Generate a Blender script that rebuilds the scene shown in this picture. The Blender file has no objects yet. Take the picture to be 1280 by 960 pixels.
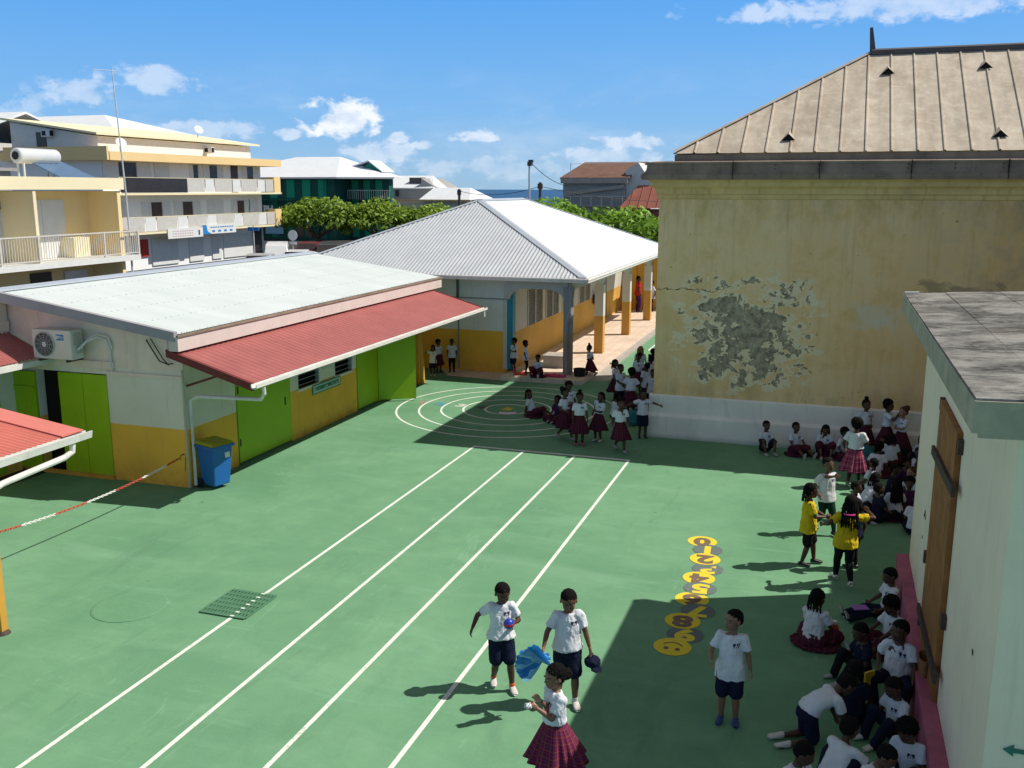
import bpy, math, random
import numpy as np
from mathutils import Vector, Matrix, noise
from mathutils.bvhtree import BVHTree
random.seed(7)
rng = np.random.default_rng(7)
PI = math.pi
sc = bpy.context.scene
COL = sc.collection

# ------------------------------------------------------------------ helpers
def tag(o, label=None, cat=None, group=None, kind=None):
    if label: o['label'] = label
    if cat: o['category'] = cat
    if group: o['group'] = group
    if kind: o['kind'] = kind
    return o

def empty(name, loc=(0, 0, 0), rz=0.0, label=None, cat=None, group=None):
    o = bpy.data.objects.new(name, None)
    COL.objects.link(o)
    o.location = loc
    o.rotation_euler = (0, 0, rz)
    o.empty_display_size = 0.2
    return tag(o, label, cat, group)

def link_mesh(name, me, mats=None, parent=None, smooth=False):
    o = bpy.data.objects.new(name, me)
    COL.objects.link(o)
    if mats is not None:
        for m in (mats if isinstance(mats, (list, tuple)) else [mats]):
            me.materials.append(m)
    if parent is not None:
        o.parent = parent
    if smooth:
        me.polygons.foreach_set('use_smooth', [True] * len(me.polygons))
    return o

class MB:
    def __init__(s):
        s.v, s.f, s.m = [], [], []
    def poly(s, pts, mi=0):
        b = len(s.v); s.v += [tuple(p) for p in pts]
        s.f.append(tuple(range(b, b + len(pts)))); s.m.append(mi); return s
    def box(s, x0, x1, y0, y1, z0, z1, mi=0):
        if x0 > x1: x0, x1 = x1, x0
        if y0 > y1: y0, y1 = y1, y0
        if z0 > z1: z0, z1 = z1, z0
        b = len(s.v)
        s.v += [(x0, y0, z0), (x1, y0, z0), (x1, y1, z0), (x0, y1, z0), (x0, y0, z1), (x1, y0, z1), (x1, y1, z1), (x0, y1, z1)]
        for f in ((0, 3, 2, 1), (4, 5, 6, 7), (0, 1, 5, 4), (1, 2, 6, 5), (2, 3, 7, 6), (3, 0, 4, 7)):
            s.f.append(tuple(b + i for i in f)); s.m.append(mi)
        return s
    def slab(s, quad, t, mi=0):
        """quad of 4+ points (ccw from above) extruded down by t"""
        n = len(quad); b = len(s.v)
        s.v += [tuple(p) for p in quad] + [(p[0], p[1], p[2] - t) for p in quad]
        s.f.append(tuple(b + i for i in range(n))); s.m.append(mi)
        s.f.append(tuple(b + n + i for i in reversed(range(n)))); s.m.append(mi)
        for i in range(n):
            j = (i + 1) % n
            s.f.append((b + j, b + i, b + n + i, b + n + j)); s.m.append(mi)
        return s
    def prism(s, poly, axis, a0, a1, mi=0):
        """2-D polygon extruded along axis ('x','y','z') from a0 to a1"""
        def P(p, a):
            return {'x': (a, p[0], p[1]), 'y': (p[0], a, p[1]), 'z': (p[0], p[1], a)}[axis]
        n = len(poly); b = len(s.v)
        s.v += [P(p, a0) for p in poly] + [P(p, a1) for p in poly]
        s.f.append(tuple(b + i for i in reversed(range(n)))); s.m.append(mi)
        s.f.append(tuple(b + n + i for i in range(n))); s.m.append(mi)
        for i in range(n):
            j = (i + 1) % n
            s.f.append((b + i, b + j, b + n + j, b + n + i)); s.m.append(mi)
        return s
    def tube(s, pts, r, n=10, mi=0, r2=None):
        pts = [Vector(p) for p in pts]
        b = len(s.v); k = len(pts)
        up = Vector((0, 0, 1))
        for i, p in enumerate(pts):
            d = (pts[min(i + 1, k - 1)] - pts[max(i - 1, 0)]).normalized()
            a = d.cross(up)
            if a.length < 1e-3: a = d.cross(Vector((0, 1, 0)))
            a.normalize(); c = d.cross(a)
            rr = r if r2 is None else r + (r2 - r) * i / (k - 1)
            for j in range(n):
                t = 2 * PI * j / n
                s.v.append(tuple(p + a * math.cos(t) * rr + c * math.sin(t) * rr))
        for i in range(k - 1):
            for j in range(n):
                q = (j + 1) % n
                s.f.append((b + i * n + j, b + i * n + q, b + (i + 1) * n + q, b + (i + 1) * n + j)); s.m.append(mi)
        s.f.append(tuple(b + j for j in reversed(range(n)))); s.m.append(mi)
        s.f.append(tuple(b + (k - 1) * n + j for j in range(n))); s.m.append(mi)
        return s
    def lathe(s, prof, c=(0, 0, 0), n=20, mi=0, sx=1, sy=1):
        b = len(s.v)
        for r, z in prof:
            for j in range(n):
                t = 2 * PI * j / n
                s.v.append((c[0] + r * math.cos(t) * sx, c[1] + r * math.sin(t) * sy, c[2] + z))
        for i in range(len(prof) - 1):
            for j in range(n):
                q = (j + 1) % n
                s.f.append((b + i * n + j, b + i * n + q, b + (i + 1) * n + q, b + (i + 1) * n + j)); s.m.append(mi)
        s.f.append(tuple(b + j for j in reversed(range(n)))); s.m.append(mi)
        s.f.append(tuple(b + (len(prof) - 1) * n + j for j in range(n))); s.m.append(mi)
        return s
    def build(s, name, mats, parent=None, smooth=False, bevel=0.0):
        me = bpy.data.meshes.new(name)
        me.from_pydata(s.v, [], s.f)
        me.update()
        o = link_mesh(name, me, mats, parent, smooth)
        me.polygons.foreach_set('material_index', s.m)
        if bevel:
            bv = o.modifiers.new('bevel', 'BEVEL'); bv.width = bevel; bv.segments = 2; bv.limit_method = 'ANGLE'
        return o

def wavy(name, mat, parent, origin, udir, sdir, length, upper, pitch=0.09, amp=0.012, kind='sine', thick=0.0):
    """profiled roof sheet: eave from origin along udir, ribs running up sdir, top edge given as (u, v) pairs"""
    o = Vector(origin); u = Vector(udir).normalized(); s_ = Vector(sdir).normalized(); n = u.cross(s_)
    if n.z < 0: n = -n
    us = []
    if kind == 'sine':
        k = max(2, int(length / pitch * 4)); us = [(length * i / k, amp * math.sin(2 * PI * (length * i / k) / pitch)) for i in range(k + 1)]
    elif kind == 'trap':
        k = int(length / pitch)
        for i in range(k):
            b = i * pitch
            us += [(b, 0), (b + pitch * .55, 0), (b + pitch * .68, amp), (b + pitch * .87, amp), (b + pitch * .999, 0)]
        us.append((length, 0))
    elif kind == 'seam':
        k = int(length / pitch)
        for i in range(k):
            b = i * pitch
            us += [(b, 0), (b + pitch * .4, -amp * .12), (b + pitch - .05, 0), (b + pitch - .04, amp), (b + pitch - .012, amp), (b + pitch - .002, 0)]
        us.append((length, 0))
    def top(x):
        for (a, va), (b, vb) in zip(upper, upper[1:]):
            if a <= x <= b: return va + (vb - va) * (x - a) / max(b - a, 1e-6)
        return upper[-1][1]
    m = MB(); rows = 5 if kind == 'seam' else 2
    for i, (x, h) in enumerate(us):
        t = max(top(x), 0.0)
        for r in range(rows):
            p = o + u * x + s_ * (t * r / (rows - 1)) + n * h
            m.v.append(tuple(p))
    for i in range(len(us) - 1):
        for r in range(rows - 1):
            a = i * rows + r
            m.f.append((a, a + rows, a + rows + 1, a + 1)); m.m.append(0)
    return m.build(name, mat, parent)

# ------------------------------------------------------------------ material helpers
class NT:
    def __init__(s, name):
        s.mat = bpy.data.materials.new(name); s.mat.use_nodes = True
        s.t = s.mat.node_tree; s.n = s.t.nodes; s.l = s.t.links
        s.b = s.n['Principled BSDF']
    def set(s, sock, v):
        if isinstance(v, bpy.types.NodeSocket): s.l.new(v, sock)
        elif v is not None:
            if isinstance(v, (tuple, list)) and len(v) == 3 and sock.type == 'RGBA': v = (*v, 1)
            sock.default_value = v
    def m(s, op, a, b=None, c=None, clamp=False):
        n = s.n.new('ShaderNodeMath'); n.operation = op; n.use_clamp = clamp
        for i, v in enumerate((a, b, c)):
            if v is not None: s.set(n.inputs[i], v)
        return n.outputs[0]
    def mix(s, f, a, b, mode='MIX'):
        n = s.n.new('ShaderNodeMix'); n.data_type = 'RGBA'; n.blend_type = mode; n.clamp_factor = True
        s.set(n.inputs[0], f); s.set(n.inputs[6], a); s.set(n.inputs[7], b)
        return n.outputs[2]
    def coord(s, which='Object'):
        if which == 'World':
            return s.n.new('ShaderNodeNewGeometry').outputs['Position']
        return s.n.new('ShaderNodeTexCoord').outputs[which]
    def noise(s, vec, scale, detail=4, rough=.55, dist=0.0):
        n = s.n.new('ShaderNodeTexNoise'); s.set(n.inputs['Vector'], vec)
        n.inputs['Scale'].default_value = scale; n.inputs['Detail'].default_value = detail
        n.inputs['Roughness'].default_value = rough; n.inputs['Distortion'].default_value = dist
        return n.outputs['Fac']
    def map(s, vec, scale=(1, 1, 1), loc=(0, 0, 0), rot=(0, 0, 0)):
        n = s.n.new('ShaderNodeMapping'); s.set(n.inputs[0], vec)
        n.inputs['Scale'].default_value = scale; n.inputs['Location'].default_value = loc; n.inputs['Rotation'].default_value = rot
        return n.outputs[0]
    def ramp(s, v, lo, hi, a=0.0, b=1.0):
        n = s.n.new('ShaderNodeMapRange'); n.clamp = True
        s.set(n.inputs[0], v)
        for i, x in enumerate((lo, hi, a, b)): n.inputs[i + 1].default_value = x
        return n.outputs[0]
    def xyz(s, vec):
        n = s.n.new('ShaderNodeSeparateXYZ'); s.set(n.inputs[0], vec); return n.outputs
    def bump(s, h, strength=.3, dist=.02):
        n = s.n.new('ShaderNodeBump'); n.inputs['Strength'].default_value = strength; n.inputs['Distance'].default_value = dist
        s.set(n.inputs['Height'], h); s.l.new(n.outputs[0], s.b.inputs['Normal'])
    def done(s, col, rough=.8, metal=0.0, spec=None):
        s.set(s.b.inputs['Base Color'], col); s.set(s.b.inputs['Roughness'], rough); s.set(s.b.inputs['Metallic'], metal)
        if spec is not None: s.b.inputs['Specular IOR Level'].default_value = spec
        return s.mat

def dk(c, f): return tuple(x * f for x in c)

def paint(name, col, rough=.75, var=.18, scale=3.0, fine=40, bump=.15, spec=.3, world=False, streak=0.0, dirt=(.25, .22, .18)):
    spec = min(spec, .2) if rough > .6 else spec
    t = NT(name); c = t.coord('World' if world else 'Object')
    a = t.noise(c, scale, 5); b = t.noise(c, fine, 2)
    f = t.ramp(a, .3, .7)
    colr = t.mix(f, dk(col, 1 - var), dk(col, 1 + var * .5))
    colr = t.mix(t.ramp(b, .62, .75, 0, .35 * min(1, var * 4)), colr, dk(col, .7))
    if streak:
        sx = t.noise(t.map(c, (5, 5, .35)), 2.0, 5)
        colr = t.mix(t.ramp(sx, .55, .8, 0, streak), colr, dirt)
    if bump: t.bump(b, bump, .01)
    return t.done(colr, rough, spec=spec)

def metal_sheet(name, col, rough=.45, var=.12, metal=.0, dark=.0, scale=1.2, spec=.5):
    t = NT(name); c = t.coord('World')
    a = t.noise(c, scale, 6, .6); b = t.noise(c, 14, 4, .6)
    colr = t.mix(t.ramp(a, .3, .72), dk(col, 1 - var), dk(col, 1 + var * .4))
    colr = t.mix(t.ramp(b, .55, .8, 0, dark), colr, dk(col, .45))
    return t.done(colr, t.ramp(b, .3, .7, rough - .08, rough + .1), metal, spec)

# --- ground
def mat_ground():
    t = NT('green_court_paint'); c = t.coord('World')
    a = t.noise(c, .35, 5, .6, .4); b = t.noise(c, 2.2, 6, .65, .6); d = t.noise(c, 30, 3, .6)
    g0, g1 = (.122, .275, .148), (.190, .372, .212)
    col = t.mix(t.ramp(a, .32, .68), g0, g1)
    col = t.mix(t.ramp(b, .35, .75, 0, .55), col, (.125, .265, .16))
    # scuffs: stretched along the lanes and across
    s1 = t.noise(t.map(c, (.5, 3.2, 1), rot=(0, 0, .25)), 1.1, 6, .7, .8)
    col = t.mix(t.ramp(s1, .56, .74, 0, .5), col, (.21, .42, .26))
    s2 = t.noise(t.map(c, (2.6, .6, 1), loc=(5, 2, 0)), .8, 6, .7, 1.2)
    col = t.mix(t.ramp(s2, .6, .78, 0, .55), col, (.085, .19, .11))
    sp = t.noise(c, 9, 4, .8)
    col = t.mix(t.ramp(sp, .67, .75, 0, .55), col, (.05, .10, .06))
    col = t.mix(t.ramp(d, .55, .8, 0, .3), col, (.24, .42, .27))
    vn = t.n.new('ShaderNodeTexVoronoi'); vn.feature = 'DISTANCE_TO_EDGE'; t.set(vn.inputs['Vector'], t.mix(.12, c, t.n.new('ShaderNodeTexNoise').outputs['Color'])); vn.inputs['Scale'].default_value = .42
    crk = t.m('MULTIPLY', t.ramp(vn.outputs[0], .004, .001), t.ramp(b, .5, .7))
    col = t.mix(t.m('MULTIPLY', crk, .25), col, (.08, .16, .1))
    tk = t.noise(t.map(c, (.35, 1.3, 1), rot=(0, 0, -1.15)), .8, 7, .65, .6)
    col = t.mix(t.ramp(tk, .52, .72, 0, .35), col, (.25, .43, .28))
    tk2 = t.noise(t.map(c, (1.2, .3, 1), loc=(9, 4, 0), rot=(0, 0, -.3)), .9, 7, .7, .8)
    col = t.mix(t.ramp(tk2, .56, .74, 0, .4), col, (.10, .20, .125))
    dr = t.noise(t.map(c, (.9, .25, 1), rot=(0, 0, .5)), 1.6, 8, .75, 1.5)
    col = t.mix(t.ramp(dr, .62, .66, 0, .28), col, (.27, .47, .31))
    spt = t.noise(c, 4.2, 3, .5)
    col = t.mix(t.ramp(spt, .74, .77, 0, .5), col, (.07, .13, .09))
    t.bump(d, .25, .006)
    return t.done(col, t.ramp(b, .3, .7, .7, .9), spec=.10)

def mat_line(name, col=(.76, .78, .70), wear=.7):
    t = NT(name); c = t.coord('World')
    a = t.noise(c, 26, 6, .75); b = t.noise(c, 2.5, 4)
    a = t.m('ADD', a, t.m('MULTIPLY', t.m('SUBTRACT', b, .5), .35))
    col_ = t.mix(t.ramp(a, .53, .66, 0, wear), col, (.25, .42, .28))
    col_ = t.mix(t.ramp(b, .5, .8, 0, .25), col_, dk(col, .7))
    return t.done(col_, .8, spec=.1)

def mat_banded(name, low, high, zc, streak=.25, dirt=(.25, .2, .15), wob=.0):
    t = NT(name); c = t.coord('World'); z = t.xyz(c)[2]
    a = t.noise(c, .9, 5, .6); b = t.noise(c, 35, 3)
    edge = t.ramp(z, zc - .008, zc + .008)
    lo = t.mix(t.ramp(a, .3, .7), dk(low, .86), dk(low, 1.06))
    hi = t.mix(t.ramp(a, .3, .7), dk(high, .9), dk(high, 1.05))
    col = t.mix(edge, lo, hi)
    sx = t.noise(t.map(c, (3, 3, .3)), 2.2, 5, .6)
    col = t.mix(t.ramp(sx, .56, .8, 0, streak), col, dirt)
    base = t.m('MULTIPLY', t.ramp(z, 0, .45, 1, 0), t.ramp(t.noise(c, 5, 5, .7), .42, .7))
    col = t.mix(t.m('MULTIPLY', base, .45), col, (.16, .13, .08))
    t.bump(b, .25, .008)
    return t.done(col, .85, spec=.2)

def mat_oldwall():
    t = NT('peeling_ochre_render'); c = t.coord('World'); X, Y, Z = t.xyz(c)
    a = t.noise(c, .55, 6, .65, .3); b = t.noise(c, 2.3, 7, .7, .5); f = t.noise(c, 24, 5, .7)
    col = t.mix(t.ramp(a, .3, .7), (.88, .55, .24), (.98, .70, .38))
    col = t.mix(t.ramp(b, .46, .72, 0, .7), col, (.92, .68, .40))
    col = t.mix(t.ramp(b, .5, .3, 0, .35), col, (.64, .42, .13))
    # brown staining below the cornice and near the foot
    topm = t.m('MULTIPLY', t.ramp(Z, 4.5, 5.75), t.ramp(t.noise(t.map(c, (2.0, 2, .8)), 1.6, 6, .7), .40, .66))
    col = t.mix(t.m('MULTIPLY', topm, .75), col, (.42, .27, .09))
    gr = t.m('MULTIPLY', t.ramp(Z, 2.1, .95), t.ramp(t.noise(t.map(c, (2.2, 2, .7), loc=(3, 0, 0)), 1.4, 6, .7), .44, .68))
    col = t.mix(t.m('MULTIPLY', gr, .5), col, (.36, .28, .17))
    dk1 = t.m('MULTIPLY', t.ramp(X, 1.2, 3.4), t.ramp(b, .4, .62))
    col = t.mix(t.m('MULTIPLY', dk1, .35), col, (.22, .17, .11))
    def blob(cx, cz, rx, rz, k):
        dx = t.m('DIVIDE', t.m('SUBTRACT', X, cx), rx); dz = t.m('DIVIDE', t.m('SUBTRACT', Z, cz), rz)
        r = t.m('POWER', t.m('ADD', t.m('POWER', t.m('ABSOLUTE', dx), 3.2), t.m('POWER', t.m('ABSOLUTE', dz), 3.2)), .3125)
        return t.m('SUBTRACT', 1.0, r) if k is None else t.ramp(r, 1.0 + k, 1.0 - k)
    n1 = t.noise(t.map(c, (.85, 1, 1.35), loc=(2.3, 0, 1.1)), 2.5, 8, .66, .5)
    n2 = t.noise(t.map(c, loc=(7, 0, 3)), 5.5, 6, .65, .3)
    # pale undercoat ring then the dark cement patch
    halo = t.ramp(t.m('ADD', blob(-1.75, 2.5, 1.75, 1.45, None), t.m('MULTIPLY', t.m('SUBTRACT', n1, .5), 3.0)), .22, .30)
    halo = t.m('MULTIPLY', halo, t.ramp(blob(-1.75, 2.5, 1.75, 1.45, None), -.05, .1))
    col = t.mix(t.m('MULTIPLY', halo, .8), col, (.93, .78, .54))
    core = t.m('ADD', t.m('MULTIPLY', blob(-1.75, 2.5, 1.25, 1.15, None), .75), t.m('ADD', t.m('MULTIPLY', t.m('SUBTRACT', n1, .5), 4.2), t.m('MULTIPLY', t.m('SUBTRACT', n2, .5), 2.4)))
    corem = t.ramp(core, .30, .36)
    corem = t.m('MULTIPLY', corem, t.ramp(t.m('ADD', blob(-1.75, 2.52, 1.3, 1.15, None), t.m('MULTIPLY', t.m('SUBTRACT', n2, .5), 1.2)), .0, .05))
    grey = t.mix(t.ramp(t.noise(c, 6, 7, .75), .38, .62), (.21, .175, .13), (.60, .50, .36))
    col = t.mix(corem, col, grey)
    # pale grey repair on the right, with dark specks
    rep = t.ramp(t.m('ADD', blob(.85, 3.0, .75, .42, None), t.m('MULTIPLY', t.m('SUBTRACT', b, .5), 1.6)), .25, .6)
    col = t.mix(t.m('MULTIPLY', rep, .75), col, (.80, .68, .52))
    spk = t.m('MULTIPLY', t.ramp(n2, .66, .70), t.ramp(t.noise(c, .8, 3), .48, .6))
    col = t.mix(t.m('MULTIPLY', spk, .8), col, (.13, .11, .08))
    rt = t.m('MULTIPLY', t.ramp(t.m('ADD', blob(2.7, 3.35, 1.4, .5, None), t.m('MULTIPLY', t.m('SUBTRACT', n1, .5), 2.4)), .3, .55), .75)
    col = t.mix(t.m('MULTIPLY', rt, .8), col, (.24, .20, .15))
    # hairline crack
    wv = t.m('ABSOLUTE', t.m('SUBTRACT', t.m('SUBTRACT', Z, 3.42), t.m('MULTIPLY', t.m('SUBTRACT', t.noise(c, 3, 6, .7), .5), .35)))
    crk = t.m('MULTIPLY', t.ramp(wv, .012, .004), t.m('MULTIPLY', t.ramp(X, -2.2, -2.4), 1.0))
    col = t.mix(crk, col, (.08, .06, .04))
    h = t.m('SUBTRACT', t.m('MULTIPLY', f, .25), corem)
    drip = t.m('MULTIPLY', t.ramp(t.noise(t.map(c, (5, 5, .22)), 1.5, 6, .7), .52, .72), t.ramp(Z, 1.0, 5.6, .15, .5))
    col = t.mix(drip, col, (.50, .34, .15))
    t.bump(h, .9, .04)
    return t.done(col, .95, spec=.05)

def mat_white_base(name, col=(.96, .90, .82)):
    t = NT(name); c = t.coord('World'); z = t.xyz(c)[2]
    a = t.noise(c, 1.3, 6, .6); b = t.noise(c, 30, 4, .7)
    k = t.mix(t.ramp(a, .3, .7), dk(col, .84), col)
    k = t.mix(t.ramp(t.noise(t.map(c, (2, 2, .4)), 3, 5), .55, .75, 0, .35), k, (.38, .36, .30))
    k = t.mix(t.ramp(b, .70, .76, 0, .7), k, (.2, .18, .14))
    k = t.mix(t.ramp(z, .12, .0, 0, .5), k, (.15, .2, .14))
    t.bump(b, .3, .01)
    return t.done(k, .85, spec=.2)

def mat_copper_roof():
    t = NT('brown_standing_seam_metal'); c = t.coord('World')
    a = t.noise(t.map(c, (1.6, .5, .5)), 1.2, 6, .65, .5); b = t.noise(c, 3.2, 6, .7, .4)
    col = t.mix(t.ramp(a, .3, .7), (.40, .325, .245), (.62, .53, .42))
    col = t.mix(t.ramp(b, .5, .75, 0, .7), col, (.74, .65, .52))
    col = t.mix(t.ramp(b, .45, .28, 0, .5), col, (.34, .24, .16))
    t.bump(t.noise(c, 2.0, 3), .3, .06)
    return t.done(col, .6, 0.0, .35)

def mat_flat_roof():
    t = NT('weathered_grey_roof'); c = t.coord('World')
    a = t.noise(t.map(c, (.8, 1.1, 1)), 1.5, 8, .72, .6); b = t.noise(t.map(c, (2.2, 6, 1), rot=(0, 0, .12)), 3.5, 8, .8, .5); f = t.noise(c, 60, 3, .7)
    col = t.mix(t.ramp(a, .42, .60), (.055, .052, .048), (.27, .26, .24))
    col = t.mix(t.ramp(b, .47, .72, 0, .6), col, (.48, .47, .43))
    col = t.mix(t.ramp(b, .45, .25, 0, .6), col, (.08, .08, .075))
    col = t.mix(t.ramp(f, .6, .75, 0, .5), col, (.06, .06, .055))
    col = t.mix(t.ramp(t.noise(c, .9, 6, .7, .8), .56, .64, 0, .35), col, (.17, .13, .09))
    t.bump(t.m('ADD', b, f), .5, .012)
    return t.done(col, .9, spec=.15)

def mat_tiles(name, a=(.72, .55, .43), b=(.80, .64, .51)):
    t = NT(name); c = t.coord('World')
    n = t.n.new('ShaderNodeTexBrick'); t.set(n.inputs['Vector'], c)
    n.offset = 0; n.inputs['Scale'].default_value = 1.0
    n.inputs['Brick Width'].default_value = .33; n.inputs['Row Height'].default_value = .33; n.inputs['Mortar Size'].default_value = .006
    t.set(n.inputs['Color1'], a); t.set(n.inputs['Color2'], b); t.set(n.inputs['Mortar'], dk(a, .55))
    col = t.mix(t.ramp(t.noise(c, 1.2, 5), .4, .7, 0, .4), n.outputs[0], dk(a, .7))
    return t.done(col, .6, spec=.35)

def mat_plaid(name, base=(.17, .014, .035), s1=(.015, .018, .07), line=(.20, .12, .10), k=.75):
    t = NT(name); uv = t.coord('UV'); X, Y, _ = t.xyz(uv)
    def band(v, period, lo, hi, off=0):
        f = t.m('FRACT', t.m('ADD', t.m('MULTIPLY', v, 1 / period), off))
        return t.m('MULTIPLY', t.m('GREATER_THAN', f, lo), t.m('LESS_THAN', f, hi))
    p = .075 * k
    bx, by = band(X, p, .0, .42), band(Y, p, .0, .42)
    col = t.mix(t.m('MULTIPLY', t.m('ADD', bx, by), .42), base, s1)
    lx, ly = band(X, p, .68, .76), band(Y, p, .68, .76)
    col = t.mix(t.m('MULTIPLY', t.m('MAXIMUM', lx, ly), .55), col, line)
    rx, ry = band(X, p, .17, .25), band(Y, p, .17, .25)
    col = t.mix(t.m('MULTIPLY', t.m('MAXIMUM', rx, ry), .6), col, dk(base, 2.2))
    return t.done(col, .9, spec=.15)

def mat_cloth(name, col, fold=.5, var=.12):
    t = NT(name); c = t.coord('Object')
    a = t.noise(c, 4.5, 3, .5, .6); b = t.noise(c, 11, 4, .55, .8); w = t.noise(c, 400, 2)
    k = t.mix(t.ramp(a, .3, .7), dk(col, 1 - var), col)
    t.bump(t.m('ADD', t.m('MULTIPLY', b, 1.0), t.m('MULTIPLY', w, .03)), fold, .03)
    return t.done(k, .9, spec=.12)

def mat_skin():
    t = NT('dark_skin'); n = t.n.new('ShaderNodeVertexColor'); n.layer_name = 'Col'
    c = t.coord('Object'); b = t.noise(c, 60, 3)
    k = t.mix(t.ramp(b, .3, .7, 0, .25), n.outputs[0], t.mix(1.0, n.outputs[0], (.7, .62, .58), 'MULTIPLY'))
    t.b.inputs['Subsurface Weight'].default_value = .05
    t.b.inputs['Subsurface Radius'].default_value = (.02, .008, .004)
    return t.done(k, .5, spec=.4)

def mat_hair(name, col=(.012, .009, .008), rough=.7):
    t = NT(name); c = t.coord('Object')
    w = t.noise(t.map(c, (1, 1, 1)), 90, 5, .8, .3)
    k = t.mix(t.ramp(w, .35, .7), dk(col, .6), dk(col, 2.4))
    t.bump(w, .9, .012)
    return t.done(k, .85, spec=.12)

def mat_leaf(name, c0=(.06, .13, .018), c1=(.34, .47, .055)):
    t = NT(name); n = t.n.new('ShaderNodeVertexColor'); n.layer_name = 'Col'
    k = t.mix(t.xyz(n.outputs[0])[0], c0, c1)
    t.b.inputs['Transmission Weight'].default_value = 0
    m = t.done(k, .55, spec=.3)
    tr = t.n.new('ShaderNodeBsdfTranslucent'); t.set(tr.inputs[0], t.mix(.5, k, (.25, .4, .04)))
    mx = t.n.new('ShaderNodeMixShader'); mx.inputs[0].default_value = .3
    t.l.new(t.b.outputs[0], mx.inputs[1]); t.l.new(tr.outputs[0], mx.inputs[2])
    t.l.new(mx.outputs[0], t.n['Material Output'].inputs[0])
    return m

M = {}
M['ground'] = mat_ground()
M['line'] = mat_line('white_court_line')
M['b1wall'] = mat_banded('school_wall_two_tone', (.90, .50, .07), (.78, .73, .62), 1.14)
M['b1gable'] = paint('pale_pink_wall', (.84, .69, .58), var=.08, streak=.25, world=True)
M['yellow'] = paint('warm_yellow_wall', (.62, .33, .055), var=.1, world=True, streak=.2)
M['hipwall'] = mat_banded('hall_wall_two_tone', (.90, .48, .06), (.78, .77, .75), 1.30, .2)
M['colpaint'] = mat_banded('column_two_tone', (.60, .32, .08), (.62, .60, .58), 1.40, .2)
M['greycol'] = mat_banded('grey_column', (.42, .30, .20), (.32, .33, .35), 1.40, .15)
M['oldwall'] = mat_oldwall()
M['whitebase'] = mat_white_base('whitewashed_plinth')
M['nearwall'] = paint('cream_white_render', (.95, .81, .62), var=.08, scale=1.2, fine=50, world=True, streak=.22, dirt=(.35, .33, .27), bump=.3)
M['pink'] = paint('pink_plinth_paint', (.45, .13, .20), var=.22, scale=4, world=True, streak=.4, dirt=(.3, .22, .22))
M['copper'] = mat_copper_roof()
M['flatroof'] = mat_flat_roof()
M['fascia_green'] = paint('faded_green_fascia', (.43, .40, .29), var=.25, scale=5, world=True, streak=.55, dirt=(.10, .13, .09))
M['stone'] = paint('grey_stone_cornice', (.31, .23, .17), var=.3, scale=2.5, fine=30, world=True, streak=.4, dirt=(.05, .045, .04))
M['ochre_trim'] = paint('ochre_cornice_render', (.80, .55, .24), var=.2, scale=2, world=True, streak=.6, dirt=(.30, .18, .05))
M['darkmetal'] = paint('dark_lead_flashing', (.10, .085, .08), var=.2, spec=.4, rough=.6)
M['galv'] = metal_sheet('galvanised_corrugated', (.58, .60, .63), .42, .10, .25)
M['white_roof'] = metal_sheet('white_painted_sheet', (.80, .82, .84), .45, .06)
def mat_screw_roof():
    t = NT('pale_screwed_sheet'); c = t.coord('World'); X, Y, Z = t.xyz(c)
    a = t.noise(t.map(c, (.5, 1, 1)), 1.2, 6, .6); b = t.noise(c, 14, 4, .6)
    col = t.mix(t.ramp(a, .3, .72), (.62, .675, .66), (.72, .765, .75))
    rx = t.m('ABSOLUTE', t.m('SUBTRACT', t.m('FRACT', t.m('MULTIPLY', t.m('ADD', X, 20.0), 1 / .93)), .5))
    ry = t.m('ABSOLUTE', t.m('SUBTRACT', t.m('FRACT', t.m('MULTIPLY', Y, 1 / .19)), .5))
    dot = t.m('MULTIPLY', t.m('LESS_THAN', rx, .022), t.m('LESS_THAN', ry, .17))
    col = t.mix(t.m('MULTIPLY', dot, t.ramp(b, .3, .6, .25, .7)), col, (.30, .32, .31))
    lap = t.m('LESS_THAN', t.m('ABSOLUTE', t.m('SUBTRACT', t.m('FRACT', t.m('MULTIPLY', Y, 1 / 1.52)), .5)), .006)
    col = t.mix(t.m('MULTIPLY', lap, .25), col, (.5, .53, .52))
    return t.done(col, .5, spec=.4)
M['pale_roof'] = mat_screw_roof()
M['flash'] = metal_sheet('blue_grey_flashing', (.52, .56, .62), .4, .08, .2)
M['maroon'] = metal_sheet('maroon_sheet', (.385, .115, .105), .5, .14, 0, .3, 2.0)
M['maroon_dk'] = paint('dark_maroon_trim', (.17, .03, .03), rough=.5, var=.15)
M['redroof'] = metal_sheet('faded_red_sheet', (.68, .20, .155), .5, .12, 0, .25, 2.0)
M['gutter'] = paint('white_gutter_plastic', (.72, .70, .66), rough=.45, var=.12, streak=.35, dirt=(.4, .35, .28))
M['green_door'] = paint('lime_green_door_paint', (.33, .52, .012), rough=.5, var=.10, scale=2, world=True, spec=.35, streak=.12, dirt=(.1, .2, .02))
M['dark'] = paint('dark_interior', (.01, .01, .01), var=.1)
M['louvre'] = paint('grey_louvre_blade', (.36, .36, .40), rough=.4, var=.15)
M['louvre_cream'] = paint('cream_louvre_blade', (.50, .46, .38), rough=.5, var=.15)
M['white'] = paint('white_paint', (.74, .74, .72), rough=.6, var=.06)
M['offwhite'] = paint('off_white_wall', (.66, .65, .61), var=.08, world=True, streak=.15)
M['grey_bg'] = paint('grey_white_render', (.90, .89, .87), var=.06, world=True, streak=.15, scale=.3)
M['cream'] = paint('cream_yellow_render', (.88, .69, .36), var=.06, world=True, scale=.4, streak=.08)
M['palecream'] = paint('pale_cream_band', (.86, .76, .50), var=.06, world=True, scale=.4)
M['orangey'] = paint('peach_yellow_band', (.86, .62, .30), var=.06, world=True, scale=.4)
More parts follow.
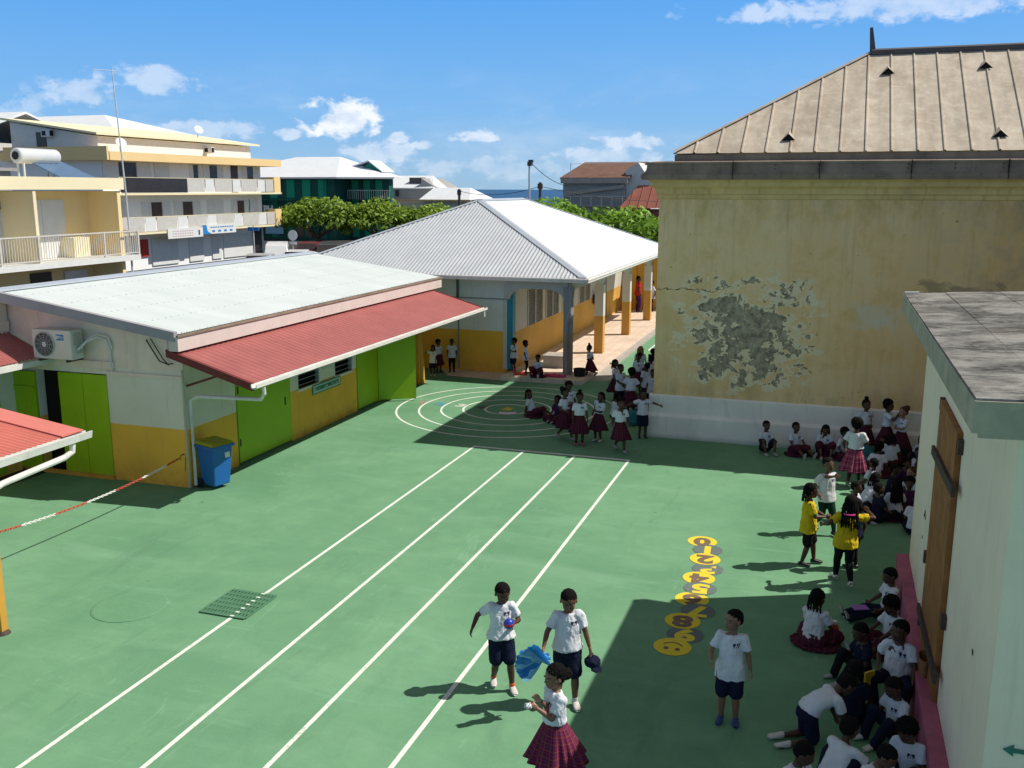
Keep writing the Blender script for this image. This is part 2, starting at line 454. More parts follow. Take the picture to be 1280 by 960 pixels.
M['shutter'] = paint('white_shutter', (.72, .72, .70), var=.05)
M['pit'] = paint('dark_drain', (.02, .05, .03))
M['railing'] = paint('white_railing', (.66, .62, .56), rough=.5, var=.05)
M['railmesh'] = paint('grey_balcony_infill', (.58, .56, .51), var=.1, rough=.6)
M['glassdark'] = paint('dark_window', (.035, .03, .03), rough=.25, var=.2, spec=.6)
M['brownwin'] = paint('brown_window', (.09, .05, .04), rough=.4, var=.2)
M['teal_wall'] = paint('dark_green_facade', (.02, .11, .09), var=.2, world=True, scale=.6)
M['teal_shut'] = paint('green_shutter', (.02, .36, .22), var=.15)
M['teal_mid'] = paint('green_slat_panel', (.015, .20, .14), var=.15)
M['bluepost'] = paint('blue_post_paint', (.04, .27, .40), rough=.5, var=.1)
M['bin_blue'] = paint('blue_bin_plastic', (.015, .13, .42), rough=.45, var=.08, spec=.4)
M['bin_lid'] = paint('olive_yellow_lid_plastic', (.36, .37, .02), rough=.5, var=.1)
M['black'] = paint('black_rubber', (.015, .015, .016), rough=.6, var=.1)
M['wood'] = paint('orange_brown_wood', (.36, .15, .05), rough=.7, var=.3, scale=4, world=True, streak=.5, dirt=(.2, .08, .03))
M['iron'] = paint('rusty_dark_iron', (.085, .06, .05), rough=.7, var=.3, scale=12)
M['tiles'] = mat_tiles('salmon_floor_tiles')
M['concrete'] = paint('pale_concrete', (.42, .38, .33), var=.15, world=True)
M['rust'] = metal_sheet('rusty_roof', (.20, .10, .07), .8, .3, 0, .5, 1.2)
M['redroof2'] = metal_sheet('dull_red_roof', (.32, .10, .07), .7, .25, 0, .4, 1.0)
M['warm_grey'] = paint('bare_grey_wall', (.36, .35, .33), var=.12, world=True, scale=.5, streak=.3)
M['bluetext'] = paint('sign_blue', (.03, .22, .55), var=.05)
M['darktext'] = paint('sign_dark_text', (.04, .06, .12), var=.05)
M['greentext'] = paint('sign_green', (.05, .20, .15), var=.05)
M['signpale'] = paint('sign_pale_face', (.42, .56, .48), var=.05)
M['asphalt'] = paint('asphalt', (.055, .055, .055), var=.2, world=True, scale=.4)
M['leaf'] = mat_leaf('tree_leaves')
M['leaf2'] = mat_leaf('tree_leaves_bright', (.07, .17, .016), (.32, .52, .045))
M['bark'] = paint('bark', (.12, .085, .06), var=.3, scale=8)
M['dig_yellow'] = mat_line('yellow_court_paint', (.78, .60, .05), .25)
M['dig_brown'] = mat_line('brown_court_paint', (.20, .13, .09), .3)
M['dig_grey'] = mat_line('grey_court_paint', (.14, .17, .17), .35)
M['mk_pink'] = mat_line('pink_court_paint', (.42, .22, .20), .6)
M['mk_blue'] = mat_line('blue_court_paint', (.08, .30, .42), .6)
M['mk_pale'] = mat_line('pale_court_paint', (.55, .62, .50), .5)
M['mk_dark'] = mat_line('dark_court_paint', (.10, .16, .12), .5)
M['chain_red'] = paint('red_plastic_chain', (.50, .07, .04), rough=.4, var=.05)
M['chain_white'] = paint('white_plastic_chain', (.78, .76, .72), rough=.4, var=.05)
M['grate'] = paint('green_painted_grate', (.09, .22, .125), rough=.6, var=.15)
M['solar'] = paint('solar_glass', (.10, .17, .28), rough=.15, var=.1, spec=.8)
M['steel'] = paint('stainless_tank', (.62, .63, .64), rough=.3, var=.05, spec=.6)
# clothes
M['skin'] = mat_skin()
M['shirt'] = mat_cloth('white_cotton', (.74, .75, .78), .35)
M['shirt_dim'] = mat_cloth('soft_white_cotton', (.66, .70, .78), .35)
M['shirt_y'] = mat_cloth('yellow_cotton', (.68, .50, .02), .4)
M['shirt_red'] = mat_cloth('red_cotton', (.45, .03, .025), .4)
M['navy'] = mat_cloth('navy_cotton', (.012, .016, .038), .5)
M['blackcl'] = mat_cloth('black_cotton', (.012, .012, .014), .5)
M['purple'] = mat_cloth('dark_purple_cotton', (.07, .02, .09), .5)
M['darkgreen'] = mat_cloth('dark_green_cotton', (.012, .04, .025), .5)
M['plaid'] = mat_plaid('red_navy_plaid')
M['plaid_dk'] = mat_plaid('dark_plaid', (.09, .008, .02), (.012, .012, .035), (.12, .07, .06))
M['plaid_pink'] = mat_plaid('pink_panel_skirt', (.30, .05, .10), (.015, .01, .03), (.40, .18, .22), 2.4)
M['hair'] = mat_hair('black_hair', (.006, .005, .0045))
M['hair_br'] = mat_hair('brown_hair', (.06, .032, .018))
M['hair_bl'] = mat_hair('sandy_hair', (.20, .13, .06))
M['shoe_w'] = paint('white_trainer', (.62, .58, .54), rough=.5, var=.08)
M['shoe_o'] = paint('orange_trainer', (.75, .14, .04), rough=.5, var=.08)
M['shoe_b'] = paint('blue_trainer', (.03, .07, .20), rough=.5, var=.08)
M['shoe_k'] = paint('black_shoe', (.02, .02, .022), rough=.4, var=.08)
M['shoe_g'] = paint('grey_trainer', (.35, .34, .33), rough=.5, var=.08)
M['shoe_p'] = paint('pink_trainer', (.48, .12, .16), rough=.5, var=.08)
M['sole'] = paint('pale_sole', (.60, .57, .52), rough=.6, var=.05)
M['sock'] = mat_cloth('white_sock', (.6, .58, .55), .3)
M['emblem'] = paint('emblem_navy', (.02, .025, .05), var=.05)
M['bandpink'] = paint('pink_hair_tie', (.6, .06, .25), var=.05)
M['packblue'] = paint('shiny_blue_wrapper', (.02, .22, .62), rough=.22, var=.25, scale=18, spec=.8)
M['packlight'] = paint('pale_blue_wrapper', (.20, .50, .75), rough=.22, var=.2, scale=18, spec=.8)
M['ballblue'] = paint('blue_plastic_ball', (.02, .05, .45), rough=.3, var=.1, spec=.6)
M['redplastic'] = paint('red_plastic', (.50, .04, .03), rough=.35, var=.08)
M['tealplastic'] = paint('teal_bag_cloth', (.02, .18, .20), rough=.7, var=.15)
M['pinkcloth'] = paint('pink_cloth', (.62, .06, .16), rough=.8, var=.1)
M['paper'] = paint('paper', (.75, .62, .66), rough=.8, var=.05)
M['biscuit'] = paint('woven_straw', (.32, .15, .06), rough=.9, var=.3, scale=30)
M['yellowplastic'] = paint('yellow_plastic', (.6, .42, .03), rough=.4, var=.08)
# ------------------------------------------------------------------ world, sun, camera
SUN_EL, SUN_AZ = math.radians(50), math.radians(24)      # azimuth measured from +X towards +Y
sdir = Vector((math.cos(SUN_EL) * math.cos(SUN_AZ), math.cos(SUN_EL) * math.sin(SUN_AZ), math.sin(SUN_EL)))
w = bpy.data.worlds.new('World'); sc.world = w; w.use_nodes = True
nt = w.node_tree; nd, lk = nt.nodes, nt.links
bg = nd['Background']
sky = nd.new('ShaderNodeTexSky'); sky.sky_type = 'NISHITA'; sky.sun_disc = False
sky.sun_elevation = SUN_EL; sky.sun_rotation = PI / 2 - SUN_AZ
sky.air_density = 1.0; sky.dust_density = .35; sky.ozone_density = 2.2; sky.altitude = 10
hs = nd.new('ShaderNodeHueSaturation'); hs.inputs['Saturation'].default_value = 1.12; hs.inputs['Value'].default_value = 1.0
lk.new(sky.outputs[0], hs.inputs['Color'])
class WN(NT):
    def __init__(s): s.t = nt; s.n = nd; s.l = lk
W = WN()
gen = W.coord('Generated'); wx, wy, wz = W.xyz(gen)
az = W.m('ARCTAN2', wx, wy); el = W.m('ARCSINE', wz)
nz = W.noise(W.map(gen, (1, 1, 1.6)), 34, 8, .6, .2); nz2 = W.noise(W.map(gen, (1, 1, 3.5)), 6, 6, .62, .4)
def dirp(px, py):    # azimuth/elevation of a sky feature seen at that bearing
    yaw, pit, F = -.32433, .20192, 1190.8
    x, y = (px - 640) / F, (py - 480) / F
    f = (math.cos(pit) * math.sin(yaw), math.cos(pit) * math.cos(yaw), -math.sin(pit))
    r = (math.cos(yaw), -math.sin(yaw), 0)
    d = (f[1] * r[2] - f[2] * r[1], f[2] * r[0] - f[0] * r[2], f[0] * r[1] - f[1] * r[0])
    v = Vector([x * r[i] + y * d[i] + f[i] for i in range(3)]).normalized()
    return math.atan2(v.x, v.y), math.asin(v.z)
cl = None
for px, py, rx, ry, s in ((100, 114, 34, 19, .42), (197, 103, 42, 18, .45), (430, 150, 44, 27, .95), (600, 171, 30, 9, .7), (1130, 6, 200, 15, .5),
                       (260, 163, 60, 11, .4), (470, 190, 60, 12, .5), (800, 178, 60, 10, .6), (770, 196, 80, 12, .45), (650, 208, 150, 14, .3), (360, 168, 16, 6, .5), (497, 172, 14, 7, .6), (528, 182, 14, 6, .6), (20, 165, 30, 40, .3)):
    a0, e0 = dirp(px, py)
    dx = W.m('DIVIDE', W.m('SUBTRACT', az, a0), rx / 1190 * 1.05); dy = W.m('DIVIDE', W.m('SUBTRACT', el, e0), ry / 1190 * 1.05)
    r2 = W.m('ADD', W.m('MULTIPLY', dx, dx), W.m('MULTIPLY', dy, dy))
    v = W.m('MULTIPLY', W.m('SUBTRACT', 1.15, W.m('SQRT', r2)), 1.0)
    v = W.m('ADD', v, W.m('MULTIPLY', W.m('SUBTRACT', nz, .5), 3.6))
    v = W.m('MULTIPLY', W.ramp(v, .12, .62), s)
    v = W.m('MULTIPLY', v, W.ramp(r2, 2.2, .9))
    cl = v if cl is None else W.m('MAXIMUM', cl, v)
haze = W.m('MULTIPLY', W.m('MULTIPLY', W.ramp(el, .14, .02), W.ramp(nz2, .45, .7)), .28)
cl = W.m('MAXIMUM', cl, haze)
hi = W.m('MULTIPLY', W.m('MULTIPLY', W.ramp(el, .2, .6), W.ramp(nz2, .5, .75)), .15)
cl = W.m('MAXIMUM', cl, hi)
cr_ = nd.new('ShaderNodeValToRGB'); W.set(cr_.inputs[0], W.m('MULTIPLY', el, 1.0))
els = cr_.color_ramp.elements
els[0].position = 0.0; els[0].color = (.38, .68, .98, 1); els[1].position = 1.0; els[1].color = (.25, .24, .23, 1)
e_ = els.new(.07); e_.color = (.25, .61, 1.12, 1); e_ = els.new(.20); e_.color = (.11, .48, 1.15, 1); e_ = els.new(.45); e_.color = (.29, .31, .33, 1)
gcol = W.mix(1.0, cr_.outputs[0], (9.0, 9.0, 9.0), 'MULTIPLY'); gcol.node.clamp_result = False
base_ = W.mix(.85, hs.outputs[0], gcol)
shade = W.mix(W.ramp(nz, .35, .6), (6.2, 7.8, 10.0), (10.6, 11.0, 11.6))
skyc = W.mix(cl, base_, shade)
lk.new(skyc, bg.inputs[0]); bg.inputs[1].default_value = .092

sl = bpy.data.lights.new('sun', 'SUN'); sl.energy = 5.0; sl.angle = math.radians(.5); sl.color = (1, .955, .87)
so = bpy.data.objects.new('sun', sl); COL.objects.link(so)
so.rotation_euler = (-sdir).to_track_quat('-Z', 'Y').to_euler(); so.location = (20, 10, 30)

cam = bpy.data.cameras.new('camera'); co = bpy.data.objects.new('camera', cam); COL.objects.link(co)
cam.sensor_width = 36; cam.lens = 1190.8 / 1280 * 36; cam.clip_end = 20000; cam.clip_start = .1
co.location = (0, 0, 5.6); co.rotation_euler = (PI / 2 - .20192, -.001, .32433)
sc.camera = co
sc.view_settings.view_transform = 'Standard'; sc.view_settings.look = 'None'; sc.view_settings.exposure = 0

# ------------------------------------------------------------------ ground, sea, markings
g = MB().poly([(-9000, -60, -.012), (9000, -60, -.012), (9000, 9000, -.012), (-9000, 9000, -.012)])
tag(g.build('ground', M['asphalt']), kind='structure')
g = MB().poly([(-14.75, -6, 0), (14, -6, 0), (14, 46, 0), (-14.75, 46, 0)])
tag(g.build('playground_floor', M['ground']), kind='structure')
ts = NT('sea_water'); c = ts.coord('World')
wv = ts.noise(ts.map(c, (.02, .06, 1)), 1.0, 6, .7)
ts.bump(wv, .3, .5)
M['sea'] = ts.done(ts.mix(ts.ramp(wv, .35, .7), (.010, .060, .16), (.022, .10, .22)), .45, spec=.3)
tag(MB().poly([(-9000, 240, .03), (9000, 240, .03), (9000, 9000, .03), (-9000, 9000, .03)]).build('sea', M['sea']), kind='structure')
tt = paint('dirt_strip', (.16, .13, .09), world=True)

# lane lines
LX = (-7.30, -6.14, -4.99, -3.82); LE = 19.11
def flat_strip(mb, x0, x1, y0, y1, z=.004, mi=0):
    mb.poly([(x0, y0, z), (x1, y0, z), (x1, y1, z), (x0, y1, z)], mi)
for i, x in enumerate(LX):
    mb = MB(); flat_strip(mb, x - .028, x + .028, 1.0, LE - .028)
    tag(mb.build('lane_line', M['line']), ['white painted running lane line farthest left, crossing the drain grate', 'second white running lane line from the left', 'third white running lane line from the left', 'rightmost white running lane line beside the two boys'][i], 'painted line', 'running lane lines on the court')
mb = MB(); flat_strip(mb, LX[0] - .028, LX[3] + .028, LE - .045, LE + .045, .0045)
tag(mb.build('end_line', M['line']), 'white cross line closing the far end of the four lane lines', 'painted line')

# concentric rings
RC = (-7.78, 22.77)
for i, r in enumerate((2.86, 2.28, 1.71, 1.14, .57)):
    mb = MB(); n = 96
    for k in range(n):
        a, b = 2 * PI * k / n, 2 * PI * (k + 1) / n; w_ = .028
        mb.poly([(RC[0] + (r - w_) * math.cos(a), RC[1] + (r - w_) * math.sin(a), .004), (RC[0] + (r + w_) * math.cos(a), RC[1] + (r + w_) * math.sin(a), .004),
                 (RC[0] + (r + w_) * math.cos(b), RC[1] + (r + w_) * math.sin(b), .004), (RC[0] + (r - w_) * math.cos(b), RC[1] + (r - w_) * math.sin(b), .004)])
    tag(mb.build('painted_ring', M['line']), ['outermost and largest white painted ring of the target', 'second largest white painted ring of the target', 'middle white painted ring of the target', 'second smallest white painted ring of the target', 'smallest innermost white ring, around the yellow five'][i], 'painted ring', 'concentric painted rings on the court')

def text_mesh(s, size, z=0, bold=.0, extrude=0.0, align='CENTER'):
    cu = bpy.data.curves.new('t', 'FONT'); cu.body = s; cu.size = size; cu.align_x = align; cu.align_y = 'CENTER'; cu.offset = bold; cu.extrude = extrude
    o = bpy.data.objects.new('t', cu); COL.objects.link(o)
    bpy.context.view_layer.update()
    me = bpy.data.meshes.new_from_object(o.evaluated_get(bpy.context.evaluated_depsgraph_get()))
    bpy.data.objects.remove(o); bpy.data.curves.remove(cu)
    return me
def text_obj(name, s, size, loc, rot, mat, parent=None, bold=.01, sx=1.0):
    me = text_mesh(s, size, bold=bold)
    me.transform(Matrix.Diagonal((sx, 1, 1, 1)))
    o = link_mesh(name, me, mat, parent); o.location = loc; o.rotation_euler = rot
    return o
for s, x, mk, lb in (('1', -10.2, 'mk_pink', 'faded pink'), ('2', -9.66, 'mk_blue', 'faded blue'), ('3', -9.08, 'mk_pale', 'pale'), ('4', -8.52, 'mk_dark', 'dark'), ('5', -7.78, 'dig_yellow', 'yellow')):
    o = text_obj('painted_number', s, .42, (x, 22.79, .006), (0, 0, -.05), M[mk], bold=.025, sx=1.25)
    tag(o, f'{lb} painted number {s} between the rings of the target', 'painted number', 'numbers in the ring target')

# number caterpillar
dg = [('0', -1.73, 14.85, 1), ('1', -1.60, 14.50, 0), ('2', -1.59, 14.10, 1), ('3', -1.50, 13.72, 0), ('4', -1.58, 13.33, 1), ('5', -1.51, 12.96, 0),
      ('6', -1.57, 12.56, 1), ('7', -1.44, 12.20, 0), ('8', -1.59, 11.83, 1), ('9', -1.50, 11.44, 0)]
for i, (s, x, y, yel) in enumerate(dg):
    root = empty('number_disc', (x, y, .004 + .001 * (i % 3)), 0, f"{'yellow disc with a brown' if yel else 'grey disc with a yellow'} painted number {s} in the number row", 'painted number', 'row of numbered discs on the court')
    MB().lathe([(.235, 0), (.2345, .0004)], n=40).build('disc', M['dig_yellow' if yel else 'dig_grey'], root)
    t_ = text_obj('numeral', s, .44, (0.0, 0.0, .003), (0, 0, PI + .06), M['dig_brown' if yel else 'dig_yellow'], root, bold=.022, sx=1.15)
root = empty('smiley_disc', (-1.60, 11.06, .006), 0, 'yellow painted smiley face disc at the near end of the number row', 'painted face')
MB().lathe([(.235, 0), (.2345, .0004)], n=40).build('disc', M['dig_yellow'], root)
mb = MB()
for ex in (-.07, .07): MB().lathe([(.032, .003), (.0315, .0034)], (ex, -.06, 0), n=16, sy=1.2).build('eye', M['dig_brown'], root)
mb = MB()
for k in range(14):
    a, b = PI * (.15 + .7 * k / 14), PI * (.15 + .7 * (k + 1) / 14)
    mb.poly([(.14 * math.cos(a), .14 * math.sin(a) - .02, .003), (.12 * math.cos(a), .12 * math.sin(a) - .02, .003), (.12 * math.cos(b), .12 * math.sin(b) - .02, .003), (.14 * math.cos(b), .14 * math.sin(b) - .02, .003)])
mb.build('mouth', M['dig_brown'], root)

# small hopscotch box beyond the old building
mb = MB()
for x0, x1, y0, y1 in ((-6.05, -4.3, 33.0, 33.06), (-6.05, -4.3, 35.4, 35.46), (-6.05, -5.99, 33, 35.4), (-4.36, -4.3, 33, 35.4), (-5.2, -5.14, 33, 35.4), (-6, -4.3, 34.2, 34.26)):
    flat_strip(mb, x0, x1, y0, y1)
tag(mb.build('hopscotch_frame', M['line']), 'small white painted grid on the green floor beside the walkway', 'painted line')

# drain grate: plate with real slots
root = empty('drain_grate', (-7.80, 10.02, 0), 0, 'square green painted drain grate with slots under the left lane line', 'drain grate')
MB().poly([(0, 0, .006), (.70, 0, .006), (.70, .74, .006), (0, .74, .006)]).build('pit', M['pit'], root)
mb = MB(); nx, ny = 13, 6
for j in range(ny + 1): mb.box(0, .70, j * .74 / ny - .026, j * .74 / ny + .026, .008, .022)
for i in range(nx + 1): mb.box(i * .70 / nx - .016, i * .70 / nx + .016, 0, .74, .007, .020)
for j in range(ny + 1): mb.box(.472, .528, j * .74 / ny - .016, j * .74 / ny + .016, .0225, .024, 1)
mb.build('grid', [M['grate'], M['line']], root)
mb = MB().lathe([(.50, .0), (.50, .006), (.47, .012), (.0, .013)], (-8.82, 9.86, 0), n=48)
tag(mb.build('manhole_cover', M['ground']), 'large round manhole lid painted green in the floor', 'manhole cover')
mb = MB(); mb.lathe([(.535, .0015), (.505, .002)], (-8.82, 9.86, 0), n=48)
for a in (0.4,): mb.box(-8.85, -8.79, 9.84, 9.87, .013, .016)

M['pipe'] = paint('wall_coloured_pipe', (.50, .47, .40), var=.1, rough=.6)
# ------------------------------------------------------------------ building one: low school block with maroon awning
B1 = empty('school_block', (-13.3, 20, 0), 0, 'low school block with pale sheet roof, yellow base and lime green doors', 'building')
def loc(o, base=(-13.3, 20, 0)):     # meshes built in world numbers, parented to a root at base
    o.location = (-base[0], -base[1], -base[2]); return o
b1 = lambda mb, name, mats, par=B1, **k: loc(mb.build(name, mats, par, **k))
mb = MB()
FX, SY = -11.36, 14.56
# front wall with openings (door 16.1-18.2, louvres, door 21.4-22.6)
mb.box(FX - .18, FX, SY, 16.15, 0, 2.86)
mb.box(FX - .18, FX, 16.15, 18.2, 2.06, 2.86)
mb.box(FX - .18, FX, 18.2, 18.5, 0, 2.86)
mb.box(FX - .18, FX, 18.5, 19.52, 0, 1.10); mb.box(FX - .18, FX, 18.5, 19.52, 1.85, 2.86)
mb.box(FX - .18, FX, 19.52, 20.2, 0, 2.86)
mb.box(FX - .18, FX, 20.2, 21.15, 0, 1.10); mb.box(FX - .18, FX, 20.2, 21.15, 1.85, 2.86)
mb.box(FX - .18, FX, 21.15, 21.35, 0, 2.86)
mb.box(FX - .18, FX, 21.35, 22.55, 2.06, 2.86)
mb.box(FX - .18, FX, 22.55, 25.3, 0, 2.86)
# side wall
mb.box(-13.12, FX - .18, SY, SY + .18, 0, 2.86)
mb.box(-14.82, -13.12, SY, SY + .18, 2.10, 2.86)
mb.box(-15.6, -14.82, SY, SY + .18, 0, 2.86)
mb.box(-15.6, FX - .18, 25.12, 25.3, 0, 2.86)
b1(mb, 'wall', M['b1wall'])
mb = MB().prism([(-15.6, 2.30), (-13.2, 2.26), (-11.38, 2.24), (-11.34, 2.24), (-11.34, 3.0), (-15.3, 3.57), (-15.6, 3.55)], 'y', SY - .012, SY + .002)
b1(mb, 'gable', M['b1gable'])
b1(MB().prism([(-15.6, 2.86), (-11.38, 2.86), (-11.38, 2.98), (-15.3, 3.55), (-15.6, 3.53)], 'y', 25.0, 25.25), 'gable', M['b1gable'])
mb = MB().box(-13.1, -11.33, SY - .035, SY, 2.10, 2.17).box(-15.3, -12.9, SY - .05, SY - .013, 2.22, 2.36)
b1(mb, 'moulding', M['b1gable'])
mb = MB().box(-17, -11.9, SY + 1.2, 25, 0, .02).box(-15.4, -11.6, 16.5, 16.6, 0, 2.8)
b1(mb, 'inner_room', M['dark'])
# roof
L = math.hypot(4.35, .62)
o = loc(wavy('roof_sheet', M['pale_roof'], B1, (-11.12, 14.2, 3.03), (0, 1, 0), (-4.35, 0, .62), 12.15, [(0, L), (12.15, L)], .076, .006))
o = loc(wavy('roof_sheet', M['pale_roof'], B1, (-19.8, 14.2, 3.03), (0, 1, 0), (4.35, 0, .62), 12.15, [(0, L), (12.15, L)], .15, .01, 'trap'))
mb = MB().slab([(-15.47, 14.18, 3.70), (-15.25, 14.18, 3.67), (-15.25, 26.38, 3.67), (-15.47, 26.38, 3.70)], .03)
mb.slab([(-15.69, 14.18, 3.67), (-15.47, 14.18, 3.70), (-15.47, 26.38, 3.70), (-15.69, 26.38, 3.67)], .03)
b1(mb, 'ridge_cap', M['flash'])
mb = MB().prism([(-11.14, 2.90), (-15.47, 3.52), (-15.47, 3.71), (-11.14, 3.075)], 'y', 14.10, 14.20)
b1(mb, 'verge_flashing', paint('grey_verge', (.34, .33, .35), var=.12, world=True, streak=.2))
# screws in rows
mb = MB().box(-11.30, -11.08, 14.12, 26.36, 2.72, 2.985).box(-11.31, -11.29, 14.12, 26.36, 2.70, 3.0)
b1(mb, 'fascia', paint('pinkish_fascia', (.66, .56, .52), var=.07, world=True, streak=.2))
mb = MB().box(-11.10, -11.05, 14.10, 26.38, 2.985, 3.02)
b1(mb, 'fascia_trim', M['stone'])
mb = MB().box(-15.3, -11.3, 25.3, 26.36, 2.70, 2.86)
b1(mb, 'soffit', M['b1gable'])
# doors and windows
def boards(mb, y0, y1, z0, z1, x, th=.04, n=2):
    w_ = (y1 - y0) / n
    for i in range(n): mb.box(x - th, x, y0 + i * w_ + .006, y0 + (i + 1) * w_ - .006, z0, z1)
mb = MB().box(FX - .06, FX + .02, 16.17, 18.18, .05, 2.04); d1 = b1(mb, 'door', M['green_door'])
mb = MB().box(FX + .02, FX + .035, 17.93, 17.96, .9, 1.08).box(FX + .02, FX + .03, 16.19, 16.23, .4, .55).box(FX + .02, FX + .03, 16.19, 16.23, 1.5, 1.65)
mb.build('hinge', M['iron'], d1)
mb = MB().box(FX - .06, FX + .02, 21.37, 22.53, .05, 2.04); b1(mb, 'door', M['green_door'])
lf = MB(); a = math.atan2(.36, .66)
p0 = Vector((FX + .03, 22.52, 0)); dd = Vector((math.cos(a), math.sin(a), 0)); nn = Vector((-dd.y, dd.x, 0)) * .02
q = p0 + dd * 1.0
lf.slab([tuple(p0 - nn + Vector((0, 0, 2.04))), tuple(q - nn + Vector((0, 0, 2.04))), tuple(q + nn + Vector((0, 0, 2.04))), tuple(p0 + nn + Vector((0, 0, 2.04)))], 1.98)
b1(lf, 'door', M['green_door'])['label'] = 'lime green door leaf standing open'
for y0, y1 in ((18.5, 19.52), (20.2, 21.15)):
    fr = MB(); fr.box(FX - .02, FX + .015, y0, y0 + .035, 1.10, 1.85).box(FX - .02, FX + .015, y1 - .035, y1, 1.10, 1.85).box(FX - .02, FX + .015, y0, y1, 1.07, 1.12)
    fr.box(FX - .14, FX - .12, y0, y1, 1.1, 1.85, 1)
    wn = b1(fr, 'window', [M['white'], M['dark']])
    mb = MB()
    for k in range(6):
        z = 1.17 + k * .12
        mb.prism([(FX - .09, z), (FX - .08, z), (FX + .005, z + .045), (FX - .005, z + .05)], 'y', y0 + .03, y1 - .03)
    o = mb.build('louvre', M['louvre'], wn)
mb = MB().box(FX, FX + .05, 19.62, 20.05, 1.40, 1.85); b1(mb, 'meter_box', M['offwhite'])
sg = b1(MB().box(FX + .003, FX + .02, 19.14, 20.48, .87, 1.10).box(FX + .02, FX + .024, 19.17, 20.45, .895, 1.075, 1), 'sign', [M['greentext'], M['signpale']])
t_ = text_obj('lettering', 'BATIMENT REFECTOIRE', .105, (FX + .026, 19.81, .985), (PI / 2, 0, PI / 2), M['greentext'], sg)
# side door: dark opening, right pair of boards, left leaf
mb = MB().box(-14.28, -13.70, SY - .02, SY + .05, .08, 2.08).box(-13.69, -13.12, SY - .02, SY + .05, .08, 2.08); b1(mb, 'door', M['green_door'])
mb = MB().box(-15.36, -14.83, SY - .07, SY - .02, .08, 2.06); dl = b1(mb, 'door', M['green_door'])
mb = MB().prism([(-15.33, .5), (-15.25, .5), (-14.86, 1.6), (-14.94, 1.6)], 'y', SY - .09, SY - .07).box(-15.35, -14.84, SY - .09, SY - .07, 1.66, 1.76); mb.build('brace', M['green_door'], dl)
mb = MB().box(-14.84, -13.1, SY - .06, SY, 0, .08); b1(mb, 'door_sill', M['yellow'])
b1(MB().box(-14.86, -14.2, SY + .19, SY + .22, 0, 2.12), 'doorway_shade_sheet', M['dark'])  # near-black sheet standing in for the shade inside the open doorway
# pipes and cables on the corner
mb = MB().tube([(-11.33, 14.50, 2.3), (-11.33, 14.50, 0.03)], .022); b1(mb, 'cable_conduit', M['pipe'])
mb = MB().tube([(-12.1, 14.52, 2.83), (-11.8, 14.48, 2.45), (-11.62, 14.48, 2.40), (-11.5, 14.48, 2.42)], .012, 6).tube([(-12.0, 14.52, 2.86), (-11.72, 14.48, 2.5), (-11.6, 14.48, 2.38)], .010, 6)
b1(mb, 'cable', M['black'])
b1(MB().prism([(FX, 0), (FX + .16, 0), (FX + .08, 1.45), (FX, 1.45)], 'y', 25.1, 25.3).box(FX, FX + .1, 25.0, 25.1, 0, 2.8), 'buttress', M['yellow'])
# awning
AW = empty('awning', (FX, 20, 2.8), 0, 'long maroon sheet awning sloping out over the lime green doors', 'awning')
aw = lambda mb, name, mats, **k: loc(mb.build(name, mats, AW, **k), (FX, 20, 2.8))
La = math.hypot(1.75, .51)
loc(wavy('sheet', M['maroon'], AW, (-9.60, 14.2, 2.22), (0, 1, 0), (-1.75, 0, .51), 11.65, [(0, La), (11.65, La)], .17, .011, 'trap'), (FX, 20, 2.8))
aw(MB().slab([(-11.34, 14.2, 2.70), (-9.61, 14.2, 2.195), (-9.61, 25.84, 2.195), (-11.34, 25.84, 2.70)], .01), 'underside', M['maroon_dk'])
aw(MB().prism([(-11.36, 2.75), (-9.58, 2.235), (-9.58, 2.10), (-11.36, 2.61)], 'y', 14.12, 14.20), 'end_board', M['maroon_dk'])
aw(MB().prism([(-11.36, 2.75), (-9.58, 2.235), (-9.58, 2.14), (-11.36, 2.65)], 'y', 25.84, 25.88), 'end_board', M['maroon_dk'])
mb = MB().prism([(-9.59, 2.225), (-9.59, 2.16), (-9.56, 2.14), (-9.50, 2.14), (-9.47, 2.16), (-9.47, 2.225), (-9.485, 2.225), (-9.49, 2.165), (-9.57, 2.165), (-9.58, 2.225)], 'y', 14.1, 25.95)
aw(mb, 'gutter', M['gutter'])
aw(MB().tube([(-9.53, 14.4, 2.14), (-9.53, 14.42, 2.0), (-9.65, 14.5, 1.87), (-11.1, 14.60, 1.80), (-11.28, 14.62, 1.70), (-11.28, 14.62, .05)], .036), 'downpipe', M['gutter'])
aw(MB().tube([(-9.53, 25.8, 2.14), (-9.53, 25.8, 1.97)], .04), 'gutter_outlet', M['gutter'])
for y in (14.62, 18.35, 22.9): aw(MB().tube([(-11.34, y, 1.98), (-10.3, y, 2.33)], .022, 8), 'bracket', M['maroon_dk'])
# air conditioner
AC = empty('air_conditioner', (-13.9, 14.4, 2.4), 0, 'white air conditioner outdoor unit with round black fan on the gable wall', 'air conditioner')
x0, x1, y0, y1, z0, z1 = -14.42, -13.50, 14.14, 14.44, 2.42, 2.98
ac = lambda mb, name, mats, **k: loc(mb.build(name, mats, AC, **k), (-13.9, 14.4, 2.4))
ac(MB().box(x0, x1, y0, y1, z0, z1), 'casing', paint('ac_casing', (.66, .64, .58), var=.07, rough=.5), bevel=.015)
fc = (x0 + .29, y0, (z0 + z1) / 2)
mb = MB()
for k in range(36):
    a_, b_ = 2 * PI * k / 36, 2 * PI * (k + 1) / 36
    mb.poly([(fc[0], fc[1] - .004, fc[2]), (fc[0] + .235 * math.cos(a_), fc[1] - .004, fc[2] + .235 * math.sin(a_)), (fc[0] + .235 * math.cos(b_), fc[1] - .004, fc[2] + .235 * math.sin(b_))])
fo = ac(mb, 'fan', M['black'])
mb = MB()
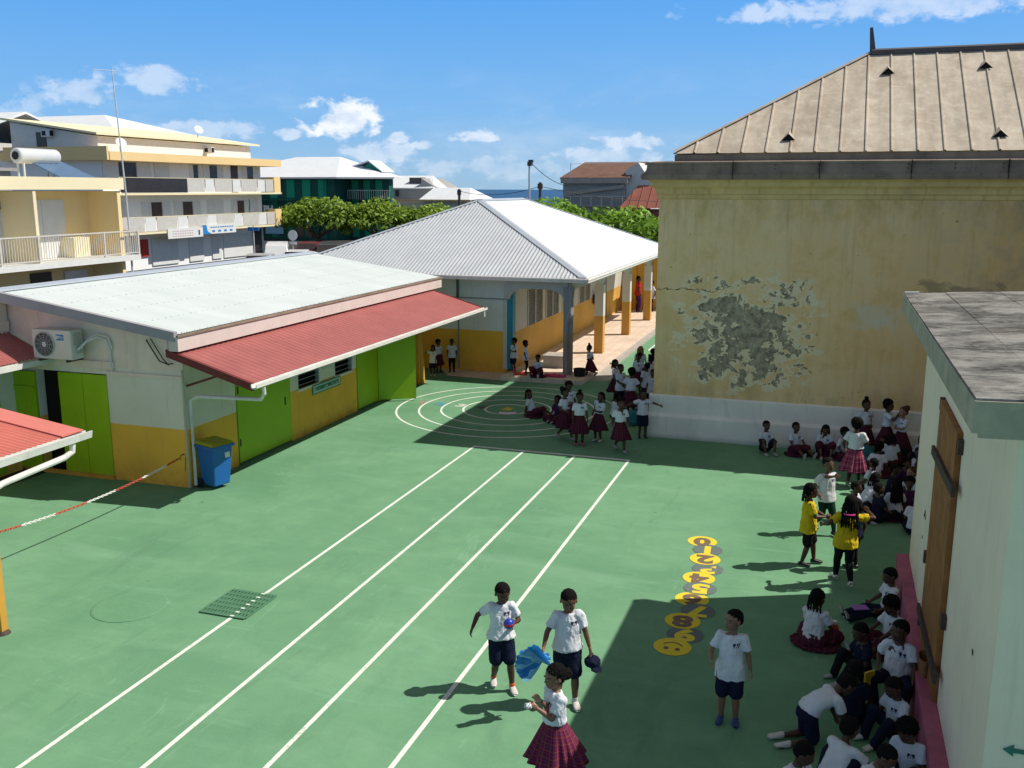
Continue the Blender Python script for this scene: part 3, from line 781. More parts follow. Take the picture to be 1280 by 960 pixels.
for r in (.05, .09, .13, .17, .21, .237):
    pts = [(fc[0] + r * math.cos(2 * PI * k / 24), fc[1] - .014, fc[2] + r * math.sin(2 * PI * k / 24)) for k in range(25)]
    mb.tube(pts, .0035 if r < .23 else .008, 5)
for k in range(12): mb.tube([(fc[0] + .04 * math.cos(k * PI / 6), fc[1] - .012, fc[2] + .04 * math.sin(k * PI / 6)), (fc[0] + .235 * math.cos(k * PI / 6), fc[1] - .012, fc[2] + .235 * math.sin(k * PI / 6))], .003, 5)
mb.lathe([(.0, .0), (.045, .0), (.045, .012), (0, .012)], (0, 0, 0), 16)
gr = MB(); gr.v = mb.v; gr.f = mb.f; gr.m = mb.m
nhub = 4 * 16
for i in range(len(gr.v) - nhub, len(gr.v)):
    x, y, z = gr.v[i]; gr.v[i] = (fc[0] + x, fc[1] - .02 + z, fc[2] + y)
gr.build('fan_guard', M['steel'], fo)
ac(MB().box(x1 - .34, x1 - .17, y0 - .006, y0 - .001, z1 - .19, z1 - .08), 'badge', M['bluetext'])
text_obj('badge_text', 'Midea', .06, (x1 - .255 + 13.9, y0 - .009 - 14.4, z1 - .135 - 2.4), (PI / 2, 0, 0), M['white'], AC)
ac(MB().box(x1, x1 + .012, y0 + .06, y1 - .05, z0 + .28, z1 - .05).box(x1, x1 + .03, y0 + .10, y0 + .16, z0 + .12, z0 + .24).box(x1, x1 + .03, y0 + .19, y0 + .24, z0 + .12, z0 + .24), 'valve_cover', paint('ac_panel', (.45, .44, .38), var=.1))
ac(MB().tube([(x1 + .02, y0 + .13, z0 + .18), (x1 + .16, 14.36, z0 + .34), (x1 + .35, 14.44, z0 + .42), (x1 + .50, 14.5, z0 + .36), (x1 + .56, 14.51, z0 + .18), (x1 + .56, 14.51, 2.18)], .022, 8)
   .tube([(x1 + .02, y0 + .22, z0 + .20), (x1 + .17, 14.39, z0 + .38), (x1 + .34, 14.46, z0 + .48), (x1 + .54, 14.5, z0 + .42), (x1 + .61, 14.51, z0 + .20)], .018, 8), 'refrigerant_pipe', M['gutter'])
for xx in (x0 + .14, x1 - .14): ac(MB().box(xx - .02, xx + .02, y0, 14.56, z0 - .05, z0 - .005), 'bracket', M['iron'])

# left wing with its short awning
WG = empty('school_wing', (-16.5, 9, 0), 0, 'pink walled school wing standing at right angles at far left', 'building')
wg = lambda mb, name, mats, **k: loc(mb.build(name, mats, WG, **k), (-16.5, 9, 0))
wg(MB().box(-18.5, -15.36, 2, 14.5, 0, 3.5), 'wall', M['b1wall'])
wg(MB().box(-15.40, -15.33, 2, 14.5, 2.85, 3.05), 'wall_trim', M['b1gable'])
wg(MB().box(-15.40, -15.34, 13.2, 14.1, .05, 2.05), 'door', M['green_door'])
wg(MB().slab([(-18.7, 1.8, 3.6), (-15.5, 1.8, 3.55), (-15.5, 14.1, 3.55), (-18.7, 14.1, 3.6)], .1), 'roof', M['flash'])
A2 = empty('small_awning', (-15, 12, 2.6), 0, 'short maroon awning with white gutter, left of the air conditioner', 'awning')
l2 = math.hypot(1.0, .40)
loc(wavy('sheet', M['maroon'], A2, (-14.42, 6, 2.40), (0, 1, 0), (-.95, 0, .42), 8.5, [(0, l2), (8.5, l2)], .09, .012), (-15, 12, 2.6))
loc(MB().prism([(-14.42, 2.38), (-14.42, 2.28), (-14.30, 2.28), (-14.30, 2.38), (-14.32, 2.38), (-14.32, 2.30), (-14.40, 2.30), (-14.40, 2.38)], 'y', 6, 14.5).build('gutter', M['gutter'], A2), (-15, 12, 2.6))

# nearer red canopy on posts
CN = empty('canopy', (-11, 8, 2.3), 0, 'faded red sheet canopy with white gutter and downpipe at left edge', 'canopy')
cn = lambda mb, name, mats, **k: loc(mb.build(name, mats, CN, **k), (-11, 8, 2.3))
loc(wavy('sheet', M['redroof'], CN, (-9.72, 2.0, 2.30), (0, 1, 0), (-1.6, 0, .22), 8.2, [(0, 1.62), (8.2, 1.62)], .085, .013), (-11, 8, 2.3))
cn(MB().slab([(-11.3, 2.0, 2.53), (-9.74, 2.0, 2.33), (-9.74, 2.9, 2.33), (-11.3, 2.9, 2.53)], .02), 'flashing', M['redroof'])
cn(MB().slab([(-11.3, 9.85, 2.548), (-9.70, 9.85, 2.33), (-9.70, 10.24, 2.33), (-11.3, 10.24, 2.548)], .015), 'flashing', M['redroof'])
cn(MB().prism([(-9.74, 2.30), (-9.74, 2.21), (-9.62, 2.21), (-9.60, 2.31), (-9.62, 2.31), (-9.64, 2.23), (-9.72, 2.23), (-9.72, 2.30)], 'y', 2.0, 10.3), 'gutter', M['gutter'])
cn(MB().tube([(-9.68, 10.0, 2.21), (-9.68, 9.98, 2.08), (-9.70, 9.85, 2.03), (-9.79, 8.9, 1.94), (-9.79, 8.74, 1.90)], .042), 'downpipe', M['gutter'])
cn(MB().box(-11.4, -9.76, 9.9, 9.96, 2.2, 2.28).box(-11.4, -9.76, 8.64, 8.70, 2.2, 2.28), 'beam', M['gutter'])
cn(MB().box(-9.86, -9.76, 8.62, 8.72, 0, 2.24), 'post', M['yellow'])
cn(MB().lathe([(.10, 0), (.07, .05), (.0, .05)], (-9.81, 8.67, 0), 12), 'post_foot', M['iron'])

# chain
CH = empty('barrier_chain', (-11.46, 14.5, .61), 0, 'red and white plastic chain sagging from the yellow wall', 'chain')
pts = []
for k in range(61):
    t = k / 60
    x = -11.46 + t * .05; y = 14.44 + t * (8.6 - 14.44); z = .62 + t * .25 - .42 * 4 * t * (1 - t) * (.5)
    pts.append(Vector((x, y, z)))
secs_ = {}
for i in range(60):
    a_, b_ = pts[i], pts[i + 1]
    seg = int((i + 3) / 7)
    mbx = secs_.setdefault(seg, MB())
    for q in range(2):
        c0 = a_.lerp(b_, q / 2); c1 = a_.lerp(b_, (q + 1) / 2); m_ = (c0 + c1) / 2; d_ = (c1 - c0) * .66
        sd = Vector((1, 0, 0)) if q % 2 else Vector((0, 0, 1))
        ring = [m_ + d_ * math.cos(2 * PI * k / 8) + sd * .016 * math.sin(2 * PI * k / 8) for k in range(9)]
        mbx.tube(ring, .0075, 5)
for seg, mbx in secs_.items():
    loc(mbx.build('red_section' if seg % 2 == 0 else 'white_section', M['chain_red' if seg % 2 == 0 else 'chain_white'], CH), (-11.46, 14.5, .61))
loc(MB().tube([(-11.46, 14.56, .66), (-11.46, 14.46, .66), (-11.46, 14.46, .58)], .010, 8).tube([(-11.38, 14.50, .63), (-11.38, 14.46, .36)], .006, 6).build('hook', M['iron'], CH), (-11.46, 14.5, .61))

# wheelie bin
BN = empty('wheelie_bin', (-10.95, 14.80, 0), 1.30, 'blue wheelie bin with olive yellow lid at the building corner', 'bin')
prof = [(-.19, -.20, .19, .16, .05), (-.24, -.25, .24, .23, .84)]
mb = MB(); b = 0
lo = [(-.185, -.185, .06), (.185, -.185, .06), (.185, .19, .06), (-.185, .19, .06)]; hi_ = [(-.235, -.25, .84), (.235, -.25, .84), (.235, .25, .84), (-.235, .25, .84)]
mb.v = lo + hi_; mb.f = [(3, 2, 1, 0), (4, 5, 6, 7), (0, 1, 5, 4), (1, 2, 6, 5), (2, 3, 7, 6), (3, 0, 4, 7)]; mb.m = [0] * 6
mb.build('body', M['bin_blue'], BN, bevel=.03)
MB().box(-.265, .265, -.28, .27, .80, .86).build('rim', M['bin_blue'], BN, bevel=.012)
mb = MB(); mb.v = [(-.26, -.28, .862), (.26, -.28, .862), (.26, .29, .872), (-.26, .29, .872), (-.22, -.22, .91), (.22, -.22, .91), (.22, .25, .93), (-.22, .25, .93)]
mb.f = [(3, 2, 1, 0), (4, 5, 6, 7), (0, 1, 5, 4), (1, 2, 6, 5), (2, 3, 7, 6), (3, 0, 4, 7)]; mb.m = [0] * 6
mb.build('lid', M['bin_lid'], BN, bevel=.01)
MB().tube([(-.2, .31, .87), (.2, .31, .87)], .016).build('handle', M['black'], BN)
for x in (-.235, .205):
    mb = MB().lathe([(.0, 0), (.10, 0), (.10, .035), (0, .035)], (0, 0, 0), 20)
    mb.v = [(x + v[2], .21 + v[0], .10 + v[1]) for v in mb.v]; mb.build('wheel', M['black'], BN)
st = MB().box(.05, .16, -.262, -.256, .56, .72).build('sticker', M['white'], BN); st.rotation_euler = (-.08, 0, 0); st.location = (0, -.03, 0.02)
# ------------------------------------------------------------------ hipped hall with arcade
HB = empty('hipped_hall', (-11.96, 34, 0), 0, 'hall with pale hipped metal roof, arcade of two tone columns and louvred windows', 'building')
hb = lambda mb, name, mats, par=HB, **k: loc(mb.build(name, mats, par, **k), (-11.96, 34, 0))
hl = lambda o: loc(o, (-11.96, 34, 0))
EZ, RZ = 3.06, 5.23; ex0, ex1, ey0, ey1, d = -17.16, -6.75, 26.8, 42.26, 5.205
SL = math.hypot(d, RZ - EZ)
hl(wavy('roof_sheet', M['galv'], HB, (ex0, ey0, EZ), (1, 0, 0), (0, d, RZ - EZ), ex1 - ex0, [(0, 0), (d, SL), (ex1 - ex0, 0)], .125, .0115))
hl(wavy('roof_sheet', M['white_roof'], HB, (ex1, ey0, EZ), (0, 1, 0), (-d, 0, RZ - EZ), ey1 - ey0, [(0, 0), (d, SL), (ey1 - ey0 - d, SL), (ey1 - ey0, 0)], .125, .012))  # sun-facing slope coloured whiter than the others to stand in for glancing sun
hl(wavy('roof_sheet', M['galv'], HB, (ex0, ey0, EZ), (0, 1, 0), (d, 0, RZ - EZ), ey1 - ey0, [(0, 0), (d, SL), (ey1 - ey0 - d, SL), (ey1 - ey0, 0)], .25, .02, 'trap'))
hl(wavy('roof_sheet', M['galv'], HB, (ex0, ey1, EZ), (1, 0, 0), (0, -d, RZ - EZ), ex1 - ex0, [(0, 0), (d, SL), (ex1 - ex0, 0)], .25, .02, 'trap'))
def hipcap(mb, p, q, w_, side1, side2, lift=.03, drop=.0):
    p, q = Vector(p) + Vector((0, 0, lift)), Vector(q) + Vector((0, 0, lift))
    s1, s2 = Vector(side1) * w_, Vector(side2) * w_
    mb.poly([p, q, q + s1, p + s1]); mb.poly([q, p, p + s2, q + s2])
ap0, ap1 = (ex1 - d, ey0 + d, RZ), (ex1 - d, ey1 - d, RZ)
mb = MB(); sl_ = (RZ - EZ) / d
hipcap(mb, (ex1, ey0, EZ), ap0, .20, (0, 1, 0), (-1, 0, 0))
hipcap(mb, (ex0, ey0, EZ), ap0, .17, (0, 1, 0), (1, 0, 0))
hipcap(mb, (ex1, ey1, EZ), ap1, .17, (0, -1, 0), (-1, 0, 0))
hipcap(mb, (ex0, ey1, EZ), ap1, .17, (0, -1, 0), (1, 0, 0))
hipcap(mb, ap0, ap1, .17, (1, 0, -sl_), (-1, 0, -sl_))
hb(mb, 'hip_cap', M['flash'])
mb = MB()
mb.box(ex0, ex1 - .0, ey0 - .09, ey0 + .02, EZ - .12, EZ - .015).box(ex1 - .02, ex1 + .09, ey0 - .09, ey1, EZ - .12, EZ - .015)
mb.tube([(ex0, ey0 - .06, EZ - .04), (ex1 + .05, ey0 - .06, EZ - .04)], .045, 8).tube([(ex1 + .06, ey0 - .06, EZ - .04), (ex1 + .06, ey1, EZ - .04)], .045, 8)
hb(mb, 'gutter', M['gutter'])
hb(MB().box(ex0 + .1, ex1 - .03, ey0 + .03, ey1 - .1, EZ - .10, EZ - .06), 'soffit', M['offwhite'])
# walls: front wall y=27.5 from far left to -9.25, inner arcade wall x=-9.2
mb = MB()
mb.box(-16.8, -9.38, 27.5, 27.7, .0, 2.96)
hb(mb, 'wall', M['hipwall'])
mb = MB().box(-12.4, -9.4, 27.47, 27.499, 2.28, 2.31).box(-11.02, -10.98, 27.47, 27.499, .05, 2.9)
hb(mb, 'wall_joint', paint('joint_grey', (.30, .29, .28), world=True))
hb(MB().tube([(-11.0, 27.42, 2.9), (-11.0, 27.42, 2.3)], .035, 8), 'rain_pipe', M['darkmetal'])
hb(MB().tube([(-12.35, 27.4, 2.45), (-12.3, 27.3, 2.7), (-12.15, 27.2, 2.82), (-12.0, 27.25, 2.75), (-12.0, 27.3, 2.6)], .02, 6).tube([(-12.0, 27.3, 2.8), (-11.8, 27.3, 2.82)], .02, 6), 'loose_cable', M['black'])
hb(MB().box(-9.38, -9.20, 27.46, 27.66, .13, 2.96), 'corner_post', M['bluepost'])
hb(MB().box(-9.52, -9.39, 27.46, 27.498, .13, 2.28), 'door_jamb', M['offwhite'])
# arcade wall with louvre windows
segs = [(28.9, 30.6), (30.95, 32.6), (33.0, 34.6), (35.4, 37.2)]
mb = MB(); y = 27.7
for a_, b_ in segs + [(39.0, 40.2)]:
    mb.box(-9.4, -9.2, y, a_, .13, 2.96); zz = 1.28 if a_ < 38.9 else .13
    mb.box(-9.4, -9.2, a_, b_, .13, zz - .001); mb.box(-9.4, -9.2, a_, b_, 2.5, 2.96); y = b_
mb.box(-9.4, -9.2, y, 44, .13, 2.96)
hb(mb, 'arcade_wall', mat_banded('arcade_wall_paint', (.64, .36, .08), (.56, .52, .44), 1.27, .1))
for a_, b_ in segs:
    wn = hb(MB().box(-9.34, -9.30, a_, b_, 1.28, 2.5, 1).box(-9.22, -9.17, a_, a_ + .07, 1.27, 2.5).box(-9.22, -9.17, b_ - .07, b_, 1.27, 2.5).box(-9.22, -9.17, (a_ + b_) / 2 - .04, (a_ + b_) / 2 + .04, 1.27, 2.5), 'window', [M['louvre_cream'], M['dark']])
    mb = MB()
    for k in range(13):
        z = 1.32 + k * .092
        mb.prism([(-9.28, z + .05), (-9.27, z + .058), (-9.19, z + .008), (-9.20, z)], 'y', a_ + .05, b_ - .05)
    mb.build('louvre', M['louvre_cream'], wn)
hb(MB().box(-9.32, -9.30, 39.0, 40.2, .13, 2.5), 'door', M['brownwin'])
hb(MB().box(-16.8, -6.9, 44, 44.2, 0, 2.96), 'end_wall', mat_banded('end_wall_paint', (.60, .36, .05), (.60, .42, .12), 1.3, .1))
# bag shelf + columns + arches
cols = [27.28, 31.35, 35.75, 40.1, 43.7]
for i, cy in enumerate(cols):
    pm = M['greycol'] if i == 0 else M['colpaint']
    mb = MB()
    if i == 0: mb.lathe([(.15, .13), (.15, 2.45), (.165, 2.46), (.18, 2.75)], (-7.40, cy + .02, 0), 16)
    else: mb.box(-7.55, -7.25, cy - .15, cy + .15, .13, 2.45)
    hb(mb, 'column', pm, smooth=False)
mb = MB()
def arch(mb, axis, a0, a1, o0, o1, z0=2.45, zt=2.95):
    """beam between columns with curved haunches"""
    n = 14; r = .55
    pts = [(a0, zt), (a0, z0 - .12)]
    for k in range(n + 1):
        t = k / n * PI / 2; pts.append((a0 + .12 + r * (1 - math.cos(t)), z0 - .12 + (r * .62) * math.sin(t)))
    for k in range(n + 1):
        t = (1 - k / n) * PI / 2; pts.append((a1 - .12 - r * (1 - math.cos(t)), z0 - .12 + (r * .62) * math.sin(t)))
    pts += [(a1, z0 - .12), (a1, zt)]
    if axis == 'x': mb.prism(pts, 'y', o0, o1)
    else: mb.prism(pts, 'x', o0, o1)
for i in range(len(cols) - 1):
    arch(mb, 'y', cols[i], cols[i + 1], -7.50, -7.30)
arch(mb, 'x', -9.38, -7.40, 27.20, 27.42)
hb(mb, 'arch_beam', paint('arch_grey_paint', (.50, .50, .50), var=.07, world=True, streak=.25))
hb(MB().tube([(-7.28, 27.06, 2.9), (-7.28, 27.06, 2.0), (-7.40, 27.08, 1.7), (-7.40, 27.08, .16)], .05, 10), 'downpipe', paint('grey_pipe', (.33, .36, .42), var=.1, rough=.4))
# raised walkway: setting
mb = MB().slab([(-9.2, 26.30, .13), (-6.72, 26.42, .13), (-6.72, 46, .13), (-9.2, 46, .13)], .13)
tag(mb.build('raised_walkway', M['tiles']), kind='structure')
mb = MB().poly([(-11.6, 27.5, .006), (-11.0, 26.5, .006), (-9.2, 26.3, .006), (-9.2, 27.5, .006)])
tag(mb.build('paved_apron', M['tiles']), kind='structure')
mb = MB().poly([(-6.718, 27.0, .006), (-6.0, 27.4, .006), (-6.2, 29.8, .006), (-6.718, 30.0, .006)]); mb.box(-6.72, -6.45, 30, 46, 0, .06)
tag(mb.build('walkway_step', M['concrete']), kind='structure')
bx = MB().box(-8.42, -7.72, 28.1, 28.75, .13, .46).box(-8.45, -7.69, 28.07, 28.78, .46, .52)
tag(bx.build('concrete_chest', M['concrete'], bevel=.01), 'pale grey concrete box standing beside the corner column', 'box')
tb = MB().lathe([(.15, 0), (.19, .34), (.20, .35), (.17, .36), (.14, .05)], (-6.98, 27.12, 0), 18)
tag(tb.build('waste_basket', M['black']), 'black round waste basket at the foot of the corner column', 'bin')
tag(MB().slab([(-6.35, 40.9, .3), (-5.5, 40.9, .3), (-5.5, 41.9, .3), (-6.35, 41.9, .3)], .3).build('stone_block', M['concrete'], bevel=.02), 'white block at the far end of the walkway by the old wall', 'block')
# school bags hanging on the arcade wall
for i, (y, z, m_) in enumerate(((38.2, 1.15, 'redplastic'), (37.75, 1.2, 'purple'), (38.6, 1.0, 'pinkcloth'))):
    r_ = empty('school_bag', (-9.05, y, z), 0, ['red school bag hanging on the arcade wall', 'dark purple school bag hanging on the arcade wall', 'pink school bag hanging lowest on the arcade wall'][i], 'school bag', 'school bags on the arcade wall')
    MB().box(-.12, .14, -.17, .17, -.2, .22).build('body', M[m_], r_, bevel=.05)
    MB().tube([(.05, -.06, .2), (.03, 0, .30), (.05, .06, .2)], .012, 6).build('strap', M['black'], r_)
tag(MB().box(-9.0, -8.6, 45, 45.02, 0, 3).build('dummy', M['dark']), 'x', 'x') if False else None
# yellow tall doors at far end of arcade
FG = empty('folding_gate', (-8, 43.5, 0.13), 0, 'yellow folding gate closing the far end of the walkway', 'gate')
mb = MB()
for k in range(7): mb.box(-1.25 + k * .36, -1.25 + k * .36 + .30, .0, .04, 0, 2.5)
mb.box(-1.3, 1.3, .04, .08, .3, .4).box(-1.3, 1.3, .04, .08, 2.0, 2.1)
mb.build('panel', M['yellow'], FG)

# ------------------------------------------------------------------ old building
OB = empty('old_building', (2, 25, 0), 0, 'old ochre building with peeling wall, stone cornice and brown seamed metal roof', 'building')
ob = lambda mb, name, mats, par=OB, **k: loc(mb.build(name, mats, par, **k), (2, 25, 0))
ol = lambda o: loc(o, (2, 25, 0))
oy = 21.34
mb = MB().box(-3.74, 12, oy, 29.3, 0, 5.78); ob(mb, 'wall', M['oldwall'])
mb = MB().prism([(-3.84, .96), (-3.84, .0)], 'x', 0, 0) if False else MB()
mb.prism([(oy + .05, 0), (oy - .14, 0), (oy - .13, .50), (oy - .09, .55), (oy - .05, .56), (oy - .04, .96), (oy - .01, .99), (oy + .05, 1.0)], 'x', -3.83, 12)
mb.prism([(-3.70, 0), (-3.83, 0), (-3.82, .5), (-3.78, .56), (-3.77, .96), (-3.70, 1.0)], 'y', oy + .051, 29.3)
ob(mb, 'plinth', M['whitebase'])
# cornice: ochre mouldings then stone gutter with a cyma profile
def ring_profile(prof, mi=0):
    """sweep a (out, z) profile round front and left edges of the building"""
    mb = MB(); n = len(prof)
    b = 0
    for (o_, z) in prof:
        mb.v += [(12, oy - o_, z), (-3.74 - o_, oy - o_, z), (-3.74 - o_, 29.3, z)]
    for i in range(n - 1):
        for s_ in range(2):
            mb.f.append((i * 3 + s_, i * 3 + s_ + 1, (i + 1) * 3 + s_ + 1, (i + 1) * 3 + s_)); mb.m.append(mi)
    return mb
ob(ring_profile([(0, 5.38), (.03, 5.40), (.03, 5.48), (.07, 5.50), (.07, 5.58), (.10, 5.62), (.16, 5.66), (.17, 5.74), (.22, 5.78), (.22, 5.80)]), 'moulding', M['ochre_trim'])
ob(ring_profile([(.0, 5.80), (.34, 5.80), (.36, 5.86), (.36, 5.90), (.33, 5.92), (.29, 5.96), (.26, 6.02), (.25, 6.10), (.27, 6.14), (.27, 6.17), (.0, 6.20), (-.3, 6.20)]), 'cornice', M['stone'])
mb = MB()
for k in range(18):
    x = -3.4 + k * .86
    mb.box(x - .012, x + .012, oy - .375, oy - .30, 5.88, 5.90).box(x + .38, x + .40, oy - .275, oy - .25, 6.0, 6.03).box(x + .38, x + .40, oy - .275, oy - .25, 6.08, 6.11)
ob(mb, 'cornice_bolt', M['darkmetal'])
mb = MB()
for k in range(8):
    x = -2.15 + k * 1.75; mb.box(x - .006, x + .006, oy - .372, oy - .26, 5.80, 6.18)
ob(mb, 'cornice_joint', M['dark'])
ob(MB().box(-3.44, 12, oy + .02, oy + .14, 6.12, 6.335).box(-3.44, -3.32, oy + .14, 29, 6.12, 6.335), 'eave_board', M['stone'])
ERX, ERY, ez, rz_ = -3.48, oy - .02, 6.36, 8.79; dd_ = 4.0
sl2 = math.hypot(dd_, rz_ - ez)
ol(wavy('roof_sheet', M['copper'], OB, (ERX, ERY, ez), (1, 0, 0), (0, dd_, rz_ - ez), 15.4, [(0, 0), (dd_, sl2), (15.4, sl2)], .497, .026, 'seam'))
ol(wavy('roof_sheet', M['copper'], OB, (ERX, ERY, ez), (0, 1, 0), (dd_, 0, rz_ - ez), 8.0, [(0, 0), (4, sl2), (8, 0)], .5, .045, 'seam'))
ol(wavy('roof_sheet', M['copper'], OB, (ERX, ERY + 8, ez), (1, 0, 0), (0, -dd_, rz_ - ez), 15.4, [(0, 0), (dd_, sl2), (15.4, sl2)], .5, .045, 'seam'))
mb = MB(); hipcap(mb, (ERX, ERY, ez), (ERX + 4, ERY + 4, rz_), .10, (0, 1, 0), (1, 0, 0), .05); ob(mb, 'hip_cap', paint('light_flashing', (.45, .38, .30), var=.2))
mb = MB().prism([(ERY + 3.86, rz_ - .06), (ERY + 3.86, rz_ + .04), (ERY + 4, rz_ + .09), (ERY + 4.14, rz_ + .04), (ERY + 4.14, rz_ - .06)], 'x', ERX + 4.0, 12); ob(mb, 'ridge_cap', M['darkmetal'])
mb = MB(); mb.v = [(.49, 25.26, 8.76), (.63, 25.26, 8.76), (.63, 25.38, 8.76), (.49, 25.38, 8.76), (.45, 25.28, 9.36), (.52, 25.28, 9.36), (.52, 25.34, 9.36), (.45, 25.34, 9.36)]
mb.f = [(3, 2, 1, 0), (4, 5, 6, 7), (0, 1, 5, 4), (1, 2, 6, 5), (2, 3, 7, 6), (3, 0, 4, 7)]; mb.m = [0] * 6; ob(mb, 'finial', M['darkmetal'])
# little triangular roof vents
def vent(x, y, z):
    k = (rz_ - ez) / dd_
    mb = MB(); w_, h_ = .15, .13
    A = (x - w_, y, z + .02); Bp = (x + w_, y, z + .02); T = (x, y + .02, z + h_ + .03); back = (x, y + .36, z + .36 * k + .03)
    mb.poly([A, Bp, T], 1); mb.poly([A, T, back]); mb.poly([Bp, back, T])
    return mb
for x, y, z in ((-1.09, 21.70, 6.60), (.89, 24.25, 8.16), (2.92, 24.35, 8.22), (2.99, 21.72, 6.61)):
    ob(vent(x, y, z), 'roof_vent', [M['copper'], M['dark']])

# unseen boxes added right of the frame only to throw shade on the court
AN = empty('shadow_caster', (8, 17, 0), 0, 'unseen ochre box added beyond the right edge to shade the court', 'building')
MB().box(-3.3, 4, -4.6, -.8, 0, 5.4).box(-2.75, 4, -.8, 4.15, 0, 5.7).build('wall', M['oldwall'], AN)
MB().box(-3.5, 4.2, -4.8, -.8, 5.4, 5.55).box(-2.9, 4.2, -.8, 4.0, 5.7, 5.85).build('roof', M['darkmetal'], AN)

# ------------------------------------------------------------------ near building
NB = empty('near_building', (3, 10.5, 0), 0, 'near cream building with green fascia, weathered flat roof and tall wooden door', 'building')
nb = lambda mb, name, mats, par=NB, **k: loc(mb.build(name, mats, par, **k), (3, 10.5, 0))
nx = 1.28
mb = MB().box(nx, 7, 7.1, 9.72, 0, 4.08).box(nx, 7, 9.72, 11.34, 3.32, 4.08).box(nx, 7, 11.34, 13.85, 0, 4.08).box(nx + .25, 7, 9.72, 11.34, 0, 3.32)
nb(mb, 'wall', M['nearwall'])
nb(MB().box(1.12, nx, 7.0, 13.98, 0, .50).box(1.12, 7, 6.94, 7.098, 0, .50).box(nx, 7, 13.86, 13.98, 0, .5), 'plinth', M['pink'], bevel=.01)
q = [(.915, 6.55, 4.30), (6.5, 6.55, 4.45), (6.5, 13.72, 4.50), (.915, 13.72, 4.245)]
rf = nb(MB().slab(q, .05), 'roof', M['flatroof'])
mb = MB()
for x in (1.42, 2.05, 2.7, 3.35):
    z0, z1 = 4.30 + (x - .915) * .027, 4.245 + (x - .915) * .0455
    mb.slab([(x, 6.56, z0 + .008), (x + .625, 6.56, z0 + .022), (x + .625, 13.7, z1 + .034), (x, 13.7, z1 + .008)], .006)
mb.build('roof_felt', M['flatroof'], rf)
mb = MB().slab([(.905, 6.53, 4.285), (.945, 6.53, 4.285), (.945, 13.74, 4.235), (.905, 13.74, 4.235)], .21)
mb.slab([(.945, 6.53, 4.285), (6.5, 6.53, 4.43), (6.5, 6.57, 4.43), (.945, 6.57, 4.285)], .24)
mb.slab([(.945, 13.70, 4.235), (6.5, 13.70, 4.48), (6.5, 13.74, 4.48), (.945, 13.74, 4.235)], .2)
nb(mb, 'fascia', M['fascia_green'])
nb(MB().slab([(.95, 6.6, 4.09), (6.4, 6.6, 4.12), (6.4, 13.7, 4.12), (.95, 13.7, 4.09)], .02), 'soffit', M['nearwall'])
mb = MB().slab([(1.10, 13.715, 4.268), (.92, 13.715, 4.262), (.92, 13.66, 4.262), (1.10, 13.66, 4.268)], .012); nb(mb, 'flashing_tab', M['white'])
# wooden door with iron straps
mb = MB()
for i in range(6): mb.box(nx - .055, nx + .02, 9.74 + i * .265, 9.74 + i * .265 + .258, .30, 3.31)
dr = nb(mb, 'door', M['wood'])
def strap(z0, z1, y0=11.46, y1=9.48, w_=.05):
    mb = MB(); v = [(y0, z0 - w_), (y0, z0 + w_), (y1, z1 + w_), (y1, z1 - w_)]
    mb.prism(v, 'x', nx - .09, nx - .056); return mb
for z in (2.70, .78): o = strap(z, z + .10).build('iron_bar', M['iron'], dr)
mb = MB()
for y, z in ((11.40, 3.25), (11.62, 1.35), (9.66, 3.2), (9.64, 1.42), (11.6, .55)): mb.box(nx - .05, nx, y - .04, y + .04, z - .07, z + .07)
mb.build('hinge', M['iron'], dr)
# rubbed patches of missing render, bolts and a small green mark
mb = MB()
for y, z, s_ in ((12.35, 1.65, .055), (12.28, 1.62, .035), (12.42, 1.60, .03), (12.4, 1.32, .03), (8.0, 1.9, .03)):
    pts = []
    for k in range(11):
        a_ = 2 * PI * k / 11; r = s_ * (.55 + .6 * random.random()); pts.append((nx - .003, y + r * math.cos(a_) * 1.5, z + r * math.sin(a_)))
    mb.poly(pts)
nb(mb, 'render_chip', M['dark'])
mb = MB().prism([(1.40, 1.60), (1.47, 1.645), (1.465, 1.615), (1.85, 1.62), (1.85, 1.59), (1.465, 1.585), (1.47, 1.555)], 'y', 7.085, 7.097)
nb(mb, 'arrow_mark', M['greentext'])

# ------------------------------------------------------------------ background houses
def house(name, base, label, cat='building'):
    r = empty(name, base, 0, label, cat)
    return r, (lambda mb, nm, mats, par=None, **k: loc(mb.build(nm, mats, par or r, **k), base))
# yellow two storey house at left
YH, yh = house('yellow_house', (-31, 30, 0), 'yellow two storey house with white railed balcony at far left')
mb = MB().box(-38, -30.6, 22, 33.9, 0, 5.5).box(-30.6, -29.05, 33.75, 33.95, 0, 5.5); yh(mb, 'wall', M['cream'])
yh(MB().box(-38, -28.95, 20, 34.1, 5.56, 6.04), 'parapet', M['palecream'])
bl = yh(MB().box(-30.6, -28.75, 20, 34.6, 2.56, 2.78), 'balcony', M['white'])
mb = MB()
for k in range(100): mb.box(-28.82, -28.80, 22 + k * .127, 22.022 + k * .127, 2.88, 3.78)
mb.box(-28.84, -28.78, 21, 34.6, 3.78, 3.83).box(-28.84, -28.78, 21, 34.6, 2.86, 2.90)
for y in (25.2, 27.2, 29.0, 32.5, 34.55): mb.box(-28.85, -28.77, y - .04, y + .04, 2.78, 3.84)
for k in range(12): mb.box(-30.5 + k * .14, -30.48 + k * .14, 34.54, 34.56, 2.88, 3.78)
mb.box(-30.6, -28.8, 34.53, 34.58, 3.78, 3.83)
yo = mb.build('railing', M['railing'], bl)
for y_ in (29.9, 31.12): yh(MB().box(-30.62, -30.57, y_, y_ + 1.2, 2.8, 5.15), 'shutter', M['shutter'])
yh(MB().box(-30.62, -30.57, 28.3, 29.2, 2.8, 4.75), 'door', M['shutter'])
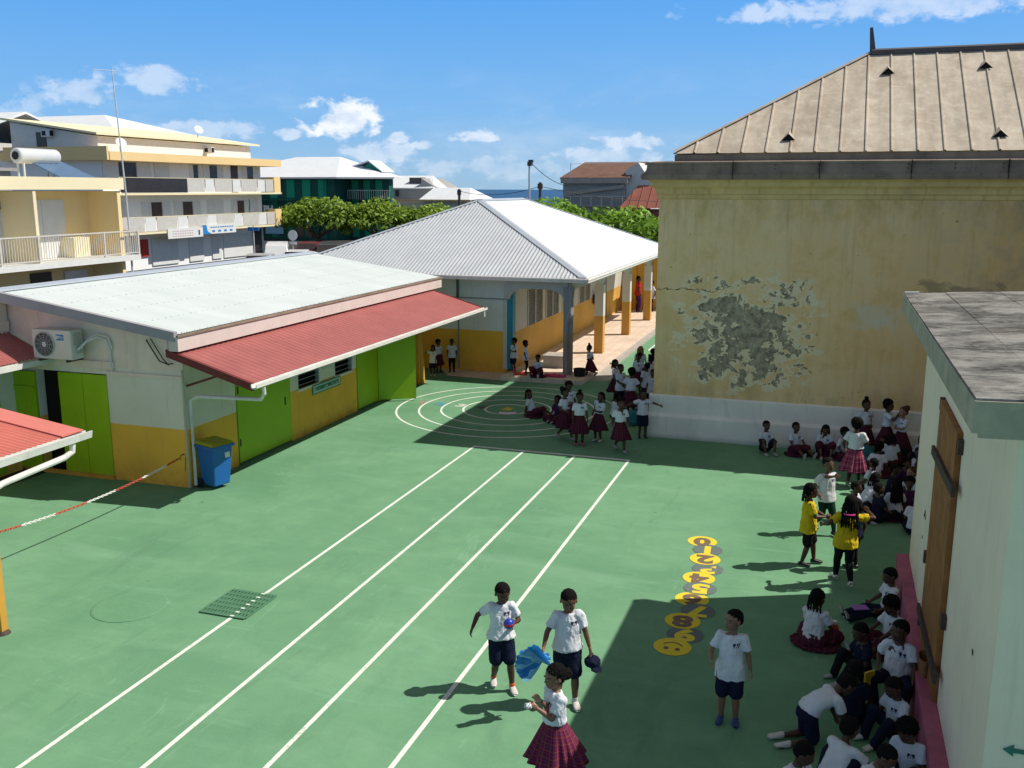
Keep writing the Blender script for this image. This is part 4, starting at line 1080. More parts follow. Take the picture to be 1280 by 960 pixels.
yh(MB().box(-30.62, -30.58, 28.3, 29.2, 4.82, 5.15), 'vent_window', M['glassdark'])
yh(MB().slab([(-30.57, 29.1, 5.5), (-28.95, 29.1, 5.5), (-28.95, 29.25, 5.5), (-30.57, 29.25, 5.5)], 2.7), 'partition', M['palecream'])
yh(MB().box(-30.58, -29.9, 32.0, 32.9, 2.8, 3.6), 'balcony_cupboard', M['palecream'])
yh(MB().box(-30.62, -30.55, 30.2, 31.3, 1.75, 2.25), 'window', M['glassdark'])
yh(MB().box(-30.58, -30.52, 32, 33.3, .2, 2.2), 'roller_shutter', M['shutter'])
AM = empty('antenna_mast', (-29, 34.3, 0), 0, 'thin tall aerial mast rising at the corner of the yellow house', 'mast')
MB().tube([(0, 0, 0), (0, -.05, 5.5), (-.1, -.2, 10.55)], .05, 8, r2=.022).build('pole', M['steel'], AM)
MB().tube([(-.1, -1.3, 10.35), (-.1, .1, 10.45)], .012, 5).tube([(-.1, -1.2, 10.3), (-.1, -1.2, 10.42)], .012, 5).build('aerial', M['steel'], AM)
SH = empty('solar_water_heater', (-30.5, 31, 6.04), 0, 'solar water heater with silver tank and tilted glass panel on the yellow roof', 'solar heater')
mb = MB().lathe([(.0, 0), (.27, 0), (.30, .04), (.30, 2.0), (.27, 2.06), (0, 2.06)], n=24)
mb.v = [(v[0], -1.0 + v[2], .82 + v[1]) for v in mb.v]; mb.build('tank', M['steel'], SH, smooth=False)
mb = MB().lathe([(0, 0), (.16, 0), (.16, .02), (0, .02)], n=20); mb.v = [(v[0], -1.03 + v[2], .82 + v[1]) for v in mb.v]; mb.build('end_plate', M['black'], SH)
mb = MB().slab([(.15, -.6, .62), (1.5, -.6, .03), (1.5, 1.9, .03), (.15, 1.9, .62)], .08)
pn = MB().slab([(.0, -.4, .66), (.0, 1.3, .66), (.9, 2.15, .03), (.9, .25, .03)][::-1], .06).build('panel', M['solar'], SH)
for sx_, sy_ in ((-.17, -.77), (-.17, .73), (.13, -.77), (.13, .73)): MB().box(sx_ - .03, sx_ + .03, sy_ - .03, sy_ + .03, 0, .6).build('leg', M['steel'], SH)

# grey three storey block
GH, gh = house('apartment_block', (-45, 62, 0), 'grey white three storey block with yellow balcony bands and shop signs')
Z1, Z2, Z3 = 2.65, 5.3, 7.72; gy0, gy1 = 52.2, 71.2
mb = MB().box(-58, -46.2, 52.4, 71, 0, 7.9); gh(mb, 'wall', M['grey_bg'])
mb = MB().prism([(-53.6, 7.9), (-46.4, 7.9), (-46.4, 9.0), (-53.6, 10.0)], 'y', 52.5, 70); gh(mb, 'top_storey', M['white'])
mb = MB().slab([(-53.9, 52.0, 10.28), (-46.0, 52.0, 9.19), (-46.0, 70.8, 9.19), (-53.9, 70.8, 10.28)], .14); gh(mb, 'roof', M['palecream'])
gh(MB().box(-54, -44.9, 51.8, 72.2, 7.42, 7.98), 'parapet', M['orangey'])
gh(MB().box(-53.5, -44.95, 51.6, 51.8, 7.42, 8.3), 'terrace_parapet', M['orangey'])
for i, z in enumerate((Z1, Z2)):
    b_ = gh(MB().box(-46.2, -44.9, 52.4, 72.0, z - .14, z), 'balcony', M['palecream'])
    mb = MB().box(-46.2, -44.9, 71.95, 72.1, z - .14, z + 1.25).box(-45.05, -44.9, 71.0, 72.1, z, z + 1.25) if i == 0 else MB().box(-46.2, -44.9, 71.95, 72.1, z - .14, z + 1.25).box(-45.05, -44.9, 71.0, 72.1, z, z + 1.25)
    loc(mb.build('balcony_end', M['orangey'], b_), (0, 0, 0))
    mb = MB()
    y = 52.5
    k = 0
    while y < 70.8:
        w_ = 2.3 if k % 2 == 0 else 1.15
        mb.box(-44.96, -44.93, y, min(y + w_ - .1, 70.9), z + .05, z + 1.0, 0 if k % 2 == 0 else 1); y += w_; k += 1
    mb.box(-44.98, -44.92, 52.5, 71, z + 1.0, z + 1.05, 2)
    if i == 1: mb.box(-44.90, -44.88, 52.6, 59.5, z + .02, z + 1.02, 3)
    mb.build('balcony_railing', [M['railmesh'], M['shutter'], M['palecream'], M['glassdark']], b_)
def win(z, y0, y1, h0, h1, m_='glassdark', sh=True):
    o = gh(MB().box(-46.2, -46.14, y0, y1, z + h0, z + h1), 'window', M[m_])
    if sh:
        w_ = (y1 - y0) * .9
        for s0, s1 in ((y0 - w_, y0 - .05), (y1 + .05, y1 + w_)): MB().box(-46.2, -46.12, s0, s1, z + h0 - .05, z + h1 + .05).build('shutter', M['shutter'], o)
for y0, w_ in ((54.0, 1.7), (62.0, .5), (64.0, .9), (69.0, .8)): win(Z2, y0, y0 + w_, .9, 2.05)
win(Z2, 66.8, 67.7, .05, 2.1, 'brownwin', False)
for y0, w_ in ((53.3, .6), (57.0, 1.1), (60.5, 1.1), (67.4, .9)): win(Z1, y0, y0 + w_, .8, 2.0, 'brownwin')
gh(MB().box(-46.2, -46.12, 57.6, 59.2, Z2 + .8, Z2 + 2.15), 'shutter', M['shutter'])
gh(MB().box(-46.2, -46.12, 63.5, 65.5, Z1 + .5, Z1 + 2.1), 'shutter', M['shutter'])
gh(MB().box(-46.2, -46.12, 69.0, 70.3, Z1 + .6, Z1 + 2.1), 'shutter', M['shutter'])
for y0, y1, z1 in ((56.7, 59.6, 2.1), (60.9, 62.6, 2.1), (63.7, 64.9, 2.3), (65.2, 69.2, 2.0)): gh(MB().box(-46.2, -46.1, y0, y1, .2, z1), 'shop_shutter', M['shutter'])
gh(MB().box(-46.2, -46.1, 69.4, 70.6, .1, 2.3), 'shop_door', M['glassdark'])
gh(MB().box(-46.2, -46.08, 55.6, 56.3, .9, 2.1), 'poster', M['redplastic'])
gh(MB().box(-51.4, -50.6, 52.44, 52.5, 8.0, 9.3), 'terrace_door', M['glassdark'])
for nm, y0, y1, z0, z1, m_ in (('shop_sign', 56.9, 60.9, 1.75, 2.45, 'white'), ('shop_sign', 60.92, 65.1, 1.90, 2.58, 'white')):
    s_ = gh(MB().box(-44.88, -44.82, y0, y1, z0 + .35, z1 + .35), nm, M[m_])
    mb = MB()
    if y0 < 58:
        for r in range(3):
            for k in range(9): mb.box(-44.82, -44.81, y0 + .5 + k * .27, y0 + .68 + k * .27, z0 + .48 + r * .17, z0 + .55 + r * .17)
        mb.build('lettering', paint('sign_faint_pink', (.62, .45, .50), var=.05), s_)
        MB().box(-44.82, -44.81, y1 - .55, y1 - .38, z0 + .5, z0 + .85).build('picture', M['darktext'], s_)
    else:
        mb.prism([(y0, z0 + .35), (y0 + 1.0, z0 + .35), (y0 + .55, z0 + .55), (y0 + .42, z1 + .35), (y0, z1 + .35)], 'x', -44.82, -44.81)
        mb.build('colour_corner', M['bluetext'], s_)
        mb = MB()
        for k in range(10): mb.box(-44.82, -44.81, y0 + .9 + k * .3, y0 + 1.12 + k * .3, z0 + .80, z0 + .88)
        for k in range(4): mb.box(-44.82, -44.81, y0 + 1.1 + k * .75, y0 + 1.45 + k * .75, z0 + .48, z0 + .62)
        mb.build('lettering', M['bluetext'], s_)
for x, y, z, lb in ((-50.2, 52.2, 9.2, 'small air conditioner on the terrace end wall of the grey block'), (-46.1, 64.0, 8.5, 'small air conditioner on the roof storey above the yellow parapet')):
    r_ = empty('air_conditioner', (x, y, z), 0, lb, 'air conditioner')
    MB().box(-.35, .35, -.2, .2, -.25, .25).build('casing', M['steel'], r_, bevel=.02)
    MB().box(-.25, .05, -.21, -.2, -.15, .15).box(.35, .36, -.15, .15, -.17, .17).build('fan', M['black'], r_)
for i, (x, y, z, s_) in enumerate(((-45.4, 53.4, 7.9, .36), (-48.5, 66, 9.5, .36))):
    r_ = empty('satellite_dish', (x, y, z), 0, ['white satellite dish on the yellow parapet corner', 'white satellite dish on the ridge of the grey block'][i], 'satellite dish')
    mb = MB().lathe([(.02, .0), (s_ * .5, .05), (s_ * .8, .15), (s_, .28)], n=20)
    mb.v = [tuple(Matrix.Rotation(1.0, 4, 'Y') @ Matrix.Rotation(.4, 4, 'X') @ Vector(v) + Vector((0, 0, .55))) for v in mb.v]
    mb.build('dish', M['white'], r_); MB().tube([(0, 0, 0), (0, 0, .6)], .04, 6).build('mast', M['steel'], r_)
# white hipped roof behind the grey block
WR, wr = house('white_roofed_house', (-70, 75, 0), 'house behind the grey block showing only its white hipped roof')
wr(MB().box(-82, -62.5, 73, 84, 0, 10.6), 'wall', M['offwhite'])
mb = MB(); a = [(-84, 72, 10.6), (-61.5, 72, 10.6), (-61.5, 86, 10.6), (-84, 86, 10.6)]; r1, r2 = (-76, 77, 12.5), (-67.0, 77, 12.5)
mb.poly([a[0], a[1], r2, r1]); mb.poly([a[1], a[2], r2]); mb.poly([a[2], a[3], r1, r2]); mb.poly([a[3], a[0], r1]); wr(mb, 'roof', M['white_roof'])
WQ, wq = house('white_gabled_house', (-60, 47, 0), 'white roofed house peeping out left of the grey block')
wq(MB().box(-66, -55.5, 49, 62, 0, 8.7), 'wall', M['offwhite'])
mb = MB().slab([(-67, 48.5, 8.7), (-54.6, 48.5, 8.7), (-54.6, 55, 10.9), (-67, 55, 10.9)], .15).slab([(-54.6, 62, 8.7), (-67, 62, 8.7), (-67, 55, 10.9), (-54.6, 55, 10.9)], .15); wq(mb, 'roof', M['white_roof'])
# flat roofs and pipes behind heater
LS, ls = house('flat_roofed_shed', (-40, 36, 0), 'low grey flat roofed house behind the solar water heater')
ls(MB().box(-48, -37.0, 34, 36, 0, 6.4), 'wall', M['warm_grey']); ls(MB().box(-48.2, -36.8, 33.8, 36.2, 6.4, 6.55), 'roof', M['warm_grey'])

# dark green building
DG, dg_ = house('green_building', (-56, 99, 0), 'three storey dark green building with white hipped roof and slatted shutters')
dg_(MB().box(-68, -52.6, 95.2, 103, 0, 6.85).box(-52.6, -47.6, 98.5, 99.6, 0, 6.85), 'wall', M['teal_wall'])
mb = MB(); a = [(-70, 94.2, 6.85), (-51.8, 94.2, 6.85), (-46.9, 97.6, 6.85), (-46.9, 101, 6.85), (-70, 106, 6.85)]; r1, r2 = (-61, 101.5, 9.25), (-55.2, 101.5, 9.25)
mb.poly([a[0], a[1], r2, r1]); mb.poly([a[1], a[2], r2]); mb.poly([a[2], a[3], r2]); mb.poly([a[3], a[4], r1, r2]); mb.poly([a[4], a[0], r1])
dg_(mb, 'roof', M['white_roof'])
mb = MB().slab([(-70, 94.15, 6.86), (-51.75, 94.15, 6.86), (-46.5, 97.55, 6.86), (-46.5, 98, 6.86), (-70, 98, 6.86)], .18); dg_(mb, 'eave', M['white'])
mb = MB().prism([(-51.6, 6.9), (-49.0, 6.9), (-49.0, 7.7), (-50.3, 8.5), (-51.6, 7.7)], 'y', 99.2, 102); do = dg_(mb, 'dormer', M['teal_mid'])
mb = MB().slab([(-54.0, 98.9, 7.65), (-50.3, 98.9, 8.75), (-50.3, 102, 8.75), (-54.0, 102, 7.65)], .12).slab([(-50.3, 98.9, 8.75), (-48.6, 98.9, 7.55), (-48.6, 102, 7.55), (-50.3, 102, 8.75)], .12)
loc(mb.build('dormer_roof', M['white_roof'], do), (0, 0, 0))
for i, z in enumerate((2.3, 4.45)):
    b_ = dg_(MB().box(-68, -51.4, 94.0, 95.2, z - .12, z).box(-52.6, -46.8, 97.3, 98.5, z - .12, z), 'balcony', M['redroof2'] if i == 0 else M['teal_wall'])
    mb = MB().box(-52.2, -46.9, 97.35, 97.40, z + .95, z + 1.02)
    for k in range(20): mb.box(-52.2 + k * .27, -52.16 + k * .27, 97.36, 97.39, z, z + .95)
    if i: mb.build('railing', M['railing'], b_)
for z in (.2, 2.6, 4.6):
    for x0 in (-67, -65, -63, -60.8, -58.6, -56.6, -54.6): 
        dg_(MB().box(x0, x0 + 1.0, 95.1, 95.2, z, z + 1.95), 'shutter', M['teal_shut'] if z > 4 else M['teal_mid'])
    for x0 in (-52.2, -50.7, -49.2): dg_(MB().box(x0, x0 + .8, 98.4, 98.5, z, z + 1.95), 'shutter', M['teal_shut'])
text_obj('sign_lettering', 'PH', 1.0, (-4.3 , -5.1, 3.35), (PI / 2, 0, 0), M['white'], DG, bold=.05)
o = dg_(MB().box(-61.5, -59.2, 95.0, 95.1, .6, 1.5), 'poster', M['packlight'])
dg_(MB().box(-57.5, -56.6, 95.0, 95.1, .3, 1.9).box(-56.4, -55.6, 95.0, 95.1, .3, 1.9), 'shop_window', M['glassdark'])
dg_(MB().tube([(-53.7, 94.8, 0), (-53.7, 94.8, 6.8)], .07, 6), 'pipe', M['teal_mid'])
# white roofed low houses
W1, w1 = house('white_house', (-55, 124, 0), 'white roofed house with roof tank between green building and the sea')
w1(MB().box(-66, -53.2, 120, 128, 0, 5.7).prism([(-53.2, 0), (-50.4, 0), (-50.4, 5.4), (-53.2, 7.0)], 'y', 120, 128), 'wall', M['warm_grey'])
w1(MB().slab([(-66, 119.5, 5.75), (-51.3, 119.5, 5.75), (-53.2, 124, 7.4), (-66, 124, 7.4)], .15).slab([(-53.2, 124, 7.4), (-51.2, 119.4, 5.7), (-50.2, 123, 5.4)], .1), 'roof', M['white_roof'])
w1(MB().box(-55.4, -53.4, 121, 122, 6.3, 7.1), 'roof_tank', M['darkmetal'])
for x in (-60, -57): w1(MB().box(x, x + .5, 119.9, 120, 4.6, 5.4), 'window', M['glassdark'])
W2, w2 = house('white_bungalow', (-49, 112, 0), 'low white hipped bungalow with ochre eaves, nearest the sea gap')
w2(MB().box(-56, -44, 113, 118, 0, 4.15), 'wall', M['offwhite'])
mb = MB(); a = [(-50, 112, 4.3), (-43.2, 112, 4.3), (-42.4, 119, 4.3), (-50, 119, 4.3)]; r1, r2 = (-49.2, 115, 5.75), (-44.2, 115, 5.75)
mb.poly([a[0], a[1], r2, r1]); mb.poly([a[1], a[2], r2]); mb.poly([a[2], a[3], r1, r2]); mb.poly([a[3], a[0], r1]); w2(mb, 'roof', M['white_roof'])
w2(MB().box(-56.5, -43, 111.9, 112.1, 4.1, 4.3), 'eave', M['ochre_trim'])
# rusty roofed building and red roof right of the sea gap
R1, r1_ = house('rusty_roofed_house', (-20, 88, 0), 'grey gabled house with rusty brown roof and railed terrace')
r1_(MB().box(-23.7, -18.0, 85, 92, 0, 6.4).prism([(85, 0), (92, 0), (92, 6.8), (88.5, 7.9), (85, 6.6)], 'x', -18.0, -17.95), 'wall', M['warm_grey'])
r1_(MB().prism([(-18.0, 0), (-15.7, 0), (-15.7, 6.2), (-16.9, 7.9), (-18.0, 7.3)], 'y', 85.2, 92), 'gable', M['offwhite'])
r1_(MB().slab([(-23.9, 84.6, 6.6), (-17.6, 84.6, 6.6), (-16.6, 88.5, 8.05), (-22.6, 88.5, 8.05)], .12), 'roof', M['rust'])
r1_(MB().box(-23.8, -17.7, 84.5, 84.62, 6.1, 6.55).slab([(-23.6, 84.7, 5.3), (-18, 84.7, 6.0), (-18, 84.9, 6.0), (-23.6, 84.9, 5.3)], .3), 'eave', M['concrete'])
r1_(MB().box(-23.8, -18.1, 84.4, 84.9, 4.05, 4.2), 'terrace', M['concrete'])
mb = MB().box(-23.8, -15, 84.35, 84.40, 4.95, 5.0)
for k in range(10): mb.box(-23.8 + k * .95, -23.75 + k * .95, 84.35, 84.4, 4.1, 5.0)
r1_(mb, 'railing', M['steel'])
mb = MB().tube([(-22.9, 84.6, 6.6), (-22.9, 84.6, 7.9)], .03, 5).tube([(-22.9, 84.6, 7.8), (-17, 86, 7.95)], .02, 5); r1_(mb, 'pipe', M['steel'])
R2, r2_ = house('red_roofed_house', (-15, 88, 0), 'low house with dull red seamed roof behind the old building corner')
r2_(MB().box(-17.2, -6, 83.3, 84.3, 0, 3.9), 'wall', M['redroof2'])
l3 = math.hypot(3.5, 2.6)
o = wavy('roof', M['redroof2'], R2, (-17.9, 82.6, 4.0), (1, 0, 0), (0, 3.5, 2.6), 12, [(0, l3 * .05), (1.3, l3 * .9), (12, l3 * .9)], .8, .06, 'seam'); loc(o, (-15, 88, 0))
RB = MB().box(-13.6, -10, 62, 62.3, 0, 3.2).box(-14, -10, 60, 62, 2.9, 3.05)
tag(RB.build('red_wall', M['redroof2']), 'dark red wall end under the trees beside the old building', 'wall')

# street lamp and poles with wires
LM = empty('street_lamp', (-22.16, 70, 0), 0, 'tall grey lamp post with dark head above the hall roof', 'street lamp')
MB().tube([(0, 0, 0), (0, 0, 7.4)], .10, 8, r2=.07).build('pole', M['steel'], LM)
MB().box(-.12, .22, -.15, .15, 7.3, 7.62).box(-.05, .3, -.1, .1, 7.55, 7.75).build('lamp_head', M['darkmetal'], LM)
UP = empty('utility_pole', (-21.45, 70.5, 0), 0, 'short dark utility pole right of the lamp post', 'utility pole')
MB().tube([(0, 0, 0), (0, 0, 6.1)], .12, 8).build('pole', M['darkmetal'], UP); MB().box(-.18, .18, -.12, .12, 5.6, 6.0).build('transformer', M['darkmetal'], UP)
UP2 = empty('utility_pole', (-36.0, 90.5, 0), 0, 'short dark utility pole at the right end of the white bungalow', 'utility pole')
MB().tube([(0, 0, 0), (0, 0, 5.6)], .14, 8).build('pole', M['darkmetal'], UP2); MB().box(-.18, .18, -.12, .12, 5.0, 5.5).build('transformer', M['darkmetal'], UP2)
def wire(a_, b_, sag, lb):
    a_, b_ = Vector(a_), Vector(b_); pts = []
    for k in range(17):
        t = k / 16; p = a_.lerp(b_, t); p.z -= sag * 4 * t * (1 - t); pts.append(p)
    tag(MB().tube(pts, .025, 5).build('overhead_wire', M['black']), lb, 'wire', 'overhead wires by the lamp post')
wire((-22.0, 70, 7.5), (-23.4, 85, 5.9), .3, 'dark wire dropping from the lamp head to the rusty roofed house')
wire((-36, 90.5, 5.4), (-21.45, 70.5, 5.8), .5, 'low sagging wire between the two short poles')
wire((-21.45, 70.5, 5.8), (-12, 84, 4.6), .4, 'low wire running right from the short pole over the trees')

# road sign, blue street sign
RS = empty('road_sign', (-37.2, 60.9, 0), 0, 'round grey back of a road sign by the parked cars', 'road sign')
MB().tube([(0, 0, 0), (0, 0, 2.3)], .03, 6).build('pole', M['steel'], RS)
mb = MB().lathe([(0, 0), (.38, 0), (.38, .03), (0, .03)], n=24); mb.v = [(v[0], v[2], v[1] + 2.3) for v in mb.v]; mb.build('plate', M['steel'], RS)
MB().box(-.3, .3, 0, .03, 1.65, 1.85).build('panel', M['steel'], RS)
BS = empty('street_name_sign', (-36.8, 55.4, 0), 0, 'blue street name sign on a slim pole by the grey block', 'road sign')
MB().tube([(0, 0, 0), (0, 0, 3.2)], .04, 6).build('pole', M['steel'], BS); MB().box(-.42, .42, -.03, .03, 2.85, 3.1).build('plate', M['bluetext'], BS)

# cars
def car(x, y, rz, colm, label, van=False):
    r = empty('parked_van' if van else 'parked_car', (x, y, 0), rz, label, 'van' if van else 'car', 'vehicles parked along the street')
    if van: body = [(-2.2, .3), (-2.2, 1.0), (-1.75, 1.1), (-1.25, 1.75), (-1.0, 1.9), (2.1, 1.9), (2.25, 1.7), (2.25, .3)]
    else: body = [(-2.1, .3), (-2.1, .72), (-1.2, .9), (-.5, 1.38), (-.2, 1.45), (.9, 1.45), (1.2, 1.38), (1.85, .95), (2.1, .85), (2.1, .3)]
    mb = MB(); n = len(body)
    secs = ((-.84, .0), (-.80, .04), (.80, .04), (.84, .0))
    for yy, dz in ((-.86, 0), (.86, 0)):
        for px_, pz in body: mb.v.append((px_, yy * (1 - .18 * max(0, (pz - .9)) ), pz))
    mb.f = [tuple(range(n - 1, -1, -1)), tuple(range(n, 2 * n))] + [(i, (i + 1) % n, n + (i + 1) % n, n + i) for i in range(n)]; mb.m = [0] * len(mb.f)
    bo = mb.build('body', colm, r, bevel=.05)
    gl = MB()
    if van: gl.box(-1.2, -.3, -.80, .80, 1.25, 1.65)
    else:
        for s_ in (-1, 1):
            yy = s_ * .845
            gl.poly([(-.95, yy * .985, .98), (-.42, yy * .93, 1.33), (.28, yy * .93, 1.35), (.28, yy * .985, .98)]); gl.poly([(.36, yy * .985, .98), (.36, yy * .93, 1.35), (.95, yy * .93, 1.33), (1.4, yy * .985, .98)])
        gl.poly([(-1.17, -.72, .94), (-.55, -.66, 1.37), (-.55, .66, 1.37), (-1.17, .72, .94)]); gl.poly([(1.24, -.66, 1.37), (1.78, -.72, 1.01), (1.78, .72, 1.01), (1.24, .66, 1.37)])
        gl.v = [(v[0], v[1] * 1.012, v[2] + .012) for v in gl.v]
    gl.build('window', M['glassdark'], r)
    for wx_ in (-1.3, 1.3):
        for s_ in (-1, 1):
            wm = MB().lathe([(0, 0), (.31, 0), (.31, .2), (0, .2)], n=18); wm.v = [(wx_ + v[0], s_ * .75 - .1 + v[2], .31 + v[1]) for v in wm.v]; wm.build('wheel', M['black'], r)
    return r
cw = paint('white_car_paint', (.68, .68, .68), rough=.25, var=.03, spec=.6); cg = paint('silver_car_paint', (.38, .38, .38), rough=.3, var=.03, spec=.6)
cr = paint('dark_red_car_paint', (.16, .015, .02), rough=.25, var=.03, spec=.6)
cd = paint('dark_car_paint', (.05, .055, .06), rough=.25, var=.03, spec=.6)
car(-35.4, 53.8, 1.95, cg, 'silver car nearest the camera, left of the white van')
car(-36.9, 58.3, 2.1, cw, 'tall white van parked behind the silver car', True)
car(-35.2, 58.0, 2.0, cw, 'white car parked right of the white van')
car(-39.6, 67.2, 1.9, cr, 'dark red car in front of the green building')
car(-37.2, 66.0, 2.1, cd, 'dark grey car at the right end of the parked row')

# ------------------------------------------------------------------ trees
def tree(x, y, h, rx, ry, rh, label, group, leafm='leaf', n=5200, seed=1, leaf=.20):
    rg = np.random.default_rng(seed)
    root = empty('broad_tree', (x, y, 0), 0, label, 'tree', group)
    mb = MB().tube([(0, 0, 0), (.1, .05, h * .3), (.05, -.05, h - rh * 1.2)], .26, 9, r2=.16)
    tips = []
    for k in range(9):
        a_ = 2 * PI * k / 9 + rg.uniform(-.3, .3); R_ = rg.uniform(.45, .8)
        tip = (rx * R_ * math.cos(a_), ry * R_ * math.sin(a_), h - rh * rg.uniform(.5, .9))
        mb.tube([(.05, -.05, h - rh * 1.3), (tip[0] * .45, tip[1] * .45, h - rh * 1.0), tip], .11, 6, r2=.03)
    mb.build('trunk', M['bark'], root)
    # clumps
    nc = 46
    cs = []
    for k in range(nc):
        a_ = rg.uniform(0, 2 * PI); R_ = math.sqrt(rg.uniform(0, 1)) * .92
        zz = h - rh * (.25 + .55 * R_ ** 2) + rg.uniform(-.18, .14) * rh
        cs.append((rx * R_ * math.cos(a_), ry * R_ * math.sin(a_), zz, rg.uniform(.35, 1.15) * rh * .40))
    cs = np.array(cs)
    idx = rg.integers(0, nc, n)
    dv = rg.normal(size=(n, 3)); dv /= np.linalg.norm(dv, axis=1)[:, None]
    rad = cs[idx, 3] * rg.uniform(.45, 1.0, n) ** .5
    P = cs[idx, :3] + dv * rad[:, None] * np.array([1.35, 1.35, .8])
    nrm = dv * .6 + rg.normal(size=(n, 3)) * .5 + np.array([0, 0, .55]); nrm /= np.linalg.norm(nrm, axis=1)[:, None]
    t1 = np.cross(nrm, rg.normal(size=(n, 3))); t1 /= np.linalg.norm(t1, axis=1)[:, None]; t2 = np.cross(nrm, t1)
    sz = leaf * rg.uniform(.6, 1.3, n)[:, None]
    quad = np.stack([P - t1 * sz, P - t2 * sz * .5 + nrm * sz * .12, P + t1 * sz, P + t2 * sz * .5 + nrm * sz * .12], 1).reshape(-1, 3)
    me = bpy.data.meshes.new('crown'); me.vertices.add(n * 4); me.vertices.foreach_set('co', quad.ravel())
    me.loops.add(n * 4); me.loops.foreach_set('vertex_index', np.arange(n * 4)); me.polygons.add(n); me.polygons.foreach_set('loop_start', np.arange(0, n * 4, 4)); me.polygons.foreach_set('loop_total', np.full(n, 4))
    me.update()
    ca = me.color_attributes.new('Col', 'FLOAT_COLOR', 'POINT')
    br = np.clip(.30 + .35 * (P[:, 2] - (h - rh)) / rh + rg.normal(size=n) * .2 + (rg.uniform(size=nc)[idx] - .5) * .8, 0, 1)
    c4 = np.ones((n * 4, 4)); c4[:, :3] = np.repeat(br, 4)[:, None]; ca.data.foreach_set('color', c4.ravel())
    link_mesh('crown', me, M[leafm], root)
tl = 'broad green street trees in front of the green building'
tree(-43.0, 74.5, 4.75, 4.2, 3.2, 2.6, 'broad green tree left of the row, in front of the green building', tl, seed=1, n=6500)
tree(-38.0, 76.5, 4.55, 3.6, 3.0, 2.4, 'middle green tree of the row before the white bungalow', tl, seed=2)
tree(-33.8, 78, 4.35, 3.2, 3.0, 2.2, 'small green tree rising just over the hall roof hip', tl, seed=3)
tr = 'broad green street trees right of the sea gap'
tree(-19.2, 66, 4.75, 3.2, 3.0, 2.4, 'green tree behind the hall ridge by the lamp post', tr, 'leaf2', seed=4)
tree(-16.2, 57, 4.35, 3.0, 2.8, 2.4, 'green tree in front of the rusty roofed house', tr, 'leaf2', seed=5)
tree(-12.4, 58, 4.45, 3.2, 2.8, 2.6, 'green tree in front of the red roofed house', tr, 'leaf2', seed=6)
tree(-8.6, 53, 4.2, 2.8, 2.6, 2.6, 'bright green tree touching the old building corner', tr, 'leaf2', seed=7)
tree(-31.2, 25.2, 3.0, .9, .8, .9, 'small bush top in front of the yellow house', None, 'leaf2', seed=8, n=900, leaf=.09)
